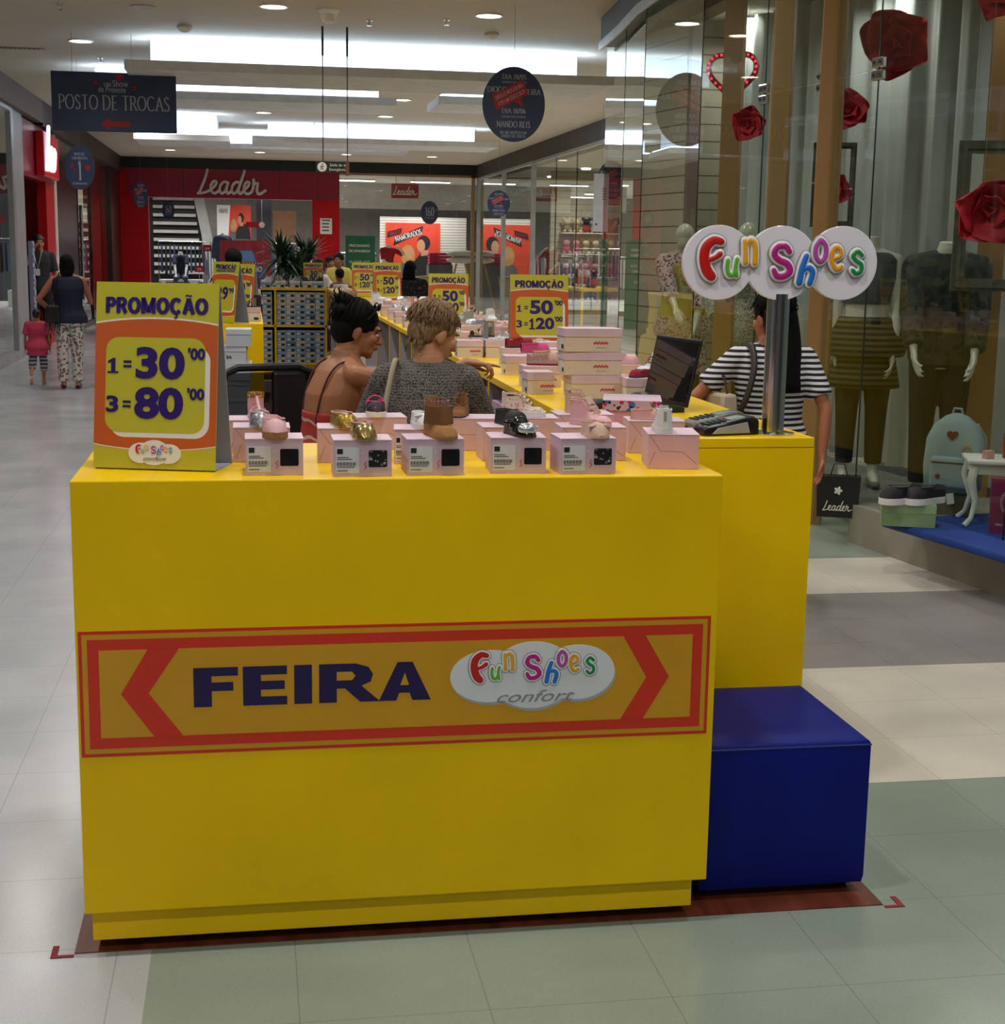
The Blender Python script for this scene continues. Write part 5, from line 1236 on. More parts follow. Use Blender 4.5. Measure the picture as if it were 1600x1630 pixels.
        for i in range(ns):
            a = rnd.uniform(-pi*.98, pi*.98)+pi/2; r0 = rnd.uniform(.05, .6); P = []
            if abs(((a+pi/2+pi) % (2*pi))-pi) < .55 and kind != 'short': continue
            for j in range(7):
                u = r0+j/6*(1.55+.35*(sin(a) > 0)-r0)*rnd.uniform(.9, 1.0); rr = sin(min(u, pi*.62)); z = cos(u)
                P.append((.0862*rr*cos(a+.08*j*rnd.uniform(-1, 1)), .022+.1035*rr*sin(a), .040+.0955*z))
            h.tube(P, [.0016, .0035, .0044, .0044, .004, .0032, .0012], 5)
        if kind == 'short':
            for i in range(26):
                x = rnd.uniform(-.055, .055); h.tube([(x, .098-abs(x)*.5, -.03), (x*1.05, .100-abs(x)*.5, -.06), (x*1.05+rnd.uniform(-.01, .01), .097-abs(x)*.4, -.085-rnd.random()*.02)], [.004, .0038, .001], 5)
        if kind in ('bun',):
            for i in range(34):
                a = rnd.uniform(0, 2*pi); q = Vector((rnd.uniform(-.03, .03), .09+rnd.uniform(-.02, .03), .09+rnd.uniform(-.03, .03)))
                h.tube([q, q+Vector((cos(a)*.04, .025, sin(a)*.04)), q+Vector((cos(a)*.06, .02, sin(a)*.07-.01))], [.005, .004, .001], 5)
        h.build('hair', hmat or HBLK, t, smooth='all')
    for g in wear:
        g = dict(g); ty = g['t']; mt = g['m']; inf = g.get('i', .012)*s; vx = g.get('v', max(vox, .009)); mm = MB()
        if ty == 'top':
            mm.rings(tr(inf, g.get('z0', .50), g.get('z1', .835), g.get('flare', 0)))
            sl = g.get('sl', .5)
            if g.get('sl', .5) > 0:
                for q in 'AB':
                    S0, E_, Wr = pts[q]; mm.ell(S0, (.043*s+inf, .043*s+inf, .046*s+inf), 12, 8); mm.tube([ctr(.835)+Vector(((-1 if q == 'A' else 1)*.055*s, 0, -.015)), S0], [.034*s+inf, .042*s+inf], 12, round_=True)
                    if sl <= .6: e = S0+(E_-S0)*(sl*1.75); mm.tube([S0, e], [.047*s+inf, .045*s+inf*1.4], 14)
                    else: e = E_+(Wr-E_)*(sl-.5)*1.9; mm.tube([S0, E_, e], [.047*s+inf, .037*s+inf, .028*s+inf], 14)
        elif ty == 'tube': mm.rings(tr(inf, g['z0'], g['z1'], g.get('flare', 0)))
        elif ty == 'pants':
            mm.rings(tr(inf, .465, g.get('z1', .60)))
            for q in 'AB':
                hp, kn, an, toe = L[q]; e = kn+(an-kn)*g.get('ln', .95); w_ = g.get('w', 1)
                mm.tube([hp, (hp+kn)/2, kn, e], [.088*s+inf, .075*s+inf, .054*s*w_+inf, (.036*s+inf)*w_+.004], 14)
        elif ty == 'skirt':
            R = []
            for i in range(7):
                u = i/6; f = xlerp(g['z1'], g['z0'], u); r = xlerp(.135, g.get('r', .26), u)*s
                R.append([((r+.006*sin(7*a))*cos(a)*1.08, (r*.8+.006*sin(7*a))*sin(a), f*Ht) for a in [2*pi*k/36 for k in range(36)]])
            mm.rings(R); mm.build(g.get('n', 'skirt'), mt, t, smooth='all'); continue
        elif ty == 'shoes':
            for q in 'AB':
                hp, kn, an, toe = L[q]; hl = an+(an-toe)*Vector((.3, .3, 0)); hl.z = toe.z; m3 = MB(); ml = an.copy(); ml.z = toe.z+.012*s
                m3.tube([hl, (hl+toe)/2, toe], [.033*s, .038*s, .030*s], 12, round_=True, fl=(2, .75)); m3.build('shoe', mt, t, rem=.008)
            continue
        elif ty == 'strap':
            P = [loc2(p) for p in g['p']]; mm.tube(P, g.get('r', .01), 8, fl=None); mm.build(g.get('n', 'strap'), mt, t, smooth=True); continue
        mm.build(g.get('n', {'top': 'top', 'pants': 'trousers', 'tube': 'top'}[ty]), mt, t, rem=vx)
    return t, HT, pts
def fz(px, py, y): return aty(px, py, y)
KNIT = M('grey rib knit', '6a6764', .95, var=0)
def knitmat():
    m = KNIT; t = NT(m); b = t.n['Principled BSDF']; tc = t.a('ShaderNodeTexCoord'); mp = t.a('ShaderNodeMapping'); mp.inputs['Scale'].default_value = (190, 190, 95); t.l(tc, 'Object', mp, 0)
    v = t.a('ShaderNodeTexVoronoi', iScale=1.0); v.inputs['Randomness'].default_value = .55; t.l(mp, 0, v, 'Vector'); r = t.a('ShaderNodeValToRGB')
    r.color_ramp.elements[0].position = .15; r.color_ramp.elements[1].position = .75; r.color_ramp.elements[0].color = (*lin('8d8984'), 1); r.color_ramp.elements[1].color = (*lin('2d2a28'), 1)
    t.l(v, 0, r, 0); t.l(r, 0, b, 'Base Color'); bp = t.a('ShaderNodeBump', iStrength=.6, iDistance=.01); bp.invert = True; t.l(v, 0, bp, 'Height'); t.l(bp, 0, b, 'Normal')
knitmat()
REDP = bands('red striped dress cloth', 'a83028', 'c9a89a', 'Z', 17, .82, .8, noise=1.6)
# woman pointing, profile to the right
T1 = fz(806, 589, 5.95)
w1 = Vector((.275, 6.0, 0)); hw = (1.0, .05, -.25)
wr = Vector((T1.x-.165, 5.95, T1.z+.03))
t1, HT1, p1 = person('person', 'dark haired woman with hair up and bare back in a red dress, pointing', 'person', tuple(w1), radians(108), 1.55, SK1, lean=(0, -.10, -.04),
    neckdir=(0, -.045), head=(radians(-14), radians(16)), hair='bun', hmat=HBLK, vox=.0055, k_w=1.12, handk=1.05,
    arms={'A': ((.58, 6.35, .95), (0, 0, -1)), 'B': None} if False else {'A': (tuple(wr), (.1, -.5, -.8), 'w', ('w', 0, 0, -1), (1, 0, -.10)), 'B': ((.66, 6.35, .85), (.2, .5, -.6), 'w')}, curlA=(4, 58, 66, 72),
    wear=[dict(t='top', m=REDP, z0=.42, z1=.695, sl=0, n='dress_top', v=.008, i=.010), dict(t='skirt', m=REDP, z0=.27, z1=.56, r=.22, n='dress_skirt'), dict(t='shoes', m=BLACK)])
NBk = HT1 @ Vector((0, .05, -.13))
W1i = Matrix.Rotation(radians(108), 3, 'Z')
m = MB(HT1)
m.ell((.081, .004, -.047), (.003, .003, .003), 8, 6).ell((-.081, .004, -.047), (.003, .003, .003), 8, 6); m.build('earring', LE('gold jewel', 'd8b46a', .2, metal=.8), t1, smooth=True)
m = MB(HT1); m.tube([(-.09, -.015, .055), (-.075, -.045, .105), (0, -.05, .132), (.075, -.045, .105), (.09, -.015, .055)], .005, 8); m.ell((-.055, -.055, .118), (.028, .008, .018)); m.ell((.055, -.055, .118), (.028, .008, .018))
m.build('sunglasses', LE('dark lens', '0a0a0e', .1), t1, smooth=True)
m = MB(HT1); m.lathe([(.030, -.014), (.034, 0), (.030, .014), (.018, .014), (.016, 0), (.018, -.014)], 16, (0, .075, .140)); m.build('hair_band', LE('beige hair band', 'b59a7c', .8), t1, smooth=True)
for sx in (-1, 1):
    S0 = p1['A' if sx < 0 else 'B'][0]
    MB().tube(smooth_path([(S0.x*.50, S0.y+.135, S0.z-.20), (S0.x*.55, S0.y+.118, S0.z-.10), (S0.x*.60, S0.y+.075, S0.z+.005), (S0.x*.62, S0.y+.01, S0.z+.046), (S0.x*.60, S0.y-.07, S0.z-.005), (S0.x*.5, S0.y-.10, S0.z-.12)], 4), .0045, 6).build('shoulder_strap', LE('maroon strap', '4a1a20', .8), t1, smooth=True)
# short haired woman in grey
w2 = Vector((.60, 5.45, 0))
t2, HT2, p2 = person('person', 'older woman with short greying blonde hair in a grey knit top, seen from behind', 'person', tuple(w2), radians(168), 1.545, SK2, lean=(-.035, -.05, -.02), neckdir=(-.02, -.03),
    head=(radians(-52), radians(20)), hair='short', hmat=HBLN, vox=.0055, k_w=1.04, arms={'A': ((.93, 5.75, .86), (.3, -.4, -.6), 'w'), 'B': ((.40, 5.85, .86), (-.4, -.4, -.6), 'w')},
    wear=[dict(t='top', m=KNIT, z0=.46, z1=.850, sl=.5, i=.020, v=.009), dict(t='pants', m=M('dark trousers', '1c1c22', .8)), dict(t='shoes', m=BLACK)])
m = MB(HT2); m.ell((.080, .000, -.050), (.004, .004, .004), 8, 6); m.build('earring', M('pearl', 'd8d0c4', .2), t2, smooth=True)
m = MB(HT2); # inner ear fold
m.tube([(.083, .020, .004), (.086, .006, .010), (.086, -.004, -.004), (.084, 0, -.026)], .0035, 6, round_=True); m.build('ear_fold', SK2, t2, smooth=True)
MB().tube(smooth_path([(p2['B'][0].x*1.15, .12, .85), (p2['B'][0].x*1.0, .135, 1.05), (p2['B'][0].x*.80, .09, 1.22), (p2['B'][0].x*.66, .0, 1.30), (p2['B'][0].x*.7, -.13, 1.1)], 4), .010, 8).build('bag_strap', LE('cream bag strap', 'a59a82', .7), t2, smooth=True)
# striped tee woman
STR = bands('navy and white stripes', 'd4d2d6', '12121f', 'Z', 38, .5, .85)
w3 = Vector((2.44, 6.75, 0))
t3, HT3, p3 = person('person', 'woman with long black hair in a striped tee walking away beyond the pole sign', 'person', tuple(w3), radians(176), 1.52, SK4, lean=(0, -.03, 0), hs=1.16, head=(radians(22), radians(12)), hair=('long', .40), hmat=HBLK, vox=.0075, k_w=1.2, male=False,
    arms={'B': ((2.20, 7.0, .98), (-.9, -.35, -.5), 'w'), 'A': ((2.66, 6.62, .76), (.5, -.3, 0), 'w')}, legs={'A': ((-.09, -.02, .45), (-.085, .30, .22), (-.085, .34, .10)), 'B': ((.085, -.16, .46), (.085, -.16, .085), (.09, -.31, .04))},
    wear=[dict(t='top', m=STR, z0=.475, z1=.845, sl=.42, i=.016, v=.009), dict(t='pants', m=M('pale jeans', '9fa6b2', .85), ln=.9), dict(t='shoes', m=M('dark sandal', '1a1412', .6))])
m = MB().tube(smooth_path([(.10, -.12, 1.0), (.12, -.09, 1.18), (.115, .02, 1.285), (.12, .115, 1.18), (.17, .15, 1.02), (.235, .08, .88)], 4), .016, 8); m.build('bag_strap', LE('dark brown bag strap', '2a1a16', .6), t3, smooth=True)
b = thing('handbag', 'cream shoulder bag under the arm of the striped tee woman', 'bag', (2.185, 6.78, .80), radians(8)); MB().frus((-.05, .05, -.15, .15), (-.04, .04, -.13, .13), 0, .26).build('bag_body', LE('cream bag', 'b7a590', .7), b, bevel=.015, smooth=True)
MB().tube([(0, -.1, .26), (0, -.06, .34), (0, .06, .34), (0, .1, .26)], .006, 8).build('handle', LE('dark brown bag strap', '2a1a16'), b, smooth=True)
# far people at left
FLP = blobs('white floral trouser cloth', 'c9c4bf', ['6b7a66', '9a5560', '3f4a45'], 16, .30, .85)
person('person', 'woman with long black hair, navy sleeveless top and floral trousers walking away', 'person', (-2.15, 18.4, 0), radians(184), 1.60, SK4, head=(0, .05), hair=('long', .16), hmat=HBLK, vox=.010, k_w=1.18,
    arms={'B': ((-2.36, 18.5, .92), (-.5, -.3, -.2), 'w'), 'A': ((-1.93, 18.75, 1.02), (.3, -.6, -.6), 'w')}, wear=[dict(t='top', m=LE('navy top', '131634', .8), z0=.49, z1=.835, sl=0, i=.018, flare=.1), dict(t='pants', m=FLP, w=1.15, ln=.98), dict(t='shoes', m=BLACK)])
b = thing('handbag', 'black shoulder bag with hanging fringe beside the floral trousered woman', 'bag', (-2.31, 18.22, .80)); MB().frus((-.09, .09, -.05, .05), (-.07, .07, -.04, .04), 0, .20).build('bag_body', BLACK, b, bevel=.02)
m = MB()
for k in range(9): m.tube([(-.08+k*.02, 0, .02), (-.10+k*.02, -.01, -.10-.03*(k % 3))], [.009, .003], 5)
m.build('fringe', BLACK, b); MB().tube([(0, 0, .19), (.03, .03, .42), (.08, .06, .58)], .008, 6).build('handle', BLACK, b)
person('person', 'small child in a pink top and striped shorts walking beside the floral trousered woman', 'child', (-2.57, 18.75, 0), radians(180), .93, SK4, head=(0, 0), hair='crop', hmat=HBRN, vox=.009, k_w=1.3, handk=.9,
    legs={'A': ((-.11, -.1, .50), (-.10, -.05, .10), (-.11, -.24, .05)), 'B': ((.11, .02, .50), (.11, .28, .26), (.11, .36, .08))},
    wear=[dict(t='top', m=LE('coral pink top', 'c83a5c', .8), z0=.40, z1=.835, sl=.45, i=.02, flare=.15), dict(t='pants', m=bands('striped shorts', 'a9a6ac', '232430', 'Z', 22, .6), ln=.45, w=1.4), dict(t='shoes', m=M('grey trainers', '6f6b66', .7))])
person('person', 'young man in a dark polo shirt with a lanyard, hand at his chin', 'person', (-3.50, 26.1, 0), radians(10), 1.88, SK4, male=True, head=(radians(10), 0), hair='crop', hmat=HBRN, vox=.011,
    arms={'A': ((-3.56, 25.86, 1.60), (-.5, -.3, -1), 'w'), 'B': None}, wear=[dict(t='top', m=LE('charcoal polo', '2a2a30', .85), z0=.50, z1=.84, sl=.45, i=.016), dict(t='pants', m=LE('black trousers', '101014', .85)), dict(t='shoes', m=BLACK),
    dict(t='strap', m=LE('white lanyard', 'c9ccd4', .6), p=[(-3.57, 25.99, 1.58), (-3.50, 25.93, 1.30), (-3.44, 25.99, 1.58)], r=.006, n='lanyard')])
b = tag(MB().box(-.035, .035, -.004, .004, -.06, .05).build('badge', PB_W, loc=(-3.50, 25.90, 1.25)), 'white identity badge hanging on the lanyard of the young man', 'badge')
m_ = fz(368, 392, 15)
person('person', 'man with cropped black hair behind the left price boards, in a checked shirt', 'person', (m_.x+.02, 15, 0), radians(6), 1.70, SK3, male=True, head=(0, radians(25)), hair='crop', hmat=HBLK, vox=.010,
    wear=[dict(t='top', m=blobs('checked shirt cloth', 'c9cad0', ['23252c'], 30, .42, .85), z0=.48, z1=.84, sl=.45, i=.018), dict(t='pants', m=LE('black trousers', '101014'))])
person('person', 'woman with long black hair in a black floral blouse beyond the right counter', 'person', (2.02, 19.2, 0), radians(150), 1.58, SK3, head=(0, 0), hair=('long', .34), hmat=HBLK, vox=.011, k_w=1.25,
    wear=[dict(t='top', m=blobs('black floral blouse', '0d0d12', ['4a6a72', '7a3a3a'], 26, .2, .85), z0=.42, z1=.84, sl=.9, i=.03, flare=.35), dict(t='pants', m=LE('black trousers', '101014'))])
person('person', 'woman in a white top bending over the kiosk beside the green panel', 'person', (1.24, 24, 0), radians(-70), 1.60, SK3, lean=(0, -.2, -.05), head=(0, radians(20)), hair='short', hmat=HBLK, vox=.013, k_w=1.25,
    wear=[dict(t='top', m=LE('white cotton', 'c4c0bc', .85), z0=.48, z1=.84, sl=.3, i=.02), dict(t='pants', m=LE('black trousers', '101014'))])
person('person', 'person with curly black hair in a yellow shirt before the green panel', 'person', (1.43, 24.9, 0), radians(-20), 1.66, SK3, hair='short', hmat=HBLK, vox=.013, wear=[dict(t='top', m=LE('yellow cotton', 'b8a84a', .85), z0=.48, z1=.84, sl=.45, i=.02), dict(t='pants', m=LE('black trousers', '101014'))])
person('person', 'child in a white vest in front of the yellow shirted person', 'child', (1.36, 23.5, 0), radians(200), 1.42, SK3, hair='crop', hmat=HBLK, vox=.013, wear=[dict(t='top', m=LE('white cotton', 'c4c0bc'), z0=.48, z1=.82, sl=0, i=.02), dict(t='pants', m=LE('black trousers', '101014'))])
person('person', 'woman with dark hair in white seen behind the palm leaves', 'person', (1.42, 27.6, 0), radians(30), 1.58, SK3, hair='short', hmat=HBLK, vox=.013, wear=[dict(t='top', m=LE('purple cotton', '4a3a6a', .85), z0=.48, z1=.84, sl=.45, i=.02), dict(t='pants', m=LE('black trousers', '101014'))])

# mannequins in the near shop window
FLD = blobs('floral dress cloth', 'b9a8a0', ['8a3a44', '2a2426', 'c98a90', '5a6a4a'], 22, .30, .85)
mq = dict(eyes=False, face=False)
person('mannequin', 'glossy egg headed mannequin in a floral open robe over a yellow top', 'mannequin', (3.62, 12.3, .15), radians(-12), 1.84, MANG, male=False, vox=.010, arms={'B': ((3.62, 11.95, 1.02), (.6, 0, -.1), 'w'), 'A': ((3.44, 11.85, 1.24), (-.6, .3, -.3), 'w')},
    wear=[dict(t='top', m=FLD, z0=.30, z1=.84, sl=.75, i=.028, flare=.25, n='robe'), dict(t='tube', m=LE('mustard top', 'a39a4a', .85), z0=.44, z1=.80, i=.036, n='top'), dict(t='pants', m=LE('olive trousers', '3c3c24', .85))], **mq)
LACE = blobs('white lace', '8f9284', ['c9ccbe', '5a5c48'], 60, .35, .9)
person('mannequin', 'mannequin in a white lace top and dark floral trousers behind the striped tee woman', 'mannequin', (3.87, 11.4, .15), radians(-25), 1.84, MANG, vox=.009, arms={'A': ((3.62, 11.22, 1.14), (-.5, .3, -.3), 'w'), 'B': ((3.92, 11.05, 1.06), (.6, .2, -.3), 'w')},
    wear=[dict(t='top', m=LACE, z0=.42, z1=.84, sl=.8, i=.03, flare=.3), dict(t='pants', m=blobs('dark floral trousers cloth', '23261c', ['8a8f84', 'a0563a'], 14, .10, .85), ln=.98, w=1.2)], **mq)
person('mannequin', 'headless mannequin in a grey cropped top with a striped shirt tied round its waist', 'mannequin', (4.10, 9.55, .15), radians(-20), 1.90, MANW, nohead=True, vox=.008, arms={'B': ((4.22, 9.36, .98), (.8, .3, 0), 'w'), 'A': ((3.90, 9.57, .95), (-.6, .4, 0), 'w')},
    wear=[dict(t='tube', m=LE('grey marl', '55565a', .9), z0=.655, z1=.835, i=.018, n='cropped_top'), dict(t='pants', m=LE('black leggings', '0d0d0e', .7), ln=.85, z1=.60), dict(t='tube', m=bands('olive striped shirt', '17170f', '5c563a', 'Z', 26, .5), z0=.47, z1=.61, i=.04, flare=.35, n='tied_shirt'),
          dict(t='skirt', m=bands('olive striped shirt', '17170f', '5c563a', 'Z', 26, .5), z0=.36, z1=.56, r=.2, n='shirt_tail'), dict(t='shoes', m=LE('taupe canvas', '7d746a', .85))], **mq)
CAMO = blobs('camouflage cloth', '2f3428', ['1c1e1a', '3d4034', '14151a'], 9, .42, .85, kind='NOISE')
person('mannequin', 'headless mannequin in a camouflage jacket and black jeans behind the backpack', 'mannequin', (4.12, 8.45, .236), radians(-25), 1.76, MANW, nohead=True, male=True, vox=.008, arms={'A': ((3.81, 8.15, 1.03), (-.6, .4, 0), 'w'), 'B': ((4.12, 8.02, .97), (.6, .3, 0), 'w')},
    wear=[dict(t='top', m=CAMO, z0=.475, z1=.85, sl=.97, i=.03, n='jacket'), dict(t='pants', m=LE('black denim', '101115', .8), ln=.95, w=1.1)], **mq)
# mannequins in the far shops
mf = dict(nohead=True, vox=.014, **mq)
q = fz(276, 405, 43.5)
person('mannequin', 'seated headless mannequin in a navy shirt and blue jeans inside the far shop', 'mannequin', (q.x+.2, 43.5, .0), 0, 1.75, MANW, legs={'A': ((-.12, -.42, .78), (-.14, -.48, .30), (-.14, -.62, .26)), 'B': ((.14, -.42, .78), (.20, -.55, .30), (.22, -.68, .26))},
    arms={'A': ((q.x+.08, 43.1, .84), (-.6, .3, 0), 'w'), 'B': ((q.x+.34, 43.1, .84), (.6, .3, 0), 'w')}, wear=[dict(t='top', m=LE('navy shirt', '141a38', .85), z0=.48, z1=.84, sl=.45, i=.02), dict(t='pants', m=LE('blue denim', '2c4058', .85), ln=.9)], feet=True, **{k: v for k, v in mf.items() if k != 'feet'})
t = thing('display_bench', 'white display bench under the seated mannequin', 'bench', (q.x+.2, 43.62, 0)); MB().box(-.6, .6, -.25, .35, .72, .78).build('seat', WHITE, t); MB().box(-.55, -.45, -.2, .3, 0, .72).build('leg', WHITE, t); MB().box(.25, .45, -.2, .3, 0, .72).build('leg', WHITE, t)
q = fz(354, 362, 43.0)
person('mannequin', 'headless mannequin in a blue denim jacket beneath the couple poster', 'mannequin', (q.x, 43.0, .45), radians(15), 1.85, MANW, male=True, wear=[dict(t='top', m=LE('denim jacket cloth', '3a4c66', .85), z0=.48, z1=.84, sl=.95, i=.03), dict(t='pants', m=LE('black denim', '101115'))], **mf)
tag(MB().box(-.45, .45, -.4, .4, 0, .45).build('display_plinth', WHITE, loc=(q.x, 43.0, 0)), 'white plinth under the denim jacket mannequin', 'plinth')
q = fz(618, 392, 42.3)
person('mannequin', 'headless mannequin in a red polo shirt with raised arms before the orange poster', 'mannequin', (q.x, 42.3, .25), radians(20), 1.80, MANW, male=True, arms={'A': ((q.x+.05, 42.0, 1.25), (-.7, .1, -.3), 'w'), 'B': ((q.x+.30, 42.1, 1.75), (.8, .1, -.6), 'w')}, wear=[dict(t='top', m=LE('red polo cloth', 'a31226', .85), z0=.48, z1=.84, sl=.5, i=.02), dict(t='pants', m=LE('black denim', '101115'))], **mf)
tag(MB().box(-.4, .4, -.35, .35, 0, .25).build('display_plinth', WHITE, loc=(q.x, 42.3, 0)), 'low white plinth under the red polo mannequin', 'plinth')
for k, (x, y, zz, lb) in enumerate(((-4.0, 33.2, .55, 'dark headless mannequin nearest in the red lit window'), (-4.1, 34.3, .5, 'headless mannequin in the middle of the red lit window'), (-4.0, 36.6, .3, 'headless mannequin deepest in the red lit window'))):
    person('mannequin', lb, 'mannequin', (x, y, zz), radians(60), 1.7, LE('salmon mannequin', 'b86a62', .5), wear=[dict(t='top', m=LE('rose top cloth', '8a3a40', .85), z0=.45, z1=.82, sl=.3, i=.02), dict(t='pants', m=LE('dark red cloth', '4a1418', .85))], **mf)
    tag(MB().box(-.4, .4, -.4, .4, 0, zz).build('display_plinth', LE('dark red cloth', '4a1418'), loc=(x, y, 0)), 'dark plinth under the '+['nearest', 'middle', 'deepest'][k]+' mannequin of the red window', 'plinth')
for y in (33, 36): lamp('shop_lamp', (-4.4, y, 3.5), SHOP_W*1.2, .3, (1, .8, .7))
# ------------------------------------------------------------------ hanging signs
NAVY = M('navy sign board', '2c3a5c', .45, var=.15, vs=3); SILT = M('silver grey print', 'a9adba', .5, var=0); REDS = M('red sticker', 'a0101c', .5, var=0); WIRE = M('thin wire', '8c8a84', .5, var=0)
p0, p1_ = aty(80, 112, 17.6), aty(282, 213, 17.6)
sg = thing('hanging_sign', 'dark blue rectangular hanging sign with white lettering and a red arrow', 'sign', ((p0.x+p1_.x)/2, 17.6, (p0.z+p1_.z)/2), radians(-1.2)); SWd, SHt = (p1_.x-p0.x)/2, (p0.z-p1_.z)/2
MB().box(-SWd, SWd, 0, .02, -SHt, SHt).build('panel', NAVY, sg)
roman('POSTO DE TROCAS', .15, SILT, sg, 0, -.005, -.002, w=1.22, stem=.12)
roman('UM', .04, SILT, sg, -.07, .19, -.002, w=.08); text('Show', .10, SILT, sg, (.07, -.002, .20), w=.17); text('de Presente', .09, SILT, sg, (-.02, -.002, .135), w=.30)
m = MB().prism([(-.15, -.235), (-.06, -.165), (-.06, -.205), (.17, -.205), (.17, -.265), (-.06, -.265), (-.06, -.305)], -.003, 0); m.build('arrow', REDS, sg)
def heart(r, cx=0, cz=0, n=30): return [(cx+r*16*sin(t_)**3/17, cz+r*(13*cos(t_)-5*cos(2*t_)-2*cos(3*t_)-cos(4*t_))/17) for t_ in [2*pi*k/n for k in range(n)]]
def star(r, cx, cz): return [(cx+(r if k % 2 == 0 else r*.42)*sin(pi*k/5), cz+(r if k % 2 == 0 else r*.42)*cos(pi*k/5)) for k in range(10)]
MB().prism(heart(.05, .06, .27), -.003, 0).build('heart', REDS, sg); MB().prism(star(.035, -.20, .21), -.003, 0).build('star', REDS, sg); MB().prism(heart(.03, .22, .16), -.003, 0).build('heart', REDS, sg)
MB().tube([(-.45, .01, SHt), (-.45, .01, 4.02-(p0.z+p1_.z)/2)], .003, 5).build('wire', WIRE, sg); MB().tube([(.2, .01, SHt), (.2, .01, 4.02-(p0.z+p1_.z)/2)], .003, 5).build('wire', WIRE, sg)
def disc(label, px, py0, py1, pw, y, kind, tiltz=0):
    a = aty(px, py0, y); b = aty(px, py1, y); l_ = aty(px-pw/2, py0, y); r_ = aty(px+pw/2, py0, y); rh = (a.z-b.z)/2; rw = (r_.x-l_.x)/2
    c = (a+b)/2; t = thing('hanging_disc', label, 'sign', c, tiltz, group='round dark blue hanging signs'); s = rh/.35; rz_ = rh
    MB().prism([(rh*cos(2*pi*k/48), rh*sin(2*pi*k/48)) for k in range(48)], 0, .012).build('disc', NAVY, t)
    t.scale = (rw/rh, 1, 1) if abs(tiltz) < 1e-6 else (1, 1, 1)
    MB().tube([(0, .006, rh*.98), (0, .006, 4.02-c.z)], .0025, 5).build('wire', WIRE, t)
    def R(tx, h, z, w, **k): roman(tx, h*s, SILT, t, 0, z*s, -.0015, w=w*s, **k)
    if kind == 'dia':
        R('DIA 28/05', .043, .255, .27); R('SHOW EXCLUSIVO', .018, .205, .27)
        roman('DIOGO', .05*s, SILT, t, -.19*s, .135*s, -.0015, w=.22*s); roman('NOGUEIRA', .05*s, SILT, t, .12*s, .12*s, -.0015, w=.36*s)
        R('DIA 18/06', .043, -.06, .27); R('SHOW EXCLUSIVO', .018, -.115, .27); R('NANDO REIS', .055, -.185, .38); R('NO METROPOLITAN', .026, -.262, .3); R('BARRA DA TIJUCA', .026, -.295, .27)
        st_ = MB().prism([((x*cos(.42)-z*sin(.42))*s-.045*s, (x*sin(.42)+z*cos(.42))*s+.09*s) for x, z in ((-.19, -.075), (.02, -.075), (.09, -.165), (.10, -.075), (.19, -.075), (.19, .075), (-.19, .075))], -.004, -.0018).build('red_sticker', REDS, t)
        roman('DIOGO NOGUEIRA', .036*s, SILT, st_, -.055*s, .118*s, -.0048, w=.33*s, tilt=.42); roman('FOI UM SUCESSO!', .036*s, SILT, st_, -.028*s, .062*s, -.0048, w=.32*s, tilt=.42)
    elif kind == 'one':
        R('INGRESSO', .04, .22, .24); R('COM DIREITO A', .04, .155, .36); R('1', .30, -.04, .1); R('ACOMPANHANTE'.replace('H', 'H'), .035, -.25, .36)
        MB().prism(star(.06*s, -.18*s, .03*s), -.004, 0).build('star', REDS, t); MB().prism(star(.04*s, -.13*s, -.05*s), -.004, 0).build('star', REDS, t); MB().prism(heart(.07*s, .19*s, 0), -.004, 0).build('heart', REDS, t)
    elif kind == '160': R('160', .26, .03, .36, stem=.13); R('MIL EM COMPRAS', .03, -.16, .36); MB().prism(heart(.06*s, .22*s, .07*s), -.004, 0).build('heart', REDS, t)
    return t
disc('largest round dark blue hanging sign with a tilted red sticker', 818, 106, 226, 100, 14.5, 'dia')
disc('round hanging sign with a big 1 below the rectangular sign', 127, 232, 302, 48, 20, 'one')
disc('narrow looking round hanging sign before the red wall at left', 224, 289, 332, 23, 30, 'dia')
disc('round hanging sign with 160 inside the far red portal', 268, 319, 350, 20, 36, '160')
disc('round hanging sign with 160 before the right far window', 684, 320, 357, 28, 36, '160')
disc('round hanging sign with a red sticker by the right window mullion', 794, 303, 345, 36, 29, 'dia')
disc('round hanging sign partly behind the edge of the near glass bay', 974, 256, 317, 46, 24, 'dia')
q0, q1 = aty(946, 276, 23.5), aty(967, 369, 23.5)
t = thing('hanging_banner', 'white narrow hanging banner by the edge of the near glass bay', 'banner', ((q0.x+q1.x)/2, 23.5, q1.z), radians(-12)); MB().box(-(q1.x-q0.x)/2, (q1.x-q0.x)/2, 0, .01, 0, q0.z-q1.z).build('panel', M('white banner', 'c9ccd6', .6), t)
MB().box(-.08, -.05, -.002, 0, .1, .13).build('mark', NAVY, t); MB().tube([(0, .005, q0.z-q1.z), (0, .005, 4.02-q1.z)], .0025, 5).build('wire', WIRE, t)
m = MB()
for k in range(5): m.box(.02, .09, -.002, 0, .5+k*.04, .52+k*.04)
m.build('print_line', M('green grey print', '6a8a7a', .6, var=0), t)
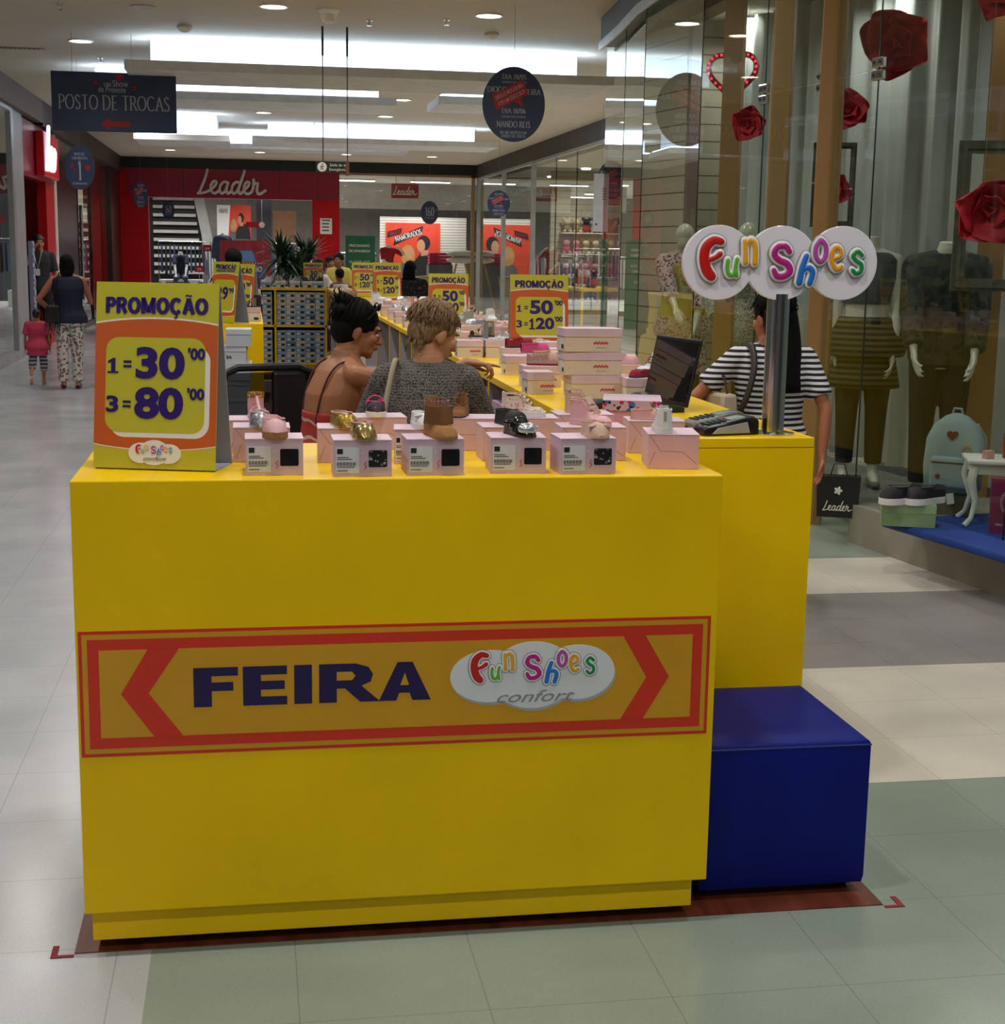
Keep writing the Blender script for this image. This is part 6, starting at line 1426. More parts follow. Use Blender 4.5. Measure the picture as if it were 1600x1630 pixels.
# emergency exit sign
e0, e1 = aty(503, 257, 16.4), aty(553, 275, 16.4)
t = thing('exit_sign', 'dark green emergency exit sign hanging on two long rods', 'sign', ((e0.x+e1.x)/2, 16.4, (e0.z+e1.z)/2)); EW, EH = (e1.x-e0.x)/2, (e0.z-e1.z)/2
MB().box(-EW, EW-.02, 0, .03, -EH, EH).build('panel', M('dark green sign', '0a2018', .6), t); MB().box(EW-.02, EW+.02, -.005, .04, -EH-.03, EH+.01).build('end_bracket', M('brown bracket', '6a4030', .6), t)
MB().prism([(-EW+.065+.05*cos(2*pi*k/24), .05*sin(2*pi*k/24)) for k in range(24)], -.002, 0).build('symbol_disc', PB_W, t)
m = MB(); ox = -EW+.065
for P_ in ([(0, .012), (-.003, -.008)], [(-.003, -.008), (.010, -.018), (.010, -.034)], [(-.003, -.008), (-.010, -.022), (-.022, -.026)], [(0, .010), (.014, .002), (.020, .008)], [(0, .010), (-.014, .004), (-.016, -.006)]): stroke(m, [(x+ox, z) for x, z in P_], .007, -.003, .001, k=1)
m.ell((ox+.003, -.003, .026), (.007, .002, .007), 10, 6); m.build('running_figure', BLACK, t)
text('Saída de', .04, PB_W, t, (.045, -.001, .022), w=.13); text('Emergência', .04, PB_W, t, (.06, -.001, -.025), w=.17); text('→', .05, PB_W, t, (.135, -.001, .02), w=.03)
for px in (514, 553):
    x = aty(px, 160, 16.4).x-(e0.x+e1.x)/2; MB().tube([(x, .015, EH), (x, .015, 4.0-(e0.z+e1.z)/2)], .006, 6).tube([(x, .015, 3.72-(e0.z+e1.z)/2), (x, .015, 4.02-(e0.z+e1.z)/2)], .012, 8).build('rod', M('dark rod', '3a3a3a', .5, .5), t)

# ------------------------------------------------------------------ far shop: posters, racks, furniture
def poster(label, px0, py0, px1, py1, y, mat, name='poster', border=None, th=.03, zb=None):
    a, b = aty(px0, py0, y), aty(px1, py1, y); w_, h_ = b.x-a.x, a.z-b.z
    t = thing(name, label, 'poster', ((a.x+b.x)/2, y, b.z)); MB().box(-w_/2, w_/2, 0, th, 0, h_).build('panel', mat, t); return t, w_, h_
ORP = M('orange red poster', 'd9432a', .5, var=.05, vs=1); SKP = M('printed skin', 'c48a68', .6, var=0); BLP = M('printed blonde', 'b98a4a', .6, var=.2); BKP = M('printed black', '17151a', .6, var=0); GRP2 = M('printed grey', '5d585a', .6, var=0)
def couple(t, w, h, ox, y=-.004):
    def el(cx, cz, rx, rz, mt, nm, yy): MB().prism([((cx+rx*cos(2*pi*k/20))*w+ox, (cz+rz*sin(2*pi*k/20))*h) for k in range(20)], yy, -.0005).build(nm, mt, t)
    MB().prism([((x)*w+ox, z*h) for x, z in ((.14, 0), (.16, .18), (.28, .30), (.40, .22), (.46, 0))], y, -.0005).build('printed_figure', BLP if False else GRP2, t)
    MB().prism([((x)*w+ox, z*h) for x, z in ((.40, 0), (.42, .25), (.55, .44), (.80, .48), (.95, .34), (1.0, 0))], y-.001, -.0005).build('printed_figure', BKP, t)
    el(.33, .42, .13, .20, BLP, 'printed_hair', y-.002); el(.36, .45, .075, .12, SKP, 'printed_face', y-.003); el(.62, .66, .12, .15, BKP, 'printed_hair', y-.002); el(.57, .60, .075, .13, SKP, 'printed_face', y-.003)
    MB().prism([((x)*w+ox, z*h) for x, z in ((.56, .40), (.60, .52), (.70, .52), (.72, .42))], y-.0035, -.0005).build('printed_neck', SKP, t)
sl = tag(MB().box(aty(605, 400, 45).x, aty(742, 400, 45).x, 45, 45.1, 0, 2.68).build('slat_display', SLATF), 'white slatted display wall behind the orange couple poster', 'display wall')
t, pw, ph = poster('orange poster of a couple behind the far right window', 614, 354, 700, 440, 44.968, ORP); couple(t, pw, ph*.95, -pw*.42)
bp_ = MB().prism([(pw*x, ph*z) for x, z in ((-.36, .58), (.16, .82), (.19, .95), (-.32, .72))], -.012, -.008).build('dark_banner', BKP, t); roman('NAMORADOS', .15, PB_W, bp_, -pw*.085, ph*.765, -.013, w=pw*.5, tilt=.30)
bp_ = MB().prism([(pw*x, ph*z) for x, z in ((-.47, .72), (-.22, .80), (-.20, .90), (-.46, .83))], -.012, -.008).build('dark_banner', BKP, t); roman('DIA DOS', .1, REDS, bp_, -pw*.335, ph*.812, -.013, w=pw*.22, tilt=.2)
t, pw, ph = poster('tall orange and white couple poster above the denim jacket mannequin', 345, 326, 400, 381, 46, ORP, th=.05); MB().prism([(pw*x, ph*z) for x, z in ((-.5, 0), (-.18, 0), (-.1, 1), (-.5, 1))], -.002, 0).build('white_field', PB_W, t); couple(t, pw*.75, ph*.95, -pw*.26, -.006)
roman('AMAR', .13, BKP, t, -pw*.31, ph*.83, -.004, w=.26)
MB().box(-.03, .03, .05, .1, -t.location.z+.002, ph*.9).build('stand', ALU, t)
a, b = aty(627, 290, 40.9), aty(671, 315, 40.9)
t = thing('hanging_sign', 'small red hanging panel with white script inside the far right window', 'sign', ((a.x+b.x)/2, 41.6, (a.z+b.z)/2)); MB().box(-(b.x-a.x)/2, (b.x-a.x)/2, 0, .05, -(a.z-b.z)/2, (a.z-b.z)/2).build('panel', M('sign red', 'a8142a', .4), t, bevel=.02); script(t, (b.x-a.x)*.86, 0, 0, -.005, PB_W, .2, .01)
for sx in (-.25, .25): MB().tube([(sx, .02, .2), (sx, .02, 3.74-(a.z+b.z)/2)], .006, 5).build('wire', WIRE, t)
sbox('wall_end_band', M('white upper band', 'b8b4ae', .8), 2.39, 8, 46.6, 46.7, 2.95, 3.72)
# blue theatre panel, green panel
t, pw, ph = poster('red and blue puppet theatre panel with curtains', 350, 382, 432, 470, 30, M('sky blue panel', '5a86b8', .5), th=.08)
t.location.z = 0; a = aty(350, 382, 30); hT = a.z; t.children[0].scale = (1, 1, hT/ph)
CUR = M('red curtain print', '8e1024', .6, var=.3, vs=5, stretch=(8, 1, .3))
MB().prism([(-pw/2, hT-.18), (pw/2, hT-.18), (pw/2, hT), (-pw/2, hT)], -.03, 0).build('valance', CUR, t)
MB().prism([(-pw/2, 0), (-pw*.36, 0), (-pw*.30, hT*.5), (-pw*.18, hT-.18), (-pw/2, hT-.18)], -.02, 0).build('side_curtain', CUR, t); MB().prism([(pw/2, 0), (pw*.45, 0), (pw*.36, hT*.55), (pw*.14, hT-.18), (pw/2, hT-.18)], -.02, 0).build('side_curtain', CUR, t)
PB_B = M('deep blue print', '2a3f8a', .5, var=0)
pl = MB().prism(rrect(-.36, .40, hT-.82, hT-.42, .1), -.03, 0).build('name_plate', REDS, t); MB().prism(rrect(-.32, .36, hT-.78, hT-.46, .08), -.034, -.03).build('plate_field', PB_B, pl)
text('TEATRINHO', .14, M('cream print', 'd9c08a', .5, var=0), pl, (.02, -.038, hT-.56), w=.60, bold=.02); text('do Pátio', .12, PB_W, pl, (0, -.038, hT-.70), w=.34)
m = MB()
for k in range(13):
    for zz in (hT-.44, hT-.80): m.ell((-.33+k*.058, -.032, zz), (.010, .004, .010), 8, 5)
m.build('bulb_row', M('bulb cream', 'e0c48a', .4), pl)
t, pw, ph = poster('green standing panel with white lettering at the red pillar', 550, 375, 597, 470, 34, M('green panel', '1e6a48', .55), name='standing_panel'); a = aty(550, 375, 34); t.location.z = 0; hT = a.z; t.children[0].scale = (1, 1, hT/ph)
for k, (s_, w_) in enumerate((('PRECISANDO', .46), ('DE DINHEIRO?', .48), ('', 0), ('NA LEADER, VOCÊ', .46), ('TEM DINHEIRO', .38), ('', 0), ('E PARCELA', .3))):
    if s_: text(s_, .075, PB_W, t, (-.02, -.002, hT-.22-k*.12), w=w_, bold=.02 if k < 2 else 0)
t = thing('notice_sheet', 'white notice sheet on the red pillar', 'notice', (2.02, YE-.105, 2.1)); MB().box(-.16, .16, -.004, 0, 0, .42).build('sheet', PB_W, t); m = MB()
for k in range(4): m.box(-.11, .11 if k == 3 else .08, -.006, -.004, .08+k*.09, .11+k*.09)
m.build('print_line', BKP, t)
# escalator-like dark stair with white slats at left of the portal interior, spotlights
t = thing('escalator', 'dark stair with pale slats at the left inside the red portal', 'stair', (-2.75, 46, 0)); m = MB()
for k in range(12): m.box(-.1, 1.35-.03*k, 0, .06, .9+k*.24, .99+k*.24)
m.build('pale_slat', M('pale slat', 'b0aca2', .6), t); MB().box(-.3, 1.3, .1, .2, .5, 3.6).build('dark_panel', BLACK, t); MB().prism([(1.0, 3.6), (1.3, 3.6), (1.9, .5), (1.6, .5)], .02, .08).build('balustrade', M('pale balustrade', 'a9a8a0', .4), t)
for px, py, lb in ((307, 326, 'upper bright spotlight inside the red portal'), (309, 352, 'lower bright spotlight inside the red portal')):
    p = aty(px, py, 47.5 if py < 340 else 48.1); t = thing('spotlight', lb, 'spotlight', p); MB().ell((0, 0, 0), (.13, .06, .10), 16, 10).build('lens', M('spot lens', 'fff6ff', emit=16, var=0), t, smooth=True); MB().tube([(0, .05, .05), (0, .1, 3.72-p.z)], .015, 6).build('stem', BLACK, t)
    MB().lathe([(.15, 0), (.15, .02), (.12, .02), (.12, 0)], 16).build('housing', BLACK, t, rot=(pi/2, 0, 0))
def rack(label, x, y, cols, w=1.5, h=1.35, grp='clothes racks in the far shop'):
    t = thing('clothes_rack', label, 'clothes rack', (x, y, 0), 0, grp)
    MB().tube([(-w/2, 0, .03), (-w/2, 0, h+.1), (w/2, 0, h+.1), (w/2, 0, .03)], .018, 6).build('frame', STEEL, t)
    MB().box(-w/2-.02, -w/2+.02, -.25, .25, 0, .03).build('foot', STEEL, t); MB().box(w/2-.02, w/2+.02, -.25, .25, 0, .03).build('foot', STEEL, t)
    for k in range(int(w/.12)):
        xx = -w/2+.09+k*.12; mt = cols[k % len(cols)]
        g = MB().frus((xx-.03, xx+.03, -.24, .24), (xx-.015, xx+.015, -.16, .16), h-.75-random.random()*.12, h).build('garment', mt, t, bevel=.02)
NV, BK2, DNM, RDC, GYC, PKC, WHC = LE('navy cloth', '1a2038', .9), LE('black cloth', '0e0e12', .9), LE('denim cloth', '2c3c54', .9), LE('red cloth', '8a1a22', .9), LE('grey cloth', '55555c', .9), LE('pink cloth', 'a85a6c', .9), LE('white cloth', 'a9a6a2', .9)
for k, (x, y, cc) in enumerate(((-1.9, 44.9, [NV, BK2, NV, DNM]), (-1.0, 46.4, [BK2, NV, RDC, BK2]), (-2.3, 49.4-.9, [BK2, DNM, GYC]), (.6, 45.0, [DNM, NV, BK2]), (1.2, 48, [BK2, GYC, WHC]), (-.5, 49.5-1, [NV, BK2]), (3.0, 48.5, [PKC, WHC, GYC]), (3.2, 51, [BK2, GYC]), (5.0, 49, [RDC, NV, WHC]), (2.9, 44.4, [PKC, GYC, WHC]))):
    rack('clothes rack inside the far shop, %s from the entrance side' % ordn[k], x, y, cc, h=1.75 if k < 5 else 1.5)
for k, (px, py, tx) in enumerate(((330, 395, '59'), (317, 428, '79'))):
    p = aty(px, py, 43.2); t = thing('price_card', ['red price card above the racks in the far shop', 'red price card beside the seated mannequin'][k], 'price card', p); MB().box(-.11, .11, 0, .02, -.09, .09).build('card', REDS, t); text(tx, .1, PB_W, t, (0, -.002, -.02), w=.12); MB().tube([(0, .02, -.09), (0, .02, -p.z+.02)], .01, 5).build('stand', ALU, t)
p = aty(417, 358, 44); t = thing('round_sign', 'red bar sign with a round white end inside the far shop', 'sign', p, sc=.6); MB().box(-.75, -.1, 0, .04, -.13, .13).build('bar', REDS, t); MB().prism([(.14*cos(2*pi*k/24), .14*sin(2*pi*k/24)) for k in range(24)], -.02, .03).build('disc', PB_W, t); MB().tube([(0, .03, .1), (0, .03, (3.72-p.z)/.6)], .01, 5).build('wire', WIRE, t)
sbox('wall_end_column', M('dark blue grey column', '2c3038', .6), aty(409, 400, 47).x, aty(433, 400, 47).x, 47, 47.5, 0, 3.3)
sbox('wall_end_shelf', M('wood shelf back', '7a5638', .6), aty(436, 400, 50).x, aty(472, 400, 50).x, 50, 50.1, 1.8, 2.9)
# cushions and round table in the far right window
t = thing('stacked_cushions', 'pale cushions stacked on a stand in the far right window', 'cushion', None or (aty(735, 420, 42.4).x, 42.4, 0))
MB().tube([(-.5, 0, 0), (-.15, 0, 1.35)], .03, 6).tube([(.45, 0, 0), (.1, 0, 1.35)], .03, 6).build('trestle', M('light wood', 'a07a54', .6), t)
for k in range(2): MB().ell((0, 0, 1.45+.18*k), (.45, .25, .10), 18, 8).build('cushion', M('pale cushion', 'b3aca0', .9), t, smooth=True)
t = thing('ribbed_basket', 'round ribbed beige basket table by the far right window', 'basket', (aty(690, 430, 42).x, 42, 0)); MB().lathe([(.22, 0), (.36, .95), (.34, .95)], 28).build('basket', bands('ribbed wicker', 'a08468', 'c4aa8c', 'X', 26, .3), t, smooth=True); MB().lathe([(.40, .95), (.40, 1.0), (.001, 1.0)], 28).build('lid', M('light wood', 'a07a54'), t, smooth=True)
t = thing('folded_stack', 'stack of folded crimson shirts before the poster', 'folded clothes', (aty(700, 408, 43.6).x, 43.6, 0)); MB().box(-.35, .35, -.3, .3, 0, 1.3).build('plinth', GYC, t)
for k in range(4): MB().box(-.33, .33, -.25, .25, 1.3+k*.09, 1.38+k*.09).build('shirt', M('crimson cloth', 'a8143c', .9), t, bevel=.03)
# ------------------------------------------------------------------ palm in the corridor
t = thing('potted_palm', 'bushy dark green potted palm beyond the back shelf unit', 'plant', (aty(455, 400, 26).x-.05, 26, 0))
LEAF = M('palm leaf', '1d3a1c', .6, var=.35, vs=5); POT = M('dark pot', '2a2320', .7)
MB().lathe([(.22, 0), (.30, .55), (.27, .55), (.25, .5), (.001, .5)], 24).build('pot', POT, t, smooth=True)
for c_, (ox, oy, hh) in enumerate(((-.02, 0, 1.50), (.42, .2, 1.45), (.2, -.15, 1.25))):
    MB().tube([(ox*.4, oy*.4, .5), (ox*.8, oy*.8, hh*.8), (ox, oy, hh)], [.07, .06, .075], 8).build('trunk', M('palm trunk', '4a3a28', .9), t)
    m = MB()
    for k in range(130):
        a = random.uniform(0, 2*pi); el = random.uniform(-.5, 1.4); L_ = random.uniform(.5, .85); P = []; d0 = Vector((cos(a)*cos(el), sin(a)*cos(el), sin(el))); sd = Vector((-sin(a), cos(a), 0)); p = Vector((ox, oy, hh))+Vector((0, 0, random.uniform(-.1, .12)))
        A_, B_ = [], []
        for j in range(6):
            u = j/5; w_ = .024*sin(pi*(.12+.88*u)**.8)*(1 if j < 5 else 0)+.002; q = p+d0*L_*u-Vector((0, 0, .30*u*u*L_)); A_.append(q+sd*w_); B_.append(q-sd*w_)
        n = len(m.v); m.v += A_+B_; m.f += [[n+i, n+i+1, n+6+i+1, n+6+i] for i in range(5)]; m.m += [0]*5
    m.build('foliage', LEAF, t)
# ------------------------------------------------------------------ toy shop beyond the right glass
def shelf(label, x, y, z, L=1.2): return tag(MB().box(-.18, .18, -L/2, L/2, 0, .02).build('wall_shelf', WHITE, loc=(x, y, z)), label, 'shelf', 'shelves on the toy shop back wall')
TOY = [('plush_toy', 'black and red', ('161418', 'a01824')), ('plush_toy', 'white and purple', ('c9c6cc', '5a4a7a')), ('plush_toy', 'pink', ('c98a98', 'b0485a')), ('plush_toy', 'cream', ('c4b89a', '8a7a5a'))]
def toy(label, loc, c1, c2, s=1):
    t = thing('plush_toy', label, 'toy', loc, radians(-60), 'plush toys on the shelves of the right hand shop', sc=s)
    a, b = LE('toy '+c1, c1, .9), LE('toy '+c2, c2, .9)
    m = MB().ell((0, 0, .12), (.11, .09, .12)); m.build('torso', b, t, smooth=True); m = MB().ell((0, -.01, .30), (.10, .09, .09)).ell((-.09, 0, .38), (.05, .025, .05)).ell((.09, 0, .38), (.05, .025, .05)); m.build('head', a, t, smooth=True)
    for sx in (-1, 1): MB().ell((sx*.08, -.10, .04), (.04, .07, .04)).build('paw', a, t, smooth=True)
    return t
for ri, z in enumerate((.56, 1.12, 1.66, 2.16)):
    for ci, x in enumerate((7.82, 8.9)):
        rw = ['lowest', 'second', 'third', 'top'][ri]; bw = ('left', 'right')[ci]
        tag(MB().box(-.5, .5, -.17, .17, 0, .02).build('wall_shelf', WHITE, loc=(x, 35.325, z)), 'white shelf on the toy shop wall, %s row, %s bay' % (rw, bw), 'shelf', 'shelves on the toy shop back wall')
        for k in range(4):
            nm, cl, cc = TOY[(ri+ci+k//2) % 4]
            o = toy('%s plush toy, %s shelf, %s bay, %s place' % (cl, rw, bw, ordn[k]), (x-.36+k*.24, 35.32, z+.0205), cc[0], cc[1], .85); o.rotation_euler = (0, 0, 0)
t = thing('display_table', 'yellow display table with toys inside the right hand shop', 'table', (7.4, 32.4, 0)); MB().box(-.5, .5, -1.2, 1.2, .9, .96).build('tabletop', YEL, t)
for x in (-.45, .42):
    for y in (-1.15, 1.1): MB().box(x, x+.05, y, y+.05, 0, .9).build('leg', YEL, t)
for k in range(5): nm, cl, cc = TOY[k % 4]; toy('%s plush toy on the yellow table, %s from the near end' % (cl, ordn[k]), (7.3, 31.6+k*.4, .9605), cc[0], cc[1], .9)
a, b = aty(806, 300, 36), aty(838, 262, 36)
t = thing('fashion_poster', 'dark green poster with a figure high behind the right window', 'poster', (6.78, 38.0, 2.86), -.1); MB().box(-.36, .20, 0, .04, 0, .72).build('panel', M('dark slate print', '2f3a34', .6), t); MB().box(.20, .40, 0, .04, 0, .72).build('pale_field', GYC, t); roman('PAGATTO', .17, SILT, t, -.08, .34, -.005, w=.46)
for sx in (-.3, .3): MB().tube([(sx, .02, .72), (sx, .02, .76)], .01, 5).build('wire', WIRE, t)
sbox('wall_right_blue', M('blue glass panel', '274a7c', .4), 7.2, 7.3, 15.6, 16.4, 0, 3.0)
# ------------------------------------------------------------------ near shop window dressing
FLR = M('crimson paper petal', 'b3172a', .7, var=.08); 
def flower(label, loc, R, seed, rot=(0, 0, 0)):
    t = thing('paper_flower', label, 'paper flower', loc, 0, 'giant red paper flowers in the shop window', rot=rot); rd = random.Random(seed)
    for k in range(9):
        a = 2.4*k+rd.uniform(-.3, .3); L_ = R*(1.0 if k < 5 else .66 if k < 7 else .42); el = (.15 if k < 5 else .55 if k < 7 else .95)+rd.uniform(-.1, .2); A_ = []; n = 6
        for i in range(n+1):
            u = i/n; row = []
            for j in range(7):
                v = (j/6-.5)*2; wd = L_*.62*sin(pi*(.12+.80*u)**.9); x = L_*u; z = .25*L_*sin(u*2.2)+v*v*L_*.28*(.3+u); y = v*wd
                p = Vector((x*cos(el)-z*sin(el), y, x*sin(el)+z*cos(el))); p = Matrix.Rotation(a, 3, 'Z') @ p; row.append(Matrix.Rotation(pi/2, 3, 'X') @ p)
            A_.append(row)
        m = MB(); m.rings(A_, closed=False, cap=False); o = m.build('petal', FLR, t, smooth='all'); sm = o.modifiers.new('th', 'SOLIDIFY'); sm.thickness = .004
    MB().tube([(0, .02, .02), (0, .06, R*.5)], .004, 5).build('hanger', WIRE, t)
    c = t.matrix_world
    MB().tube([(loc[0], loc[1]+.06, loc[2]+R*.3), (loc[0], loc[1]+.06, 3.74)], .0015, 4).build('thread', WIRE, t).matrix_parent_inverse = (Matrix.LocRotScale(Vector(loc), Euler(rot), None)).inverted()
    return t
def at_(px, py, y, dy=0): p = aty(px, py, y); return (p.x, p.y, p.z)
flower('big red paper flower hanging above the glass door', at_(1425, 70, 9.0), .24, 1, (.1, .3, -.3))
flower('small red paper flower hanging right of the light heart', at_(1190, 198, 10.4), .14, 2, (.2, .8, -.2))
flower('medium red paper flower under the glass transom', at_(1350, 178, 9.6), .15, 3, (-.2, .5, -.4))
flower('red paper flower half behind the third wooden post', at_(1328, 302, 9.8), .13, 4, (0, .2, -.4))
flower('large red paper flower on the ornate picture frame', at_(1572, 335, 7.45), .21, 5, (.1, -.3, -.4))
flower('red paper flower at the top right corner of the shop window', at_(1590, -6, 7.6), .16, 6, (0, .2, -.4))
# light heart
c = aty(1166, 118, 11.15); hh = thing('light_heart', 'red heart shaped tube with small glowing bulbs in the shop window', 'light heart', c, radians(-35))
HP = heart(.20, 0, 0, 36); m = MB(); m.tube([(x, 0, z) for x, z in HP]+[(HP[0][0], 0, HP[0][1])], .022, 8); m.build('tube', M('dark red tube', '8a1020', .5), hh, smooth=True)
m = MB()
for x, z in HP: m.ell((x, -.024, z), (.009, .006, .009), 8, 5)
tag(m.build('bulb_string', M('red bulbs', 'ff2436', emit=5, var=0), hh), kind=None); MB().tube([(0, 0, .1), (0, 0, 3.72-c.z)], .002, 4).build('wire', WIRE, hh)
# frames
FRM = M('silver grey frame moulding', '6a665a', .5, .3, var=.2, vs=20)
def frame(label, px0, py0, px1, py1, y, w=.07, rz=-20):
    a, b = aty(px0, py0, y), aty(px1, py1, y); W_, H_ = b.x-a.x, a.z-b.z; t = thing('picture_frame', label, 'picture frame', ((a.x+b.x)/2, y, b.z), radians(rz)); W_ /= cos(radians(rz)); m = MB()
    for k, (e, d) in enumerate(((0, .0), (w*.35, .02), (w*.75, .005))):
        x0, x1, z0, z1 = -W_/2+e, W_/2-e, e, H_-e; q = w*.4
        for bx in ((x0, x1, z1-q, z1), (x0, x1, z0, z0+q), (x0, x0+q, z0+q, z1-q), (x1-q, x1, z0+q, z1-q)): m.box(bx[0], bx[1], -d-.01, .03, bx[2], bx[3])
    m.build('moulding', FRM, t); MB().tube([(0, .02, H_), (0, .02, 3.74-b.z)], .0015, 4).build('thread', WIRE, t)
frame('large ornate silver grey picture frame at the right edge', 1540, 222, 1650, 465, 7.85, .06); frame('small grey picture frame behind the third wooden post', 1300, 226, 1353, 362, 9.9, .035)
# leader bag
t = thing('shopping_bag', 'black shopping bag with white flower mark and script near the door', 'bag', (atz(1332, 822, .15).x, atz(1332, 822, .15).y, .151), radians(-22)); MB().frus((-.12, .12, -.045, .045), (-.13, .13, -.05, .05), 0, .25).build('bag_body', BLACK, t)
script(t, .17, 0, .07, -.052, PB_W, .16, .002); m = MB()
for k in range(5): a = 2*pi*k/5; stroke(m, [(0, 0), (.018*cos(a), .018*sin(a))], .016, -.052, .002, 0, .165)
m.build('flower_mark', PB_W, t); MB().tube([(-.05, 0, .25), (-.03, 0, .32), (.03, 0, .32), (.05, 0, .25)], .004, 6).build('handle', BLACK, t)
# blue platform, boxes, sneaker, backpack, table
pf_ = [atz(1402, 826, .28), atz(1600, 884, .28)]; A_ = pf_[0]; B_ = pf_[1]; dr = (B_-A_).normalized(); nn = Vector((-dr.y, dr.x, 0))
t = thing('blue_mat', 'royal blue cloth covered platform in the shop window', 'platform', (0, 0, .236)); P = [A_, A_+dr*2.2, A_+dr*2.2+nn*.75, A_+nn*.75]
MB().slab([(p.x, p.y) for p in P], 0, .045).build('cloth', M('royal blue cloth', '143a8c', .85), t, bevel=.015)
q = atz(1445, 836, .285); gb = thing('shoe_box', 'pale green shoe box on the blue platform under the black trainers', 'shoe box', (q.x+.02, q.y+.05, .282), radians(-22)); MB().mat(0).box(-.14, .14, -.09, .09, 0, .095).build('carton', M('pale green card', '7d9a6c', .6), gb); MB().box(-.142, .142, -.092, .092, .075, .12).build('lid', M('green lid card', '8aa87a', .6), gb)
for k, (dx, lb) in enumerate(((-.06, 'black running shoe lying left on the green box'), (.07, 'black running shoe with white sole on the green box'))): shoe(lb, (q.x+.02+dx, q.y+.03-.02*k, .4025), -1.2, LE('black mesh', '16151a', .7), RUB, LE('dark lining', '2a2228', .8), kind='thick', L=.27, strap=LE('dark lining', '2a2228'))
bx = aty(1512, 830, 7.75)
t = thing('display_box', 'tall brown display box under the pale blue backpack', 'box', (bx.x, 7.75, .282), radians(-20)); MB().frus((-.11, .11, -.09, .09), (-.09, .09, -.07, .07), 0, .12).build('carton', M('brown card', '5a4a38', .7), t)
bk = thing('backpack', 'pale blue backpack with heart and rainbow patches standing on the brown box', 'backpack', (bx.x, 7.75, .403), radians(-38)); DEN = M('pale blue denim', '8fa3aa', .85, bump=.1)
m = MB(); R = []
for z, rx, ry in ((0, .13, .07), (.02, .155, .085), (.15, .165, .09), (.30, .155, .085), (.38, .12, .07), (.43, .06, .045), (.445, .02, .02)): R.append([(rx*(abs(cos(a))**.6)*(1 if cos(a) >= 0 else -1), ry*(abs(sin(a))**.6)*(1 if sin(a) >= 0 else -1), z) for a in [2*pi*k/28 for k in range(28)]])
m.rings(R); m.build('main_compartment', DEN, bk, smooth=True, ang=60); MB().box(-.11, .11, -.12, -.07, .03, .21).build('front_pocket', DEN, bk, bevel=.03, seg=4); MB().box(-.10, .10, -.124, -.12, .175, .18).build('zip', BLACK, bk)
m = MB().tube([(-.03, .02, .43), (-.02, .02, .47), (.02, .02, .47), (.03, .02, .43)], .007, 6); m.build('top_loop', DEN, bk, smooth=True)
MB().tube([(.10, .07, .38), (.14, .13, .3), (.15, .12, .12), (.12, .08, .04)], .012, 6).build('shoulder_strap', DEN, bk, smooth=True)
MB().prism(heart(.032, .0, .33), -.094, -.07).build('patch', M('dark red patch', '7a1a22', .7), bk); m = MB(); stroke(m, arc(.085, .25, .022, .022, 0, 180, 8), .012, -.092, .004, k=1); m.build('patch', M('rainbow patch', 'a8803a', .7), bk)
MB().prism(star(.02, -.06, .10), -.125, -.12).build('patch', REDS, bk); MB().prism([(-.01, .0), (.03, .01), (.04, -.05), (0, -.06)], -.11, -.107).build('paper_tag', PB_W, bk)
tb = aty(1585, 740, 7.35)
t = thing('side_table', 'white curvy legged side table at the right edge', 'table', (tb.x+.08, 7.42, .282), radians(-20)); MB().box(-.20, .20, -.16, .16, .335, .36).build('tabletop', WHITE, t, bevel=.008); MB().box(-.17, .17, -.13, .13, .28, .335).build('apron', WHITE, t)
for x in (-1, 1):
    for y in (-1, 1): MB().tube([(x*.16, y*.12, .32), (x*.175, y*.135, .25), (x*.145, y*.11, .13), (x*.165, y*.13, .04), (x*.20, y*.15, .0)], [.026, .024, .016, .013, .016], 8).build('leg', WHITE, t, smooth=True)
zt = .282+.3605
tag(MB().lathe([(.033, 0), (.035, .01), (.035, .13), (.030, .14), (.001, .14)], 20).build('drink_can', blobs('red can print', 'a8141e', ['d8c8c0'], 30, .2, .3), loc=(tb.x+.10, 7.40, zt), smooth=True), 'red printed can on the white side table', 'can')
tag(MB().box(-.025, .025, -.02, .02, 0, .045).build('small_box', M('pale pink card', 'd09a94', .6), loc=(tb.x-.03, 7.38, zt), rot=(0, 0, .3)), 'tiny pale pink box on the white side table', 'box')
bb_ = aty(1590, 870, 7.2)
t = thing('shopping_bag', 'magenta paper bag with a white letter in a swirl under the side table', 'bag', (bb_.x+.03, 7.12, .282), radians(-25)); MB().frus((-.12, .12, -.05, .05), (-.125, .125, -.05, .05), 0, .29).build('bag_body', M('magenta paper', '8a1450', .6), t)
text('B', .09, PB_W, t, (-.04, -.0525, .17), w=.035, shear=.3); m = MB()
for k in range(2): stroke(m, arc(-.04, .17, .028+.008*k, .052+.006*k, 60-30*k, 380-40*k, 20), .002, -.052, .001, k=1)
m.build('swirl', PB_W, t); text('vitrine', .02, PB_W, t, (-.06, -.0525, .05), w=.07); MB().tube([(-.05, 0, .29), (-.03, 0, .36), (.03, 0, .36), (.05, 0, .29)], .003, 6).build('handle', PB_W, t)
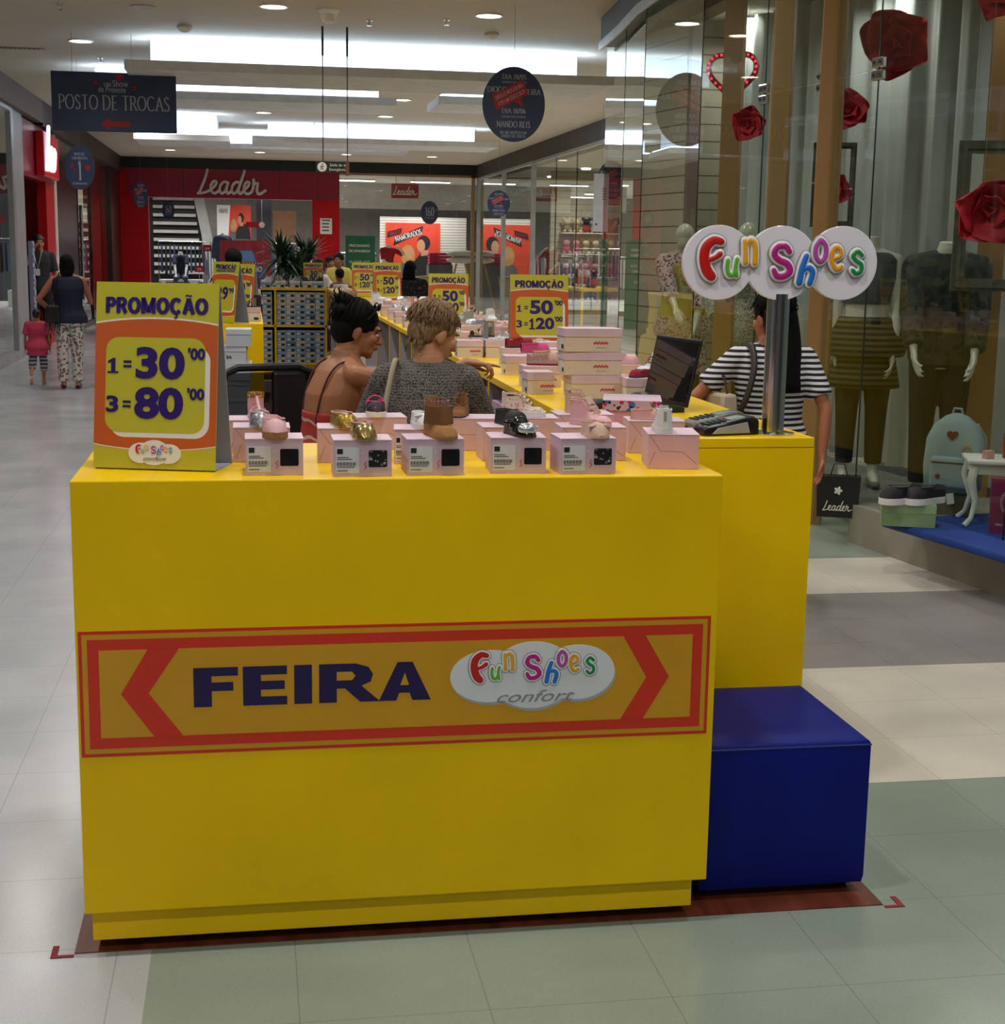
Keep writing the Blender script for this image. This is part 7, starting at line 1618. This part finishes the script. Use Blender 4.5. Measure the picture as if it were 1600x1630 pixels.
# ------------------------------------------------------------------ on the right counter: screen, scanner, terminals, floral box
lp = thing('laptop', 'black laptop seen edge on with its screen reflecting pink boxes', 'laptop', (1.43, 5.03, ZT), radians(-79))
MB().box(-.17, .17, -.23, -.01, .0, .018).build('keyboard_base', M('dark laptop shell', '17171c', .35), lp, bevel=.004)
s_ = MB().box(-.17, .17, 0, .008, 0, .235).build('screen', M('dark laptop shell'), lp, bevel=.004, rot=(radians(-12), 0, 0)); s_.location = (0, -.005, .016); MB().box(-.158, .158, -.0008, -.0001, .015, .223).build('display', M('glossy dark display', '120e10', .03, spec=.9), s_)
fb = aty(1013, 675, 4.32); t = thing('shoe_box', 'pink shoe box with colourful flower printed lid beside the scanner', 'shoe box', (fb.x-.005, 4.36, ZT), radians(-14))
MB().box(-.085, .085, -.10, .10, 0, .07).build('carton', M('pink box side', 'c98f9e', .6), t); MB().box(-.088, .088, -.103, .103, .0705, .10).build('lid', blobs('bright flower print', 'c9a2b4', ['2a6ab0', 'b01878', '1e7a4a', 'c02030', '171418'], 26, .30, .5), t); MB().box(-.087, .087, -.102, .102, .1001, .1012).build('lid_top', M('pale lilac lid', 'cdb0c4', .4), t)
sc_ = aty(985, 642, 4.85); t = thing('barcode_scanner', 'black handheld barcode scanner lying on the right counter', 'scanner', (sc_.x, 4.86, ZT), radians(-10)); MB().tube([(-.11, 0, .022), (-.03, 0, .032), (.04, 0, .042)], [.016, .018, .02], 10, round_=True).build('grip', BLACK, t, smooth=True); MB().ell((.075, 0, .048), (.045, .033, .026)).build('head', BLACK, t, smooth=True)
MB().tube([(-.12, 0, .02), (-.18, -.02, .006), (-.22, -.10, .006), (-.16, -.16, .006)], .004, 6).build('cable', BLACK, t)
def terminal(label, x, y, rz, c1, z=ZT):
    t = thing('card_terminal', label, 'card terminal', (x, y, z), rz, 'card payment terminals by the pole'); SHL = M('silver grey shell', '9a9a9e', .35)
    m = MB(); R = []
    for yy, w_, z0, z1 in ((-.095, .030, .004, .020), (-.085, .036, .0, .030), (-.02, .038, .0, .040), (.03, .038, .0, .050), (.075, .038, .0, .055), (.092, .034, .004, .046)): R.append([(-w_, yy, z0), (w_, yy, z0), (w_, yy, z1*.8), (w_*.85, yy, z1), (-w_*.85, yy, z1), (-w_, yy, z1*.8)])
    m.rings(R); b_ = m.build('shell', c1, t, bevel=.002, smooth=True)
    MB().hexa([(-.04, -.07, .006), (.04, -.07, .006), (.04, .06, .006), (-.04, .06, .006), (-.04, -.05, .024), (.04, -.05, .024), (.04, .05, .040), (-.04, .05, .040)]).build('side_band', SHL, t, bevel=.002)
    MB().hexa([(-.026, .0, .0445), (.026, .0, .0445), (.026, .05, .0525), (-.026, .05, .0525), (-.026, .0, .0465), (.026, .0, .0465), (.026, .05, .0545), (-.026, .05, .0545)]).build('display', M('green grey display', '8fa39a', .2), t)
    m = MB()
    for i in range(4):
        for j in range(3): x0 = -.023+j*.017; y0 = -.078+i*.018; zz = .032+(y0+.085)*.16; m.box(x0, x0+.012, y0, y0+.011, zz, zz+.003)
    m.build('keypad', M('dark green keys', '2c4a3c', .5), t)
    m = MB(); m.box(-.022, -.008, -.004+.0, .006, .0455, .0475); m.build('orange_key', M('orange key', 'd8642a', .5), t); return t
terminal('black and silver card terminal nearest the pole base', 1.405, 4.262, radians(-78), M('black shell', '141418', .3)); terminal('grey card terminal behind the black one', 1.41, 4.40, radians(-76), M('grey shell', '6f7074', .4))
for k, dy in enumerate((.0, .09)): tag(MB().tube([(1.315, 4.27+dy, ZT+.012), (1.25, 4.29+dy, ZT+.006), (1.17, 4.34+dy, ZT+.006), (1.14, 4.5, ZT+.006)], .003, 6).build('power_cable', BLACK), 'thin black cable leading from the %s card terminal' % ('front', 'rear')[k], 'cable')
# ------------------------------------------------------------------ office chair
ch = thing('office_chair', 'black mesh backed office chair inside the kiosk behind the pointing woman', 'chair', (.16, 6.75, 0), radians(20)); 
MB().tube([(0, 0, .06), (0, 0, .62)], .025, 10).build('gas_column', STEEL, ch); 
for k in range(5): a = 2*pi*k/5; MB().tube([(0, 0, .08), (.27*cos(a), .27*sin(a), .065)], [.022, .014], 8).ell((.28*cos(a), .28*sin(a), .03), (.026, .026, .026), 10, 7).build('leg', BLACK, ch, smooth=True)
MB().box(-.24, .24, -.23, .23, .62, .70).build('seat', M('black seat cloth', '131316', .9), ch, bevel=.03, seg=3)
m = MB(); P = [(x, .25+(.04 if abs(z-.95) < .1 else 0), z) for x, z in ((-.19, .76), (-.235, .85), (-.24, 1.05), (-.21, 1.13), (-.15, 1.155), (.15, 1.155), (.21, 1.13), (.24, 1.05), (.235, .85), (.19, .76), (-.19, .76))]
m.tube(P, .019, 8); m.build('back_frame', BLACK, ch, smooth=True); 
netm = glassmat('black mesh net', (.35, .35, .36), .2); MB().box(-.22, .22, .262, .266, .78, 1.13).build('back_mesh', netm, ch)
MB().box(.02, .2, .245, .285, .76, 1.14).build('lumbar_support', BLACK, ch, bevel=.02); MB().tube([(0, .1, .66), (0, .27, .70), (0, .27, .80)], .02, 8).build('spine', BLACK, ch)
for x in (-1, 1): MB().tube([(x*.24, .05, .66), (x*.30, .05, .70), (x*.30, .05, .88)], .014, 8).box(x*.30-.03, x*.30+.03, -.10, .15, .88, .905).build('armrest', BLACK, ch, bevel=.004)
